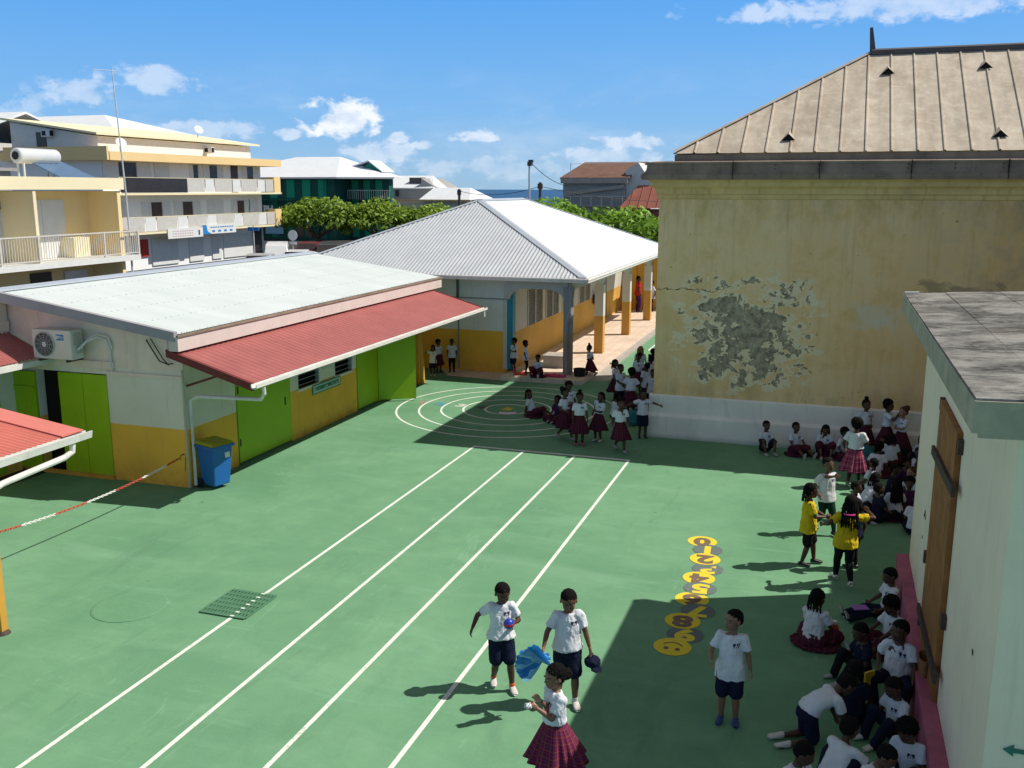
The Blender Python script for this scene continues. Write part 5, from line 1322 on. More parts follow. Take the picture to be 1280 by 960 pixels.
# ------------------------------------------------------------------ people
def A_(*a): return np.array(a, float)
def unit(v): v = np.asarray(v, float); return v / max(np.linalg.norm(v), 1e-9)
class Piece:
    def __init__(s): s.v, s.f, s.n = [], [], 0
    def add(s, V, F):
        s.v.append(np.asarray(V, float)); s.f += [tuple(i + s.n for i in f) for f in F]; s.n += len(V)
    def rings(s, R_, n=14):
        """R_: list of (centre, xaxis, yaxis) with axes already scaled"""
        V = []; F = []
        for c, ax, ay in R_:
            for j in range(n):
                t = 2 * PI * j / n; V.append(c + ax * math.cos(t) + ay * math.sin(t))
        k = len(R_)
        for i in range(k - 1):
            for j in range(n):
                q = (j + 1) % n; F.append((i * n + j, i * n + q, (i + 1) * n + q, (i + 1) * n + j))
        V.append(R_[0][0]); V.append(R_[-1][0]); b = k * n
        for j in range(n):
            q = (j + 1) % n; F.append((b, q, j)); F.append((b + 1, (k - 1) * n + j, (k - 1) * n + q))
        s.add(V, F)
    def cap(s, a, b, ra, rb, flat=False, n=12, sq=1.0, side=None):
        a, b = np.asarray(a, float), np.asarray(b, float); d = unit(b - a)
        u = np.cross(d, side if side is not None else (A_(0, 0, 1) if abs(d[2]) < .9 else A_(0, 1, 0))); u = unit(u); w_ = np.cross(d, u)
        R_ = []
        if not flat:
            for t in (80, 55, 28): r = math.radians(t); R_.append((a - d * ra * math.sin(r), u * ra * math.cos(r), w_ * ra * sq * math.cos(r)))
        R_.append((a, u * ra, w_ * ra * sq)); R_.append(((a + b) / 2, u * (ra + rb) / 2, w_ * (ra + rb) / 2 * sq)); R_.append((b, u * rb, w_ * rb * sq))
        if not flat:
            for t in (28, 55, 80): r = math.radians(t); R_.append((b + d * rb * math.sin(r), u * rb * math.cos(r), w_ * rb * sq * math.cos(r)))
        s.rings(R_, n)
    def ell(s, c, ax, ay, az_, n=14, m=9):
        V, F = [], []
        c, ax, ay, az_ = (np.asarray(q, float) for q in (c, ax, ay, az_))
        for i in range(1, m):
            p = PI * i / m - PI / 2
            for j in range(n):
                t = 2 * PI * j / n; V.append(c + az_ * math.sin(p) + (ax * math.cos(t) + ay * math.sin(t)) * math.cos(p))
        for i in range(m - 2):
            for j in range(n):
                q = (j + 1) % n; F.append((i * n + j, i * n + q, (i + 1) * n + q, (i + 1) * n + j))
        V.append(c - az_); V.append(c + az_); b = len(V) - 2
        for j in range(n):
            q = (j + 1) % n; F.append((b, q, j)); F.append((b + 1, (m - 2) * n + j, (m - 2) * n + q))
        s.add(V, F)
    def remesh(s, name, voxel, smooth=3, fac=.5):
        me = bpy.data.meshes.new(name); me.from_pydata([tuple(v) for v in np.vstack(s.v)], [], s.f); me.update()
        o = bpy.data.objects.new('tmp', me); COL.objects.link(o)
        r = o.modifiers.new('r', 'REMESH'); r.mode = 'VOXEL'; r.voxel_size = voxel
        if smooth: k = o.modifiers.new('s', 'SMOOTH'); k.factor = fac; k.iterations = smooth
        bpy.context.view_layer.update()
        out = bpy.data.meshes.new_from_object(o.evaluated_get(bpy.context.evaluated_depsgraph_get())); out.name = name
        bpy.data.objects.remove(o); bpy.data.meshes.remove(me)
        out.polygons.foreach_set('use_smooth', [True] * len(out.polygons))
        return out

def coords(me):
    a = np.empty(len(me.vertices) * 3); me.vertices.foreach_get('co', a); return a.reshape(-1, 3)
def setcoords(me, a): me.vertices.foreach_set('co', np.asarray(a).ravel()); me.update()
def wrinkle(me, amp, freq, seed, aniso=(1, 1, 1)):
    """cloth folds: displace along normals with fractal noise"""
    c = coords(me); nn = np.empty(len(me.vertices) * 3); me.vertices.foreach_get('normal', nn); nn = nn.reshape(-1, 3)
    d = np.array([noise.fractal(Vector((p[0] * aniso[0] * freq + seed, p[1] * aniso[1] * freq, p[2] * aniso[2] * freq)), .6, 2.1, 3) for p in c])
    setcoords(me, c + nn * (d * amp)[:, None])

def ik(a, tgt, l1, l2, pole):
    a, tgt = np.asarray(a, float), np.asarray(tgt, float)
    d = tgt - a; L_ = np.linalg.norm(d); L2 = min(max(L_, abs(l1 - l2) + .01 * l1), (l1 + l2) * .995); d = unit(d)
    x = (l1 * l1 - l2 * l2 + L2 * L2) / (2 * L2); h = math.sqrt(max(l1 * l1 - x * x, 0))
    p = np.asarray(pole, float); p = p - d * (p @ d)
    if np.linalg.norm(p) < 1e-4: p = A_(0, 1, 0) - d * d[1]
    return a + d * x + unit(p) * h, a + d * L2

def rot(v, axis, ang):
    axis = unit(axis); v = np.asarray(v, float)
    return v * math.cos(ang) + np.cross(axis, v) * math.sin(ang) + axis * (axis @ v) * (1 - math.cos(ang))

PP = dict(
    stand=dict(pel=(0, 0, .505), fl=(-.062, .0), fr=(.062, .0)),
    walk=dict(pel=(0, 0, .495), fl=(-.05, .15), fr=(.05, -.15), heel_r=.05),
    walk2=dict(pel=(0, 0, .495), fl=(-.05, -.15), fr=(.05, .15), heel_l=.05),
    run=dict(pel=(0, .02, .48), fl=(-.04, .22), fr=(.04, -.22), heel_r=.10, lean=.18),
    sit_out=dict(pel=(0, 0, .085), fl=(-.10, .44), fr=(.10, .42), toes_up=True),
    sit_knees=dict(pel=(0, 0, .085), fl=(-.08, .27), fr=(.08, .25), lean=.05),
    sit_cross=dict(pel=(0, 0, .085), fl=(.07, .17), fr=(-.07, .21), pole_l=(-1, .35, .15), pole_r=(1, .35, .15), lean=.15),
    sit_side=dict(pel=(0, 0, .085), fl=(.20, .02), fr=(.26, .16), pole_l=(-.3, 1, .1), pole_r=(.3, 1, .1), lean=.05),
    squat=dict(pel=(0, 0, .17), fl=(-.09, .10), fr=(.09, .10), lean=.25),
    kneel=dict(pel=(0, 0, .27), fl=(-.07, -.20), fr=(.07, -.20), pole_l=(-.1, .7, -1), pole_r=(.1, .7, -1), lean=1.25, kneel=True),
)

SK = {'d': (.085, .038, .022), 'm': (.15, .070, .040), 'l': (.26, .135, .080), 'f': (.32, .17, .11)}

def person(x, y, h, face, label, pose='stand', hands=(None, None), sk='d', top='shirt', bottom=('shorts', 'navy'), hair='short', shoes='shoe_w', detail=1,
           lean=None, side=0.0, turn=0.0, look=(0, 0), z=0.0, emblem=True, group='schoolchildren in the yard', curl=.5, cfg=None, hem=.43, seed=None, bag=None, hairm='hair', world_rot=None, socks=False, adult=False, flare=.112):
    """face: 0 = towards the viewer side of the yard (south-south-east), +90 = right along it, 180 = away"""
    global _pc
    _pc = globals().get('_pc', 0) + 1
    sd = seed or _pc
    rg = np.random.default_rng(sd * 13 + 5)
    a_ = math.radians(face); fw = A_(.319, -.948) * math.cos(a_) + A_(.948, .319) * math.sin(a_)
    rz = math.atan2(-fw[0], fw[1])
    root = empty('person', (x, y, z), rz, label, 'person', group)
    P = dict(PP[pose]);
    if cfg: P.update(cfg)
    if lean is None: lean = P.get('lean', 0.0)
    S = h
    vox = {0: .0048, 1: .0105, 2: .015}[detail]
    pel = A_(*P['pel']) * S
    T = unit((math.sin(side), math.sin(lean), math.cos(lean)))
    # pelvis and chest frames
    pr = A_(1, 0, 0); pf = A_(0, 1, 0)
    cr = rot(pr, T, turn); cr = unit(cr - T * (cr @ T)); cf = np.cross(T, cr)
    if cf @ A_(0, 1, 0) < 0 and abs(turn) < 1.2: cf = -cf
    cf = unit(np.cross(T, cr))
    pu = unit(A_(0, math.sin(lean * .4), math.cos(lean * .4))); pf2 = unit(np.cross(pu, pr))
    sp = lambda t: pel + pu * min(t, .10) * S + T * max(t - .10, 0) * S      # point on the spine, t in body heights
    neck = sp(.312); shc = sp(.282)
    shl, shr = shc - cr * .094 * S, shc + cr * .094 * S
    # head frame
    yw, pt = math.radians(look[0]), math.radians(look[1])
    hu0 = unit(T * .6 + A_(0, 0, 1) * (.8 if lean < 1 else .0) + (A_(0, .3, .6) if lean >= 1 else 0))
    hf0 = unit(cf - hu0 * (cf @ hu0)); hf = rot(hf0, hu0, -yw); hr = unit(np.cross(hf, hu0)); hf = rot(hf, hr, -pt); hu = unit(np.cross(hr, hf))
    Hh = (.172 if not adult else .135) * S
    hc = neck + T * .012 * S + hu * .022 * S + hf * .006 * S       # chin level origin
    HL = lambda a, b, c: hc + (hr * a + hf * b + hu * c) * Hh
    # legs
    hipl, hipr = pel - pr * .052 * S, pel + pr * .052 * S
    lt, ls_ = .24 * S, .235 * S
    ank = []
    for k, hp in (('l', hipl), ('r', hipr)):
        fx, fy = P['f' + k][:2]; fz = .038 + P.get('heel_' + k, 0)
        if P.get('toes_up'): fz = .045
        if P.get('kneel'): fz = .03
        t = A_(fx * S, fy * S, fz * S)
        pole = P.get('pole_' + k, (0, 1, .25) if pel[2] > .3 * S else ((-.25 if k == 'l' else .25), .25, 1))
        kn, an = ik(hp, t, lt, ls_, pole); kn[2] = max(kn[2], .045 * S); ank.append((hp, kn, an, k))
    # arms
    la, lf_ = .155 * S, .128 * S
    arms = []
    for i, (sh, sgn) in enumerate(((shl, -1), (shr, 1))):
        tg = hands[i]
        if tg is None: tg = (sgn * (.135 + .02 * rg.random()), .02 + .05 * rg.uniform(-1, 1), pel[2] / S + .015) if pel[2] > .3 * S else (sgn * .12, .17, pel[2] / S + .08)
        tg = A_(*tg) * S
        pole = (sgn * .5, -1, -.2)
        el_, wr = ik(sh, tg, la, lf_, pole); arms.append((sh, el_, wr, sgn))
    # ---------- body
    B = Piece()
    def tr(t, rx, ry, fwd=0):
        c = sp(t); fr_ = min(max((t - .02) / .15, 0), 1)
        ax = unit(pr * (1 - fr_) + cr * fr_); up_ = unit(pu * (1 - fr_) + T * fr_); ay = unit(np.cross(up_, ax))
        return (c + ay * fwd * S, ax * rx * 1.12 * S, ay * ry * 1.14 * S)
    fat = 1.0
    B.rings([tr(-.055, .04, .035), tr(-.035, .078, .058, -.004), tr(0, .088, .064, -.006), tr(.04, .082, .060), tr(.09, .074, .054, .004), tr(.14, .076, .054, .004), tr(.20, .082, .056, .002),
             tr(.25, .086, .052), tr(.285, .075, .044), tr(.305, .045, .034), tr(.325, .030, .028)], 18)
    B.cap(shl, shr, .033 * S, .033 * S); B.cap(neck - T * .02 * S, hc + hu * .30 * Hh - hf * .03 * S, .030 * S, .029 * S)
    # head
    B.ell(HL(0, -.07, .60), hr * .385 * Hh, hf * .455 * Hh, hu * .41 * Hh)
    B.ell(HL(0, .12, .34), hr * .295 * Hh, hf * .30 * Hh, hu * .35 * Hh)
    B.ell(HL(0, .20, .12), hr * .15 * Hh, hf * .18 * Hh, hu * .12 * Hh)
    if detail < 2:
        for sgn in (-1, 1):
            B.ell(HL(sgn * .385, -.05, .45), hr * .035 * Hh, hf * .085 * Hh, hu * .12 * Hh, 8, 6)
            B.ell(HL(sgn * .17, .24, .33), hr * .10 * Hh, hf * .12 * Hh, hu * .12 * Hh, 8, 6)
            B.ell(HL(sgn * .14, .355, .555), hr * .12 * Hh, hf * .05 * Hh, hu * .035 * Hh, 8, 6)
        B.ell(HL(0, .40, .47), hr * .032 * Hh, hf * .06 * Hh, hu * .11 * Hh, 8, 6); B.ell(HL(0, .435, .385), hr * .07 * Hh, hf * .06 * Hh, hu * .045 * Hh, 8, 6)
        B.ell(HL(0, .385, .245), hr * .105 * Hh, hf * .055 * Hh, hu * .022 * Hh, 8, 6); B.ell(HL(0, .375, .20), hr * .085 * Hh, hf * .055 * Hh, hu * .024 * Hh, 8, 6)
    # arms and hands
    hands_at = []
    for sh, el_, wr, sgn in arms:
        B.cap(sh, el_, .030 * S, .0225 * S); m_ = el_ + (wr - el_) * .35; B.cap(el_, m_, .0228 * S, .0225 * S); B.cap(m_, wr, .0222 * S, .0148 * S)
        d = unit(wr - el_); n_ = A_(-sgn, 0, 0) * .9 + A_(0, .25, .1); n_ = unit(n_ - d * (n_ @ d)); w_ = unit(np.cross(d, n_))
        if w_ @ (A_(0, 1, 0) + A_(0, 0, .8)) < 0: w_ = -w_
        pc = wr + d * .026 * S
        B.ell(pc, w_ * .024 * S, n_ * .0115 * S, d * .034 * S, 10, 7)
        hands_at.append((wr + d * .05 * S, d, n_, w_))
        cu = curl
        if detail < 2:
            fr_r = .0062 * S if detail == 0 else .0085 * S
            fs = ((-.0185, .034), (-.0063, .041), (.0063, .044), (.0185, .038)) if detail == 0 else ((-.015, .036), (.0, .043), (.015, .040))
            for off, ln in fs:
                b0 = wr + d * .046 * S + w_ * off * S * .95
                d1 = unit(d * math.cos(cu * .6) + n_ * math.sin(cu * .6) + w_ * off * 4); b1_ = b0 + d1 * ln * S * .5
                d2 = unit(d * math.cos(cu * 1.9) + n_ * math.sin(cu * 1.9)); b2_ = b1_ + d2 * ln * S * .5
                B.cap(b0 - d * .012 * S, b1_, fr_r, fr_r * .95, n=8); B.cap(b1_, b2_, fr_r * .95, fr_r * .8, n=8)
            t0 = wr + d * .012 * S + w_ * .018 * S; t1 = t0 + unit(w_ * .75 + d * .65 + n_ * .25) * .024 * S; t2 = t1 + unit(d + n_ * .45 + w_ * .1) * .019 * S
            B.cap(t0, t1, fr_r * 1.2, fr_r * 1.05, n=8); B.cap(t1, t2, fr_r * 1.05, fr_r * .85, n=8)
        else:
            B.cap(wr + d * .03 * S, wr + d * .075 * S + n_ * .012 * S, .014 * S, .010 * S); B.cap(wr + d * .01 * S + w_ * .015 * S, wr + d * .04 * S + w_ * .03 * S, .008 * S, .007 * S)
    # legs
    feet = []
    for hp, kn, an, k in ank:
        B.cap(hp, kn, .054 * S, .034 * S); m_ = kn + (an - kn) * .32
        cb = unit(np.cross(np.cross(an - kn, kn - hp), an - kn)) if np.linalg.norm(np.cross(an - kn, kn - hp)) > 1e-5 else A_(0, -1, 0)
        B.cap(kn, m_, .0325 * S, .034 * S); B.cap(m_, an, .034 * S, .0195 * S)
        if P.get('toes_up'): fd = unit(A_(.15 if k == 'r' else -.15, .35, 1))
        elif P.get('kneel'): fd = unit(A_(0, -1, -.15))
        else:
            hv = P.get('heel_' + k, 0); fd = unit(A_(.12 if k == 'r' else -.12, 1, -hv * 7))
        B.cap(an - fd * .008 * S - A_(0, 0, .010 * S) * (0 if P.get('toes_up') else 1), an + fd * .060 * S - (A_(0, 0, .020 * S) if not P.get('toes_up') else fd * .01 * S), .017 * S, .009 * S)
        feet.append((an, fd, kn))
    body = B.remesh('body', vox, 2 if detail == 0 else 3)
    c = coords(body); n = len(c); skc = np.array(SK[sk]) * rg.uniform(.88, 1.1)
    ca = body.color_attributes.new('Col', 'FLOAT_COLOR', 'POINT'); C4 = np.ones((n, 4)); C4[:, :3] = skc
    L = (c - hc) / Hh; lx, ly, lz = L @ hr, L @ hf, L @ hu
    def soft(v, e=.25): return np.clip((1 - v) / e, 0, 1)[:, None]
    if detail < 2:
        frn = ly > .12
        lips = soft(np.sqrt((lx / .11) ** 2 + ((lz - .222) / .045) ** 2)) * (ly > .3)[:, None]; C4[:, :3] = C4[:, :3] * (1 - .6 * lips) + np.array([.16, .05, .04]) * .6 * lips
        mouth = soft(np.sqrt((lx / .10) ** 2 + ((lz - .222) / .014) ** 2)) * (ly > .3)[:, None]; C4[:, :3] *= (1 - .7 * mouth)
        for sgn in (-1, 1):
            ey_ = soft(np.sqrt(((lx - sgn * .145) / .078) ** 2 + ((lz - .49) / .036) ** 2), .3) * frn[:, None]; C4[:, :3] = C4[:, :3] * (1 - ey_) + np.array([.42, .39, .36]) * ey_
            ir = soft(np.sqrt(((lx - sgn * .145) / .042) ** 2 + ((lz - .49) / .042) ** 2), .3) * frn[:, None]; C4[:, :3] = C4[:, :3] * (1 - ir) + np.array([.012, .008, .006]) * ir
            br = soft(np.sqrt(((lx - sgn * .15) / .105) ** 2 + ((lz - .60) / .026) ** 2), .4) * frn[:, None]; C4[:, :3] *= (1 - .8 * br)
            so_ = soft(np.sqrt(((lx - sgn * .145) / .12) ** 2 + ((lz - .48) / .09) ** 2), .8) * frn[:, None]; C4[:, :3] *= (1 - .22 * so_ * (1 - ey_))
            no = soft(np.sqrt(((lx - sgn * .032) / .018) ** 2 + ((lz - .36) / .014) ** 2), .5) * (ly > .4)[:, None]; C4[:, :3] *= (1 - .6 * no)
    for (hp_, d, n_, w_) in hands_at:
        q = c - hp_; near = (np.linalg.norm(q, axis=1) < .06 * S) & ((q @ n_) > .004 * S)
        C4[near, :3] = np.minimum(C4[near, :3] * 2.0, .4)
    ca.data.foreach_set('color', C4.ravel())
    bo = link_mesh('body', body, M['skin'], root)
    # ---------- shirt
    if top:
        Q = Piece(); ht = hem - .505
        g_ = 1.13
        def tq(t, rx, ry, f=0): return tr(t, rx, ry, f)
        seated = pel[2] < .3 * S
        t0 = ht if not seated else -.01
        out_ = (not seated) and hem < .53
        rr_ = [tq(t0, .116, .091), tq(t0 + .012, .118, .092), tq(max(.025, t0 + .03), .113, .087)] if out_ else ([tq(.02, .104, .082), tq(.035, .105, .083), tq(.05, .102, .080)] if seated else [tq(t0, .088, .064), tq(t0 + .01, .094, .070), tq(max(.03, t0 + .03), .098, .075)])
        Q.rings(rr_ + [tq(.08, .098, .075, .003), tq(.14, .092, .068, .004), tq(.20, .091, .067, .003), tq(.25, .088, .060), tq(.283, .074, .051), tq(.302, .055, .043), tq(.310, .041, .038)], 20)
        for (sh, el_, wr, sgn) in arms:
            e_ = sh + (el_ - sh) * .70
            Q.cap(shc + cr * sgn * .065 * S, sh, .041 * S, .040 * S); Q.cap(sh, e_, .040 * S, .045 * S, flat=False if detail > 1 else True, n=14); Q.ell(sh, cr * .043 * S, cf * .043 * S, T * .041 * S)
        sm = Q.remesh('shirt', max(vox * 1.25, .008), 3)
        wrinkle(sm, .015 if detail == 0 else .011, 9 / S * 1.1, sd * 3.7, (1, 1, .55))
        if detail == 0: wrinkle(sm, .004, 26, sd * 1.7, (1, 1, .6))
        so_ = link_mesh('shirt', sm, M[top], root)
        if detail == 0:
            mb = MB(); pts = [tuple(neck - T * .006 * S + cr * .040 * S * math.cos(2 * PI * k / 20) + cf * .038 * S * math.sin(2 * PI * k / 20) - T * .010 * S * max(0, math.sin(2 * PI * k / 20))) for k in range(21)]
            mb.tube(pts, .008 * S, 7); mb.build('collar', M[top], so_)
        if emblem and detail < 2 and top.startswith('shirt') and top not in ('shirt_y', 'shirt_red'):
            bv = BVHTree.FromPolygons([tuple(v) for v in coords(sm)], [tuple(p.vertices) for p in sm.polygons])
            mb = MB(); s_ = .021 * S; c0 = sp(.232) - cr * .043 * S
            shapes = ([(-1.3, 1), (-.15, .9), (-.15, .25), (-.6, .1), (-.75, -.9), (-1.15, -.2), (-1.25, .3)], [(.15, .9), (1.3, 1), (1.25, .3), (1.15, -.2), (.75, -.9), (.6, .1), (.15, .25)], [(-.22, -.15), (.22, -.15), (.15, -.6), (-.15, -.6)])
            for shp in shapes:
                pts = []
                for (u_, v_) in shp:
                    o_ = c0 + cr * u_ * s_ + T * v_ * s_ + cf * .2
                    hit = bv.ray_cast(Vector(o_), Vector(-cf))
                    p_ = np.array(hit[0]) if hit[0] is not None else c0 + cf * .08
                    pts.append(tuple(p_ + cf * .0035))
                mb.poly(pts[::-1])
            mb.build('emblem', M['emblem'], so_)
    # ---------- lower clothing
    kind_, bm = bottom
    UVW = None
    standing = pel[2] > .3 * S
    if kind_ == 'skirt' and standing:
        zt, zb = pel[2] + .075 * S, (.245 if not adult else .28) * S; n, rows = 96, 12
        mb = MB(); us = []
        sway = A_(rg.uniform(-.02, .02), rg.uniform(-.03, .01)) * S
        for r in range(rows + 1):
            t = r / rows; rad = (.080 + flare * t ** .85) * S
            for j in range(n):
                an_ = 2 * PI * j / n; pl_ = 1 + .10 * t * math.sin(an_ * 14 + 1.5 * math.sin(an_ * 3 + sd)) + .06 * t * math.sin(an_ * 5 + sd)
                p = A_(pel[0], pel[1], 0) + A_(math.cos(an_) * rad * pl_, math.sin(an_) * rad * pl_ * (.80 + .1 * t), zt - (zt - zb) * t + .01 * S * math.sin(an_ * 4 + sd) * t)
                p[:2] += sway * t + (A_(0, math.sin(lean) * .07 * S) * (1 - t)); mb.v.append(tuple(p))
        for r in range(rows):
            for j in range(n):
                q = (j + 1) % n; mb.f.append((r * n + j, r * n + q, (r + 1) * n + q, (r + 1) * n + j)); mb.m.append(0)
        me = bpy.data.meshes.new('skirt'); me.from_pydata(mb.v, [], mb.f); me.update(); uvl = me.uv_layers.new(name='UVMap')
        for p in me.polygons:
            r, j = divmod(p.index, n)
            for li, (rr, jj) in zip(p.loop_indices, ((r, j), (r, j + 1), (r + 1, j + 1), (r + 1, j))): uvl.data[li].uv = (jj / n * 1.05 * S / 1.25, rr / rows * (zt - zb))
        so2 = link_mesh('skirt', me, M[bm], root, smooth=True)
        sld = so2.modifiers.new('thickness', 'SOLIDIFY'); sld.thickness = .004
    else:
        Q = Piece()
        if kind_ == 'skirt':
            Q.rings([tr(-.06, .085, .07), tr(-.03, .125, .10), tr(.01, .12, .095), tr(.05, .098, .075), tr(.075, .090, .068)], 18)
            for hp, kn, an, k in ank:
                e_ = hp + (kn - hp) * (1.0 if pose != 'kneel' else .8); Q.cap(hp, e_, .085 * S, .075 * S)
            (h1, k1, _, _), (h2, k2, _, _) = ank
            mid = (k1 + k2) / 2; wd = np.linalg.norm(k1 - k2) / 2
            Q.ell((pel + mid) / 2 - A_(0, 0, .01 * S), unit(k2 - k1) * (wd + .05 * S), unit(mid - pel + A_(0, .001, 0)) * np.linalg.norm(mid - pel) * .62, A_(0, 0, .05 * S))
            if P.get('spread', True) and pel[2] < .2 * S:
                cx = pel * .65 + mid * .35
                Q.ell(A_(cx[0], cx[1], .022 * S), A_(.255 * S, 0, 0), A_(0, .215 * S, 0), A_(0, 0, .03 * S), 26, 8)
        else:
            Q.rings([tr(-.075, .05, .045), tr(-.055, .085, .068), tr(0, .100, .076, -.004), tr(.04, .094, .070), tr(.075, .088, .065)], 18)
            for hp, kn, an, k in ank:
                if kind_ == 'shorts':
                    e_ = hp + (kn - hp) * .86; Q.cap(hp, e_, .068 * S, .062 * S); 
                elif kind_ == 'leggings':
                    Q.cap(hp, kn, .064 * S, .043 * S); m_ = kn + (an - kn) * .35; Q.cap(kn, m_, .039 * S, .038 * S); Q.cap(m_, an - (an - kn) * .04, .038 * S, .026 * S, flat=True)
                elif kind_ == 'trousers':
                    Q.cap(hp, kn, .065 * S, .050 * S); Q.cap(kn, an - (an - kn) * .02, .048 * S, .042 * S)
        v2 = max(vox * 1.3, .0085)
        sm = Q.remesh(kind_, v2, 3)
        wrinkle(sm, .007 if kind_ != 'skirt' else .018, (9 if kind_ != 'skirt' else 12), sd * 2.3, (1, 1, .7 if kind_ != 'skirt' else .3))
        cc = coords(sm); cc[:, 2] = np.maximum(cc[:, 2], .004); setcoords(sm, cc)
        if kind_ == 'skirt':
            uvl = sm.uv_layers.new(name='UVMap'); rel = cc - A_(pel[0], pel[1], 0)
            ang = np.arctan2(rel[:, 0], rel[:, 1]); rad = np.hypot(rel[:, 0], rel[:, 1]) + cc[:, 2] * .6
            vi = np.empty(len(sm.loops), dtype=np.int64); sm.loops.foreach_get('vertex_index', vi)
            uvl.data.foreach_set('uv', np.stack([rel[vi, 0] + rel[vi, 2] * .3, rel[vi, 1] + cc[vi, 2] * .8], 1).ravel())
        link_mesh(kind_, sm, M[bm], root)
        if kind_ == 'skirt_over': pass
    if socks:
        for an, fd, kn in feet:
            Q = Piece(); Q.cap(an + (kn - an) * .02, an + (kn - an) * .20, .024 * S, .027 * S, flat=True); link_mesh('sock', Q.remesh('sock', .008, 2), M['sock' if socks is True else socks], root)
    # ---------- shoes
    for an, fd, kn in feet:
        up_ = unit(unit(kn - an) - fd * (unit(kn - an) @ fd)) if not (standing and not P.get('kneel')) else unit(A_(0, 0, 1) - fd * fd[2])
        sx_ = unit(np.cross(fd, up_)); base = an - up_ * .030 * S
        mb = MB(); prof = ((-.034, .016, .030), (-.028, .021, .044), (-.010, .023, .050), (.015, .0235, .046), (.040, .026, .036), (.065, .027, .029), (.085, .023, .024), (.097, .013, .018))
        nr = 12
        for (t_, w_, hh) in prof:
            for j in range(nr):
                q = 2 * PI * j / nr; cx_, sz_ = math.cos(q), math.sin(q)
                xx = w_ * (abs(cx_) ** .7) * (1 if cx_ > 0 else -1); zz = hh * (.5 + .5 * (abs(sz_) ** .8) * (1 if sz_ > 0 else -1))
                mb.v.append(tuple(base + fd * t_ * 1.1 * S + sx_ * xx * 1.14 * S + up_ * zz * 1.05 * S))
        k_ = len(prof)
        for i in range(k_ - 1):
            for j in range(nr):
                q = (j + 1) % nr; mb.f.append((i * nr + j, i * nr + q, (i + 1) * nr + q, (i + 1) * nr + j)); mb.m.append(1 if 7 <= j <= 10 else 0)
        mb.f.append(tuple(range(nr))); mb.f.append(tuple((k_ - 1) * nr + j for j in reversed(range(nr)))); mb.m += [0, 0]
        mb.build('shoe', [M[shoes], M['sole']], root, smooth=True)
    # ---------- hair
    H = Piece(); noisy = .006
    if hair == 'short':
        H.ell(HL(0, -.10, .675), hr * .402 * Hh, hf * .452 * Hh, hu * .365 * Hh); H.ell(HL(0, -.24, .52), hr * .36 * Hh, hf * .32 * Hh, hu * .34 * Hh); noisy = .004
    else:
        H.ell(HL(0, -.115, .66), hr * .415 * Hh, hf * .46 * Hh, hu * .40 * Hh); H.ell(HL(0, -.22, .50), hr * .38 * Hh, hf * .36 * Hh, hu * .38 * Hh)
        ext = []
        if hair == 'buns':
            for sgn in (-1, 1): ext.append((HL(sgn * .34, -.15, 1.05), .20))
        elif hair == 'puff': ext.append((HL(0, -.50, .85), .30))
        elif hair == 'topbun': ext.append((HL(0, -.12, 1.18), .21))
        elif hair == 'lowpuff': ext.append((HL(0, -.62, .40), .26))
        elif hair == 'afro':
            H.ell(HL(0, -.12, .72), hr * .50 * Hh, hf * .50 * Hh, hu * .46 * Hh); noisy = .014
        for p_, r_ in ext: H.ell(p_, hr * r_ * Hh, hf * r_ * Hh, hu * r_ * .95 * Hh); noisy = .010
        def strand(a0, b0, L_, r0=.05):
            p0 = HL(a0, b0, .55); prev = p0
            for q in range(6):
                dn = unit(A_(0, 0, -1) * (.4 + q * .25) + (p0 - HL(0, 0, .55)) / Hh * .25 - T * .3)
                nx_ = prev + dn * L_ / 6 * Hh; 
                H.cap(prev, nx_, r0 * Hh * (1.15 if q % 2 else .9), r0 * Hh * (.9 if q % 2 else 1.15), n=8); prev = nx_
        if hair == 'braids':
            for k in range(7):
                t_ = -1.25 + 2.5 * k / 6; strand(.42 * math.sin(t_), -.12 - .40 * math.cos(t_), .75 + .15 * rg.random(), .055)
        elif hair == 'longbraids':
            for k in range(9):
                t_ = -1.2 + 2.4 * k / 8; strand(.42 * math.sin(t_), -.14 - .38 * math.cos(t_), 1.35 + .3 * rg.random(), .055)
        elif hair == 'ponytail':
            q0 = HL(0, -.5, .8); q1 = HL(0, -.72, .45); q2 = HL(0, -.70, -.05); H.cap(q0, q1, .14 * Hh, .15 * Hh); H.cap(q1, q2, .15 * Hh, .07 * Hh)
        elif hair == 'long':
            for a0 in (-.3, -.1, .1, .3):
                q0 = HL(a0, -.3, .6); q1 = HL(a0 * 1.25, -.38, .1); q2 = q1 - A_(0, 0, .38 * Hh) - T * .1 * Hh; H.cap(q0, q1, .2 * Hh, .16 * Hh); H.cap(q1, q2, .16 * Hh, .08 * Hh)
    hm = H.remesh('hair', max(vox, .006), 1)
    # keep the hair off the face
    cc = coords(hm); L = (cc - hc) / Hh; ly, lz, lx = L @ hf, L @ hu, L @ hr
    line = .70 + .10 * (1 - np.clip(np.abs(lx) / .35, 0, 1)) if hair != 'short' else .74 + .06 * (1 - np.clip(np.abs(lx) / .35, 0, 1))
    msk = (ly > .05) & (lz < line) & (lz > .05); cc[msk] -= hf[None, :] * ((ly[msk] - .05) * Hh)[:, None] * .9; setcoords(hm, cc)
    wrinkle(hm, noisy, 60, sd * 1.3)
    ho = link_mesh('hair', hm, M[hairm], root)
    return dict(root=root, hands=hands_at, S=S, rz=rz, sp=sp, cf=cf, cr=cr, T=T, pel=pel, HL=HL, Hh=Hh, hair=ho, feet=feet, ank=ank, shirt=(so_ if top else None))

def to_world(p, local):
    r = p['root']; v = Matrix.Rotation(r.rotation_euler[2], 4, 'Z') @ Vector(local); return Vector(r.location) + v

G0 = 'schoolchildren in the yard'
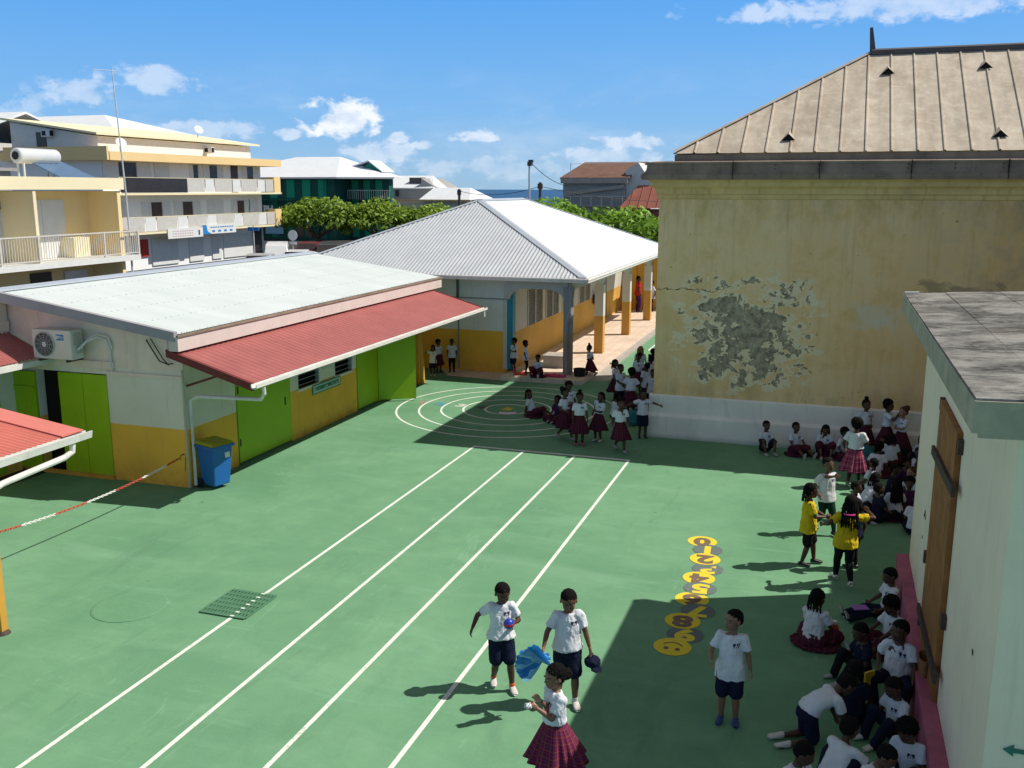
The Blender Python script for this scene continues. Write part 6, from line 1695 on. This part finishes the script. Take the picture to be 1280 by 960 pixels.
# --- the near group
a = person(-3.31, 9.47, 1.27, 8, 'boy walking with a blue ball held to his chest, white and orange trainers', 'walk2', hands=((-.06, .13, .66), (.25, .0, .56)), look=(-12, -25), shoes='shoe_w', socks='shirt_or', detail=0, hem=.50, cfg=dict(fl=(-.07, .05), fr=(.07, -.10), heel_l=.0, heel_r=.03)) if False else None
M['sock_or'] = mat_cloth('orange_sock', (.75, .13, .04), .3)
boyl = person(-3.31, 9.47, 1.27, 10, 'boy in white shirt with orange socks holding a small blue ball against his side', 'walk', hands=((-.10, .12, .665), (.26, .02, .60)), look=(-10, 22), socks='sock_or', detail=0, hem=.50,
              cfg=dict(fl=(-.085, .10), fr=(.06, -.06), heel_r=.02, heel_l=.0))
boyr = person(-2.50, 9.37, 1.33, 4, 'boy in white shirt holding a fan of shiny blue packets and a navy cap', 'stand', hands=((-.19, .05, .47), (.21, .10, .56)), look=(2, 20), detail=0, hem=.50, sk='m', socks=True,
              cfg=dict(fl=(-.06, .06), fr=(.07, -.05)))
girl = person(-2.20, 7.84, 1.26, -62, 'girl with braided hair and swinging plaid skirt walking left, hands raised to her chin', 'walk', hands=((-.03, .17, .72), (.0, .14, .77)), look=(0, 6), detail=0, bottom=('skirt', 'plaid'), hair='lowpuff', sk='l', hem=.57, flare=.165)
boy3 = person(-.76, 9.55, 1.25, -18, 'boy in white shirt and blue trainers standing alone in the shade looking left', 'stand', hands=((-.17, .03, .50), (.15, .13, .60)), look=(42, -4), detail=0, sk='l', shoes='shoe_b', hem=.42)
yg1 = person(-.11, 14.37, 1.26, 80, 'girl in yellow shirt and black shorts in profile, braids tied up', 'stand', hands=((-.02, .20, .62), (.06, .18, .64)), look=(0, 5), top='shirt_y', bottom=('shorts', 'blackcl'), hair='braids', shoes='shoe_k', detail=0, hem=.43, cfg=dict(fl=(-.06, .10), fr=(.05, -.06)))
yg2 = person(.42, 13.75, 1.34, 172, 'girl in knotted yellow shirt and black leggings seen from behind', 'walk', hands=((-.24, .06, .66), (.24, .12, .80)), look=(15, 0), top='shirt_y', bottom=('leggings', 'blackcl'), hair='longbraids', shoes='shoe_w', detail=0, hem=.45, side=.10)
hid = person(.55, 14.45, 1.08, 190, 'child in dark clothes almost hidden behind the girl in black leggings', 'stand', top='navy', emblem=False, bottom=('leggings', 'blackcl'), hair='ponytail', shoes='shoe_k', hem=.45)
boyw = person(.13, 15.91, 1.27, 15, 'boy in white shirt, hand raised to his mouth, behind the yellow shirted girls', 'walk', hands=((-.02, .12, .80), (.15, .05, .55)), bottom=('leggings', 'darkgreen'), shoes='shoe_k', sk='m', hem=.45)
walkg = person(.62, 18.75, 1.32, 150, 'girl walking away with pink panels in her dark skirt', 'walk2', hands=((-.16, .05, .55), (.10, .18, .66)), bottom=('skirt', 'plaid_pink'), hair='afro', shoes='shoe_g', hem=.58)
# --- along the plinth of the old building
wall = [(-1.16, 20.72, 'sit_knees', 8, 'short', 'navy', 'child sitting knees up by the white plinth, first from the left', ('shorts', 'navy')),
        (-.54, 20.78, 'sit_out', 20, 'short', 'plaid_dk', 'child sitting with legs spread by the white plinth, second from the left', ('skirt', 'plaid_dk')),
        (.06, 20.80, 'sit_knees', -10, 'braids', 'plaid_dk', 'child sitting head bowed by the white plinth, third from the left', ('skirt', 'plaid_dk'))]
for x, y, ps, f, hr_, _, lb, bt in wall:
    person(x, y, 1.16, f, lb, ps, hair=hr_, bottom=bt, shoes='shoe_g', look=(0, 18 if hr_ == 'braids' else 0), top='shirt_dim')
person(.85, 20.98, 1.22, 12, 'girl with hair tied up leaning back on the white plinth', 'stand', hands=((-.13, -.02, .56), (.12, .04, .60)), bottom=('skirt', 'plaid_dk'), hair='topbun', hem=.60, top='shirt_dim', shoes='shoe_k')
person(1.28, 20.90, 1.26, 55, 'taller girl whispering to the light haired girl, hands cupped', 'stand', hands=((.0, .16, .78), (.04, .16, .80)), bottom=('skirt', 'plaid_dk'), hair='afro', hem=.60, top='shirt_dim', shoes='shoe_k')
person(1.56, 20.75, 1.17, -70, 'light haired girl in plaid skirt facing the whispering girl', 'stand', hands=((-.02, .15, .66), (.06, .14, .64)), bottom=('skirt', 'plaid_dk'), hair='puff', hairm='hair_br', sk='f', hem=.60, top='shirt_dim', shoes='shoe_g')
# --- sitting crowd left of the near building
person(1.06, 19.55, 1.15, 150, 'seated child in pale shirt bent forward beside the teal bag', 'sit_cross', hair='afro', bottom=('skirt', 'plaid_dk'), lean=.45, top='shirt_dim')
person(.80, 17.35, 1.20, 120, 'seated child leaning far over with white back to the yard', 'sit_side', hair='braids', bottom=('skirt', 'plaid_dk'), lean=.7, top='shirt_dim', hands=((-.1, .30, .05), (.1, .32, .05)))
person(1.28, 16.95, 1.20, 178, 'seated girl with very long dark hair, back to the viewer', 'sit_cross', hair='longbraids', bottom=('skirt', 'plaid_dk'), top='shirt_dim')
person(1.62, 17.95, 1.18, -75, 'seated light skinned child with brown ponytail in profile', 'sit_cross', hair='ponytail', hairm='hair_br', sk='f', bottom=('shorts', 'navy'), top='shirt_dim')
person(1.80, 19.45, 1.15, -30, 'seated child in white shirt half hidden by the near building wall', 'sit_knees', hair='short', bottom=('shorts', 'navy'), top='shirt_dim')
person(1.50, 18.75, 1.12, 10, 'seated child in dark plaid at the middle of the sitting crowd', 'sit_cross', hair='buns', bottom=('skirt', 'plaid_dk'), top='purple', emblem=False, lean=.3)
person(1.25, 18.2, 1.12, 60, 'seated child in dark jumper leaning on both hands', 'sit_out', hair='short', bottom=('trousers', 'navy'), top='navy', emblem=False, lean=.2)
for x_, y_, h_, f_, ps_, hr2, bt_, tp_, lb_ in (
    (.98, 18.35, 1.15, 200, 'sit_cross', 'short', ('shorts', 'navy'), 'shirt_dim', 'seated boy with back turned in the middle of the crowd by the plinth'),
    (1.78, 18.62, 1.14, -110, 'sit_knees', 'buns', ('skirt', 'plaid_dk'), 'shirt_dim', 'seated girl with two hair buns close against the near building wall'),
    (1.50, 17.30, 1.14, -20, 'sit_side', 'afro', ('skirt', 'plaid_dk'), 'purple', 'seated child in dark purple top behind the girl with very long hair'),
    (.98, 16.75, 1.16, 95, 'sit_out', 'short', ('trousers', 'blackcl'), 'navy', 'child in dark clothes with legs out toward the girl with very long hair'),
    (1.35, 20.10, 1.12, 170, 'squat', 'braids', ('skirt', 'plaid_dk'), 'shirt_dim', 'girl crouching before the whispering pair, back to the viewer'),
    (1.95, 20.5, 1.16, -60, 'sit_knees', 'short', ('shorts', 'navy'), 'shirt_dim', 'seated boy in the corner between plinth and near building'),
    (.55, 19.9, 1.12, 60, 'sit_cross', 'short', ('trousers', 'navy'), 'navy', 'seated child in dark top beside the walking girl with pink panels'),
    (1.55, 16.25, 1.18, 150, 'sit_cross', 'short', ('shorts', 'navy'), 'shirt_dim', 'seated boy nearest the pink plinth end, back to the viewer'),
    (.30, 12.35, 1.16, 85, 'sit_out', 'braids', ('skirt', 'plaid_dk'), 'shirt_dim', 'girl facing the stretched out child, pink card in her lap')):
    if lb_.startswith('girl facing'): continue
    person(x_, y_, h_, f_, lb_, ps_, hair=hr2, bottom=bt_, top=tp_, emblem=tp_ == 'shirt_dim', shoes='shoe_g')
person(.92, 9.75, 1.2, -75, 'child in white shirt sitting between the upright boy and the collared boy', 'sit_knees', hair='short', bottom=('trousers', 'navy'), top='shirt_dim', look=(0, 25))
person(.50, 9.95, 1.16, 150, 'small dark clothed child sitting with back turned before the upright boy', 'sit_cross', hair='short', bottom=('trousers', 'blackcl'), top='navy', emblem=False)
# --- near shade, bottom right
person(.05, 11.62, 1.24, 140, 'girl with beaded braids sitting alone in a spread dark plaid skirt', 'sit_cross', hair='braids', bottom=('skirt', 'plaid_dk'), detail=0, top='shirt', hands=((-.10, .22, .16), (.12, .20, .18)), look=(20, 8))
person(1.00, 12.75, 1.22, -88, 'child sitting against the pink plinth with dark legs stretched far out', 'sit_out', hair='short', bottom=('trousers', 'navy'), top='shirt', look=(0, 18), shoes='shoe_g', cfg=dict(fl=(-.05, .46), fr=(.08, .46)))
person(.98, 11.80, 1.22, -70, 'child with large dark hair sitting against the pink plinth, head bowed', 'sit_out', hair='afro', bottom=('skirt', 'plaid_dk'), top='shirt', look=(0, 25), shoes='shoe_g', hands=((-.08, .24, .20), (.10, .22, .22)))
s22 = person(.96, 10.55, 1.30, -35, 'boy with short black hair and clear shirt emblem sitting upright against the pink plinth', 'squat', hair='short', bottom=('trousers', 'navy'), top='shirt', detail=0, look=(30, 5), hands=((-.16, .16, .30), (.14, .08, .34)), lean=.05, cfg=dict(pel=(0, 0, .24), fl=(-.10, .22), fr=(.12, .20)))
person(.62, 10.95, 1.20, -80, 'child in all dark clothes sitting with knees up before the pink plinth', 'sit_knees', hair='short', bottom=('trousers', 'blackcl'), top='navy', emblem=False, shoes='shoe_g', look=(0, 20))
person(.04, 9.42, 1.22, 98, 'boy on hands and knees with his back level, white shirt', 'kneel', hair='short', bottom=('shorts', 'navy'), top='shirt', shoes='shoe_w', emblem=False, hands=((-.12, .34, .06), (.12, .36, .06)))
person(.28, 8.62, 1.26, 128, 'boy leaning forward on one arm at the bottom edge, wide white back', 'sit_knees', hair='short', bottom=('shorts', 'navy'), top='shirt', lean=.75, emblem=False, hands=((-.05, .42, .12), (.24, .30, .12)))
person(-.05, 8.25, 1.20, 30, 'boy lowest in the picture, only head and shoulders showing', 'sit_cross', hair='short', bottom=('shorts', 'navy'), top='shirt', look=(-30, 20), emblem=False)
person(.66, 8.50, 1.18, 10, 'child with lighter brown face sitting between the two leaning boys', 'sit_cross', hair='short', bottom=('shorts', 'navy'), top='shirt', sk='m', look=(-40, 30), emblem=False)
person(.98, 8.95, 1.20, -45, 'boy with collar and emblem sitting beside the near end of the pink plinth', 'sit_knees', hair='afro', bottom=('trousers', 'navy'), top='shirt_dim', look=(10, 25))
# --- by the old building corner
person(-3.92, 21.05, 1.10, 5, 'small boy with both arms held out at the old building corner', 'stand', hands=((-.36, .0, .66), (.34, .10, .68)) if False else ((-.34, .06, .70), (.36, -.02, .68)), bottom=('shorts', 'navy'), top='shirt_dim', shoes='shoe_k', hem=.50)
person(-4.16, 19.75, 1.15, 8, 'girl walking alone at the end of the rightmost lane line', 'walk', hands=((-.12, .12, .55), (.15, .0, .52)), bottom=('skirt', 'plaid_dk'), hair='buns', hem=.60, shoes='shoe_g', top='shirt_dim')
person(-5.57, 20.35, 1.18, 40, 'taller girl at the left of three girls stepping to the right', 'walk', hands=((.0, .15, .74), (.12, .14, .60)), bottom=('skirt', 'plaid_dk'), hair='puff', hem=.62, shoes='shoe_g', top='shirt_dim')
person(-5.13, 19.98, 1.17, 4, 'middle girl of three with a pink headband, arms at her sides', 'stand', hands=((-.15, .02, .50), (.14, .05, .48)), bottom=('skirt', 'plaid_dk'), hair='topbun', hem=.60, shoes='shoe_p', top='shirt_dim', socks='blackcl')
person(-4.80, 20.42, 1.12, -40, 'right girl of three leaning sideways with one hand on her hip', 'stand', hands=((-.04, .15, .66), (.16, -.05, .58)), bottom=('skirt', 'plaid_dk'), hair='braids', hem=.60, side=-.18, shoes='shoe_w', top='shirt_dim')
person(-6.95, 22.25, 1.15, 75, 'girl lying back on the rings with her plaid skirt spread and an open book', 'sit_out', bottom=('skirt', 'plaid_dk'), hair='braids', lean=-.25, top='shirt_dim', hands=((-.16, -.16, .08), (.16, -.12, .08)), look=(60, 10))
person(-6.15, 21.9, 1.12, -50, 'child sitting behind the walking girl, dark plaid and white collar', 'sit_cross', bottom=('skirt', 'plaid_dk'), hair='lowpuff', top='purple', emblem=False)
person(-6.72, 27.45, 1.04, -62, 'girl running left past the corner column, hair in a bow', 'run', hands=((-.18, .18, .62), (.12, -.12, .60)), bottom=('skirt', 'plaid_dk'), hair='topbun', hem=.62, shoes='shoe_k', top='shirt')
person(-8.12, 26.62, 1.12, -25, 'child sitting on the walkway edge with legs reaching down to the court', 'sit_out', z=.13, bottom=('skirt', 'plaid_dk'), hair='short', top='shirt_dim', shoes='shoe_w', look=(0, 15), cfg=dict(fl=(-.14, .34), fr=(.12, .32)), hands=((-.1, .2, .22), (.12, .2, .22)))
person(-9.05, 27.12, 1.0, -50, 'boy in navy shorts standing left of the blue post', 'stand', z=.13, hands=((-.05, .13, .66), (.12, .06, .52)), bottom=('shorts', 'navy'), hair='afro', top='shirt_dim', shoes='shoe_p')
person(-8.62, 26.95, .98, 85, 'child in black leggings standing right of the blue post on a red mat', 'stand', z=.13, bottom=('leggings', 'blackcl'), hair='afro', top='shirt_dim', shoes='shoe_k')
person(-11.08, 27.1, 1.02, 0, 'boy standing against the yellow wall, right of the pair in the corner', 'stand', bottom=('leggings', 'blackcl'), hair='short', top='shirt_dim', shoes='shoe_k', hem=.45)
person(-11.45, 26.9, 1.0, 30, 'girl with full hair at the back of the pair by the yellow wall', 'stand', bottom=('skirt', 'plaid_dk'), hair='afro', top='shirt_dim', shoes='shoe_k', hem=.58)
person(-11.40, 26.35, .93, -15, 'small child at the front of the pair with arm on the yellow wall', 'stand', hands=((-.30, .1, .80), (.12, .05, .5)) if False else ((-.12, .05, .5), (.16, .2, .8)), bottom=('shorts', 'navy'), hair='braids', top='shirt', shoes='shoe_w')
# --- crowd behind the old building corner
person(-5.14, 27.0, 1.12, 165, 'girl with sandy hair standing at the back of the corner crowd', 'stand', bottom=('skirt', 'plaid_dk'), hair='long', hairm='hair_bl', sk='f', top='shirt_dim', hem=.58, shoes='shoe_k')
person(-4.72, 26.7, 1.10, 190, 'dark haired child at the back of the corner crowd nearest the wall', 'stand', bottom=('skirt', 'plaid_dk'), hair='afro', top='shirt_dim', hem=.58, shoes='shoe_k')
person(-5.02, 23.75, 1.16, 30, 'boy in dark trousers at the left of the corner crowd', 'stand', hands=((-.02, .14, .62), (.04, .14, .60)), bottom=('trousers', 'navy'), hair='short', top='shirt_dim', shoes='shoe_k')
person(-4.60, 23.0, 1.20, 160, 'large child seen from behind at the front of the corner crowd', 'stand', hands=((-.18, .14, .6), (.20, .14, .6)), bottom=('skirt', 'plaid_dk'), hair='afro', top='shirt_dim', lean=.2, hem=.56, shoes='shoe_k')
person(-4.22, 23.9, 1.05, -20, 'child in pale shirt half hidden by the old wall corner', 'stand', bottom=('shorts', 'navy'), hair='short', top='shirt_dim', shoes='shoe_k')
person(-4.15, 22.6, 1.1, -60, 'child bending down at the foot of the old wall corner', 'squat', bottom=('shorts', 'navy'), hair='short', top='shirt_dim', shoes='shoe_k', lean=.4)
person(-4.55, 25.4, 1.15, -150, 'child in plaid between the two rows of the corner crowd', 'stand', bottom=('skirt', 'plaid_dk'), hair='buns', top='shirt_dim', hem=.58)
for x_, y_, h_, f_, ps_, hr2, bt_, tp_, lb_ in (
    (-5.35, 24.6, 1.12, 60, 'stand', 'braids', ('skirt', 'plaid_dk'), 'shirt_dim', 'girl with braids at the far left of the corner crowd'),
    (-4.85, 22.25, 1.08, 120, 'squat', 'short', ('shorts', 'navy'), 'shirt_dim', 'boy crouching at the front left of the corner crowd'),
    (-4.45, 24.3, 1.14, 200, 'stand', 'short', ('trousers', 'navy'), 'shirt_dim', 'boy with his back turned deep in the corner crowd'),
    (-4.95, 25.7, 1.12, -30, 'stand', 'puff', ('skirt', 'plaid_dk'), 'shirt_dim', 'girl with a puff of hair behind the braided girl of the corner crowd'),
    (-5.75, 21.35, 1.10, 10, 'stand', 'afro', ('skirt', 'plaid_dk'), 'shirt_dim', 'girl standing just behind the three girls on the rings')):
    person(x_, y_, h_, f_, lb_, ps_, hair=hr2, bottom=bt_, top=tp_, shoes='shoe_k', hem=.58 if bt_[0] == 'skirt' else .45)
for x_, y_, h_, f_, ps_, hr2, bt_, tp_, lb_ in (
    (.42, 20.72, 1.12, 25, 'sit_cross', 'afro', ('skirt', 'plaid_dk'), 'shirt_dim', 'child with full hair sitting by the white plinth, fourth from the left'),
    (1.2, 20.25, 1.12, -60, 'sit_out', 'short', ('shorts', 'navy'), 'navy', 'seated child in dark top at the feet of the leaning girl'),
    (.60, 16.75, 1.14, 60, 'sit_knees', 'short', ('trousers', 'blackcl'), 'shirt_dim', 'seated boy at the left edge of the crowd, behind the child in black leggings')):
    person(x_, y_, h_, f_, lb_, ps_, hair=hr2, bottom=bt_, top=tp_, emblem=tp_ == 'shirt_dim', shoes='shoe_g')
# --- on the walkway
person(-8.30, 42.6, 1.66, 95, 'adult in a red top standing on the walkway in profile', 'stand', z=.13, top='shirt_red', bottom=('trousers', 'purple'), hair='short', shoes='shoe_k', group='people on the walkway', detail=1, adult=True, hem=.46)
person(-8.75, 42.3, 1.10, 60, 'child in purple trousers beside the adult in red', 'stand', z=.13, bottom=('trousers', 'purple'), hair='afro', group='people on the walkway')
person(-7.75, 42.9, 1.40, -60, 'person in pale blue top half hidden behind a walkway column', 'stand', z=.13, bottom=('trousers', 'navy'), hair='short', group='people on the walkway', top='shirt_dim', emblem=False)

# --- things people hold or have put down
def held(name, p, side_, off, label, cat):
    hp, d, n_, w_ = p['hands'][side_]
    l = hp + n_ * off[0] + d * off[1] + w_ * off[2]
    return empty(name, to_world(p, l), p['rz'], label, cat)
r_ = held('ball', boyl, 0, (.045, .0, .0), 'small blue ball held in the boy\'s hand against his shirt', 'ball')
mb = MB(); mb.lathe([(.001, -.062), (.03, -.055), (.052, -.034), (.062, 0), (.052, .034), (.03, .055), (.001, .062)], n=20); mb.build('ball_shell', M['ballblue'], r_, smooth=True)
MB().lathe([(.0625, -.012), (.0632, 0), (.0625, .012)], n=20).build('red_band', M['redplastic'], r_)
r_ = held('fan_of_packets', boyr, 1, (.02, .03, .0), 'fan of shiny blue packets held out by the boy', 'packet fan')
for k in range(9):
    an_ = -1.15 + 2.3 * k / 8
    mb = MB(); q = []
    n1 = 6
    for i in range(n1 + 1):
        t = i / n1; wd = .006 + .052 * t ** .7 * (1 if t < .99 else .6); ln = .27 * t
        q.append((ln, wd))
    ca_, sa_ = math.cos(an_), math.sin(an_)
    dirv = Vector((.35 + ca_ * .65, .35, .15 + sa_ * .75)).normalized(); nv = Vector((.1, 1, .1 * (k % 3))).normalized(); sv = dirv.cross(nv).normalized(); nv = sv.cross(dirv)
    V_ = []
    for i, (ln, wd) in enumerate(q):
        for e in (-1, -.33, .33, 1): V_.append(tuple(dirv * (ln - .04) + sv * wd * e + nv * (.012 * (1 - e * e) + .006 * math.sin(i * 2.3 + k)) + nv * .008 * k))
    mb.v = V_; 
    for i in range(n1):
        for e in range(3): mb.f.append((i * 4 + e, i * 4 + e + 1, i * 4 + e + 5, i * 4 + e + 4)); mb.m.append(0)
    mb.build('packet', M['packblue' if k % 3 else 'packlight'], r_, smooth=True)
MB().tube([(-.05, 0, -.03), (.08, .05, .02)], .006, 6).build('stick', M['shoe_o'], r_); r_.scale = (1.5, 1.5, 1.35)
r_ = held('cap', boyr, 0, (.0, .07, .0), 'navy cloth cap hanging from the boy\'s hand', 'cap')
Q = Piece(); Q.ell(A_(0, 0, -.03), A_(.095, 0, .0), A_(0, .10, .0), A_(0, 0, .065)); Q.ell(A_(-.03, .07, -.07), A_(.07, 0, 0), A_(0, .08, -.02), A_(0, 0, .012))
cm = Q.remesh('crown', .008, 2); wrinkle(cm, .01, 20, 3.3); link_mesh('crown', cm, M['navy'], r_)
MB().tube([(0, -.02, .03), (.0, 0, .07), (0, .02, .03)], .006, 6).build('strap', M['navy'], r_)
r_ = held('clear_cup', girl, 0, (.0, .01, .02), 'small crumpled clear wrapper in the girl\'s hand', 'wrapper')
Q = Piece(); Q.ell(A_(0, 0.02, .01), A_(.035, 0, 0), A_(0, .04, 0), A_(0, 0, .025)); cm = Q.remesh('wrap', .006, 1); wrinkle(cm, .012, 40, 1); link_mesh('wrap', cm, paint('clear_plastic', (.55, .57, .58), rough=.15, spec=.8, var=.2), r_)
# pink print on the walking girl's shirt
bv = BVHTree.FromPolygons([tuple(v) for v in coords(girl['shirt'].data)], [tuple(p.vertices) for p in girl['shirt'].data.polygons])
mb = MB()
for r in range(5):
    for c_ in range(5):
        if (r, c_) in ((0, 0), (4, 4), (0, 4)): continue
        pts = []
        for du, dv in ((0, 0), (1, 0), (1, 1), (0, 1)):
            o_ = girl['sp'](.185) + girl['cr'] * (c_ - 2.4 + du) * .018 + girl['T'] * (r - 2.5 + dv) * .018 + girl['cf'] * .25
            h_ = bv.ray_cast(Vector(o_), Vector(-girl['cf'])); pts.append(tuple((np.array(h_[0]) if h_[0] is not None else o_) + girl['cf'] * .003))
        mb.poly(pts)
mb.build('shirt_print', M['chain_red'] if False else paint('pink_print', (.55, .05, .12), var=.4, scale=60), girl['shirt'])
# hair ties and bands
for p_, m_, z_ in ((yg2, 'bandpink', -.1),):
    c_ = p_['HL'](0, -.55, -.05); pts = [tuple(c_ + (A_(.07 * math.cos(t), .05 * math.sin(t), 0))) for t in np.linspace(0, 2 * PI, 17)]
    MB().tube(pts, .012, 6).build('hair_tie', M[m_], p_['root'])
def lay(mb, name, mats, label, cat, loc_, rz=0, **k):
    o = mb.build(name, mats, **k); o.location = loc_; o.rotation_euler = (0, 0, rz); return tag(o, label, cat)
lay(MB().slab([(-.22, -.12, .02), (.0, -.12, .012), (.0, .12, .012), (-.22, .12, .02)], .008).slab([(0, -.12, .012), (.22, -.12, .02), (.22, .12, .02), (0, .12, .012)], .008), 'open_book', M['paper'], 'open pink and white book lying on the innermost ring', 'book', (-7.62, 22.33, 0), .3)
lay(MB().box(-.35, .35, -.25, .25, .0, .02), 'floor_mat', M['redplastic'], 'red mat under the child by the blue post', 'mat', (-8.6, 26.9, .131), .2)
Q = Piece(); Q.ell(A_(0, 0, .03), A_(.35, 0, 0), A_(0, .13, 0), A_(0, 0, .05)); cm = Q.remesh('jumper', .012, 2); wrinkle(cm, .03, 12, 9); o = link_mesh('dropped_jumper', cm, M['pinkcloth']); o.location = (-7.65, 26.75, .135); tag(o, 'bright pink jumper dropped on the walkway edge', 'jumper')
def bag(loc_, m_, label, s=1.0, rz=0.0):
    r = empty('school_bag', loc_, rz, label, 'school bag')
    Q = Piece(); Q.ell(A_(0, 0, .19) * s, A_(.16, 0, 0) * s, A_(0, .11, 0) * s, A_(0, 0, .2) * s); Q.ell(A_(0, -.09, .12) * s, A_(.12, 0, 0) * s, A_(0, .06, 0) * s, A_(0, 0, .11) * s)
    cm = Q.remesh('body', .012, 2); wrinkle(cm, .012, 12, 4); cc = coords(cm); cc[:, 2] = np.maximum(cc[:, 2], .003); setcoords(cm, cc); link_mesh('body', cm, M[m_], r)
    MB().tube([(-.05 * s, .02, .37 * s), (0, .02, .43 * s), (.05 * s, .02, .37 * s)], .012, 6).build('handle', M['black'], r)
    return r
bag((.86, 20.15, 0), 'tealplastic', 'teal school bag standing among the seated girls by the plinth', 1.25)
bag((1.62, 20.5, 0), 'blackcl', 'black school bag at the foot of the light haired girl', 1.0)
bag((-4.35, 22.15, 0), 'tealplastic', 'teal bag on the ground at the old building corner', 1.0)
r_ = empty('water_bottle', (.30, 11.85, 0), 0, 'red water bottle standing before the girl with beaded braids', 'bottle')
MB().lathe([(.0, 0), (.055, 0), (.06, .02), (.06, .20), (.04, .24), (.03, .25), (.0, .25)], n=16).build('body', M['redplastic'], r_, smooth=False)
MB().lathe([(0, .25), (.034, .25), (.034, .285), (0, .285)], n=14).build('cap', M['white'], r_)
lay(MB().box(-.10, .10, -.07, .07, .20, .212), 'notebook', paint('lilac_cover', (.35, .15, .45), var=.1), 'lilac notebook on the lap of the child with outstretched legs', 'notebook', (.62, 12.55, 0), .4)
o = lay(MB().lathe([(.0, 0), (.12, 0), (.15, .14), (.155, .15), (.14, .15), (.11, .02)], n=20), 'straw_basket', M['biscuit'], 'small brown straw basket standing on the pink plinth', 'basket', (1.20, 10.35, .5), 0)
o.scale = (.42, 1, 1.3)
lay(MB().box(-.07, .07, -.012, .012, 0, .16), 'yellow_folder', M['yellowplastic'], 'yellow folder held by the boy with the clear emblem', 'folder', (.66, 10.28, .30), .8)
_ = bpy.data.objects
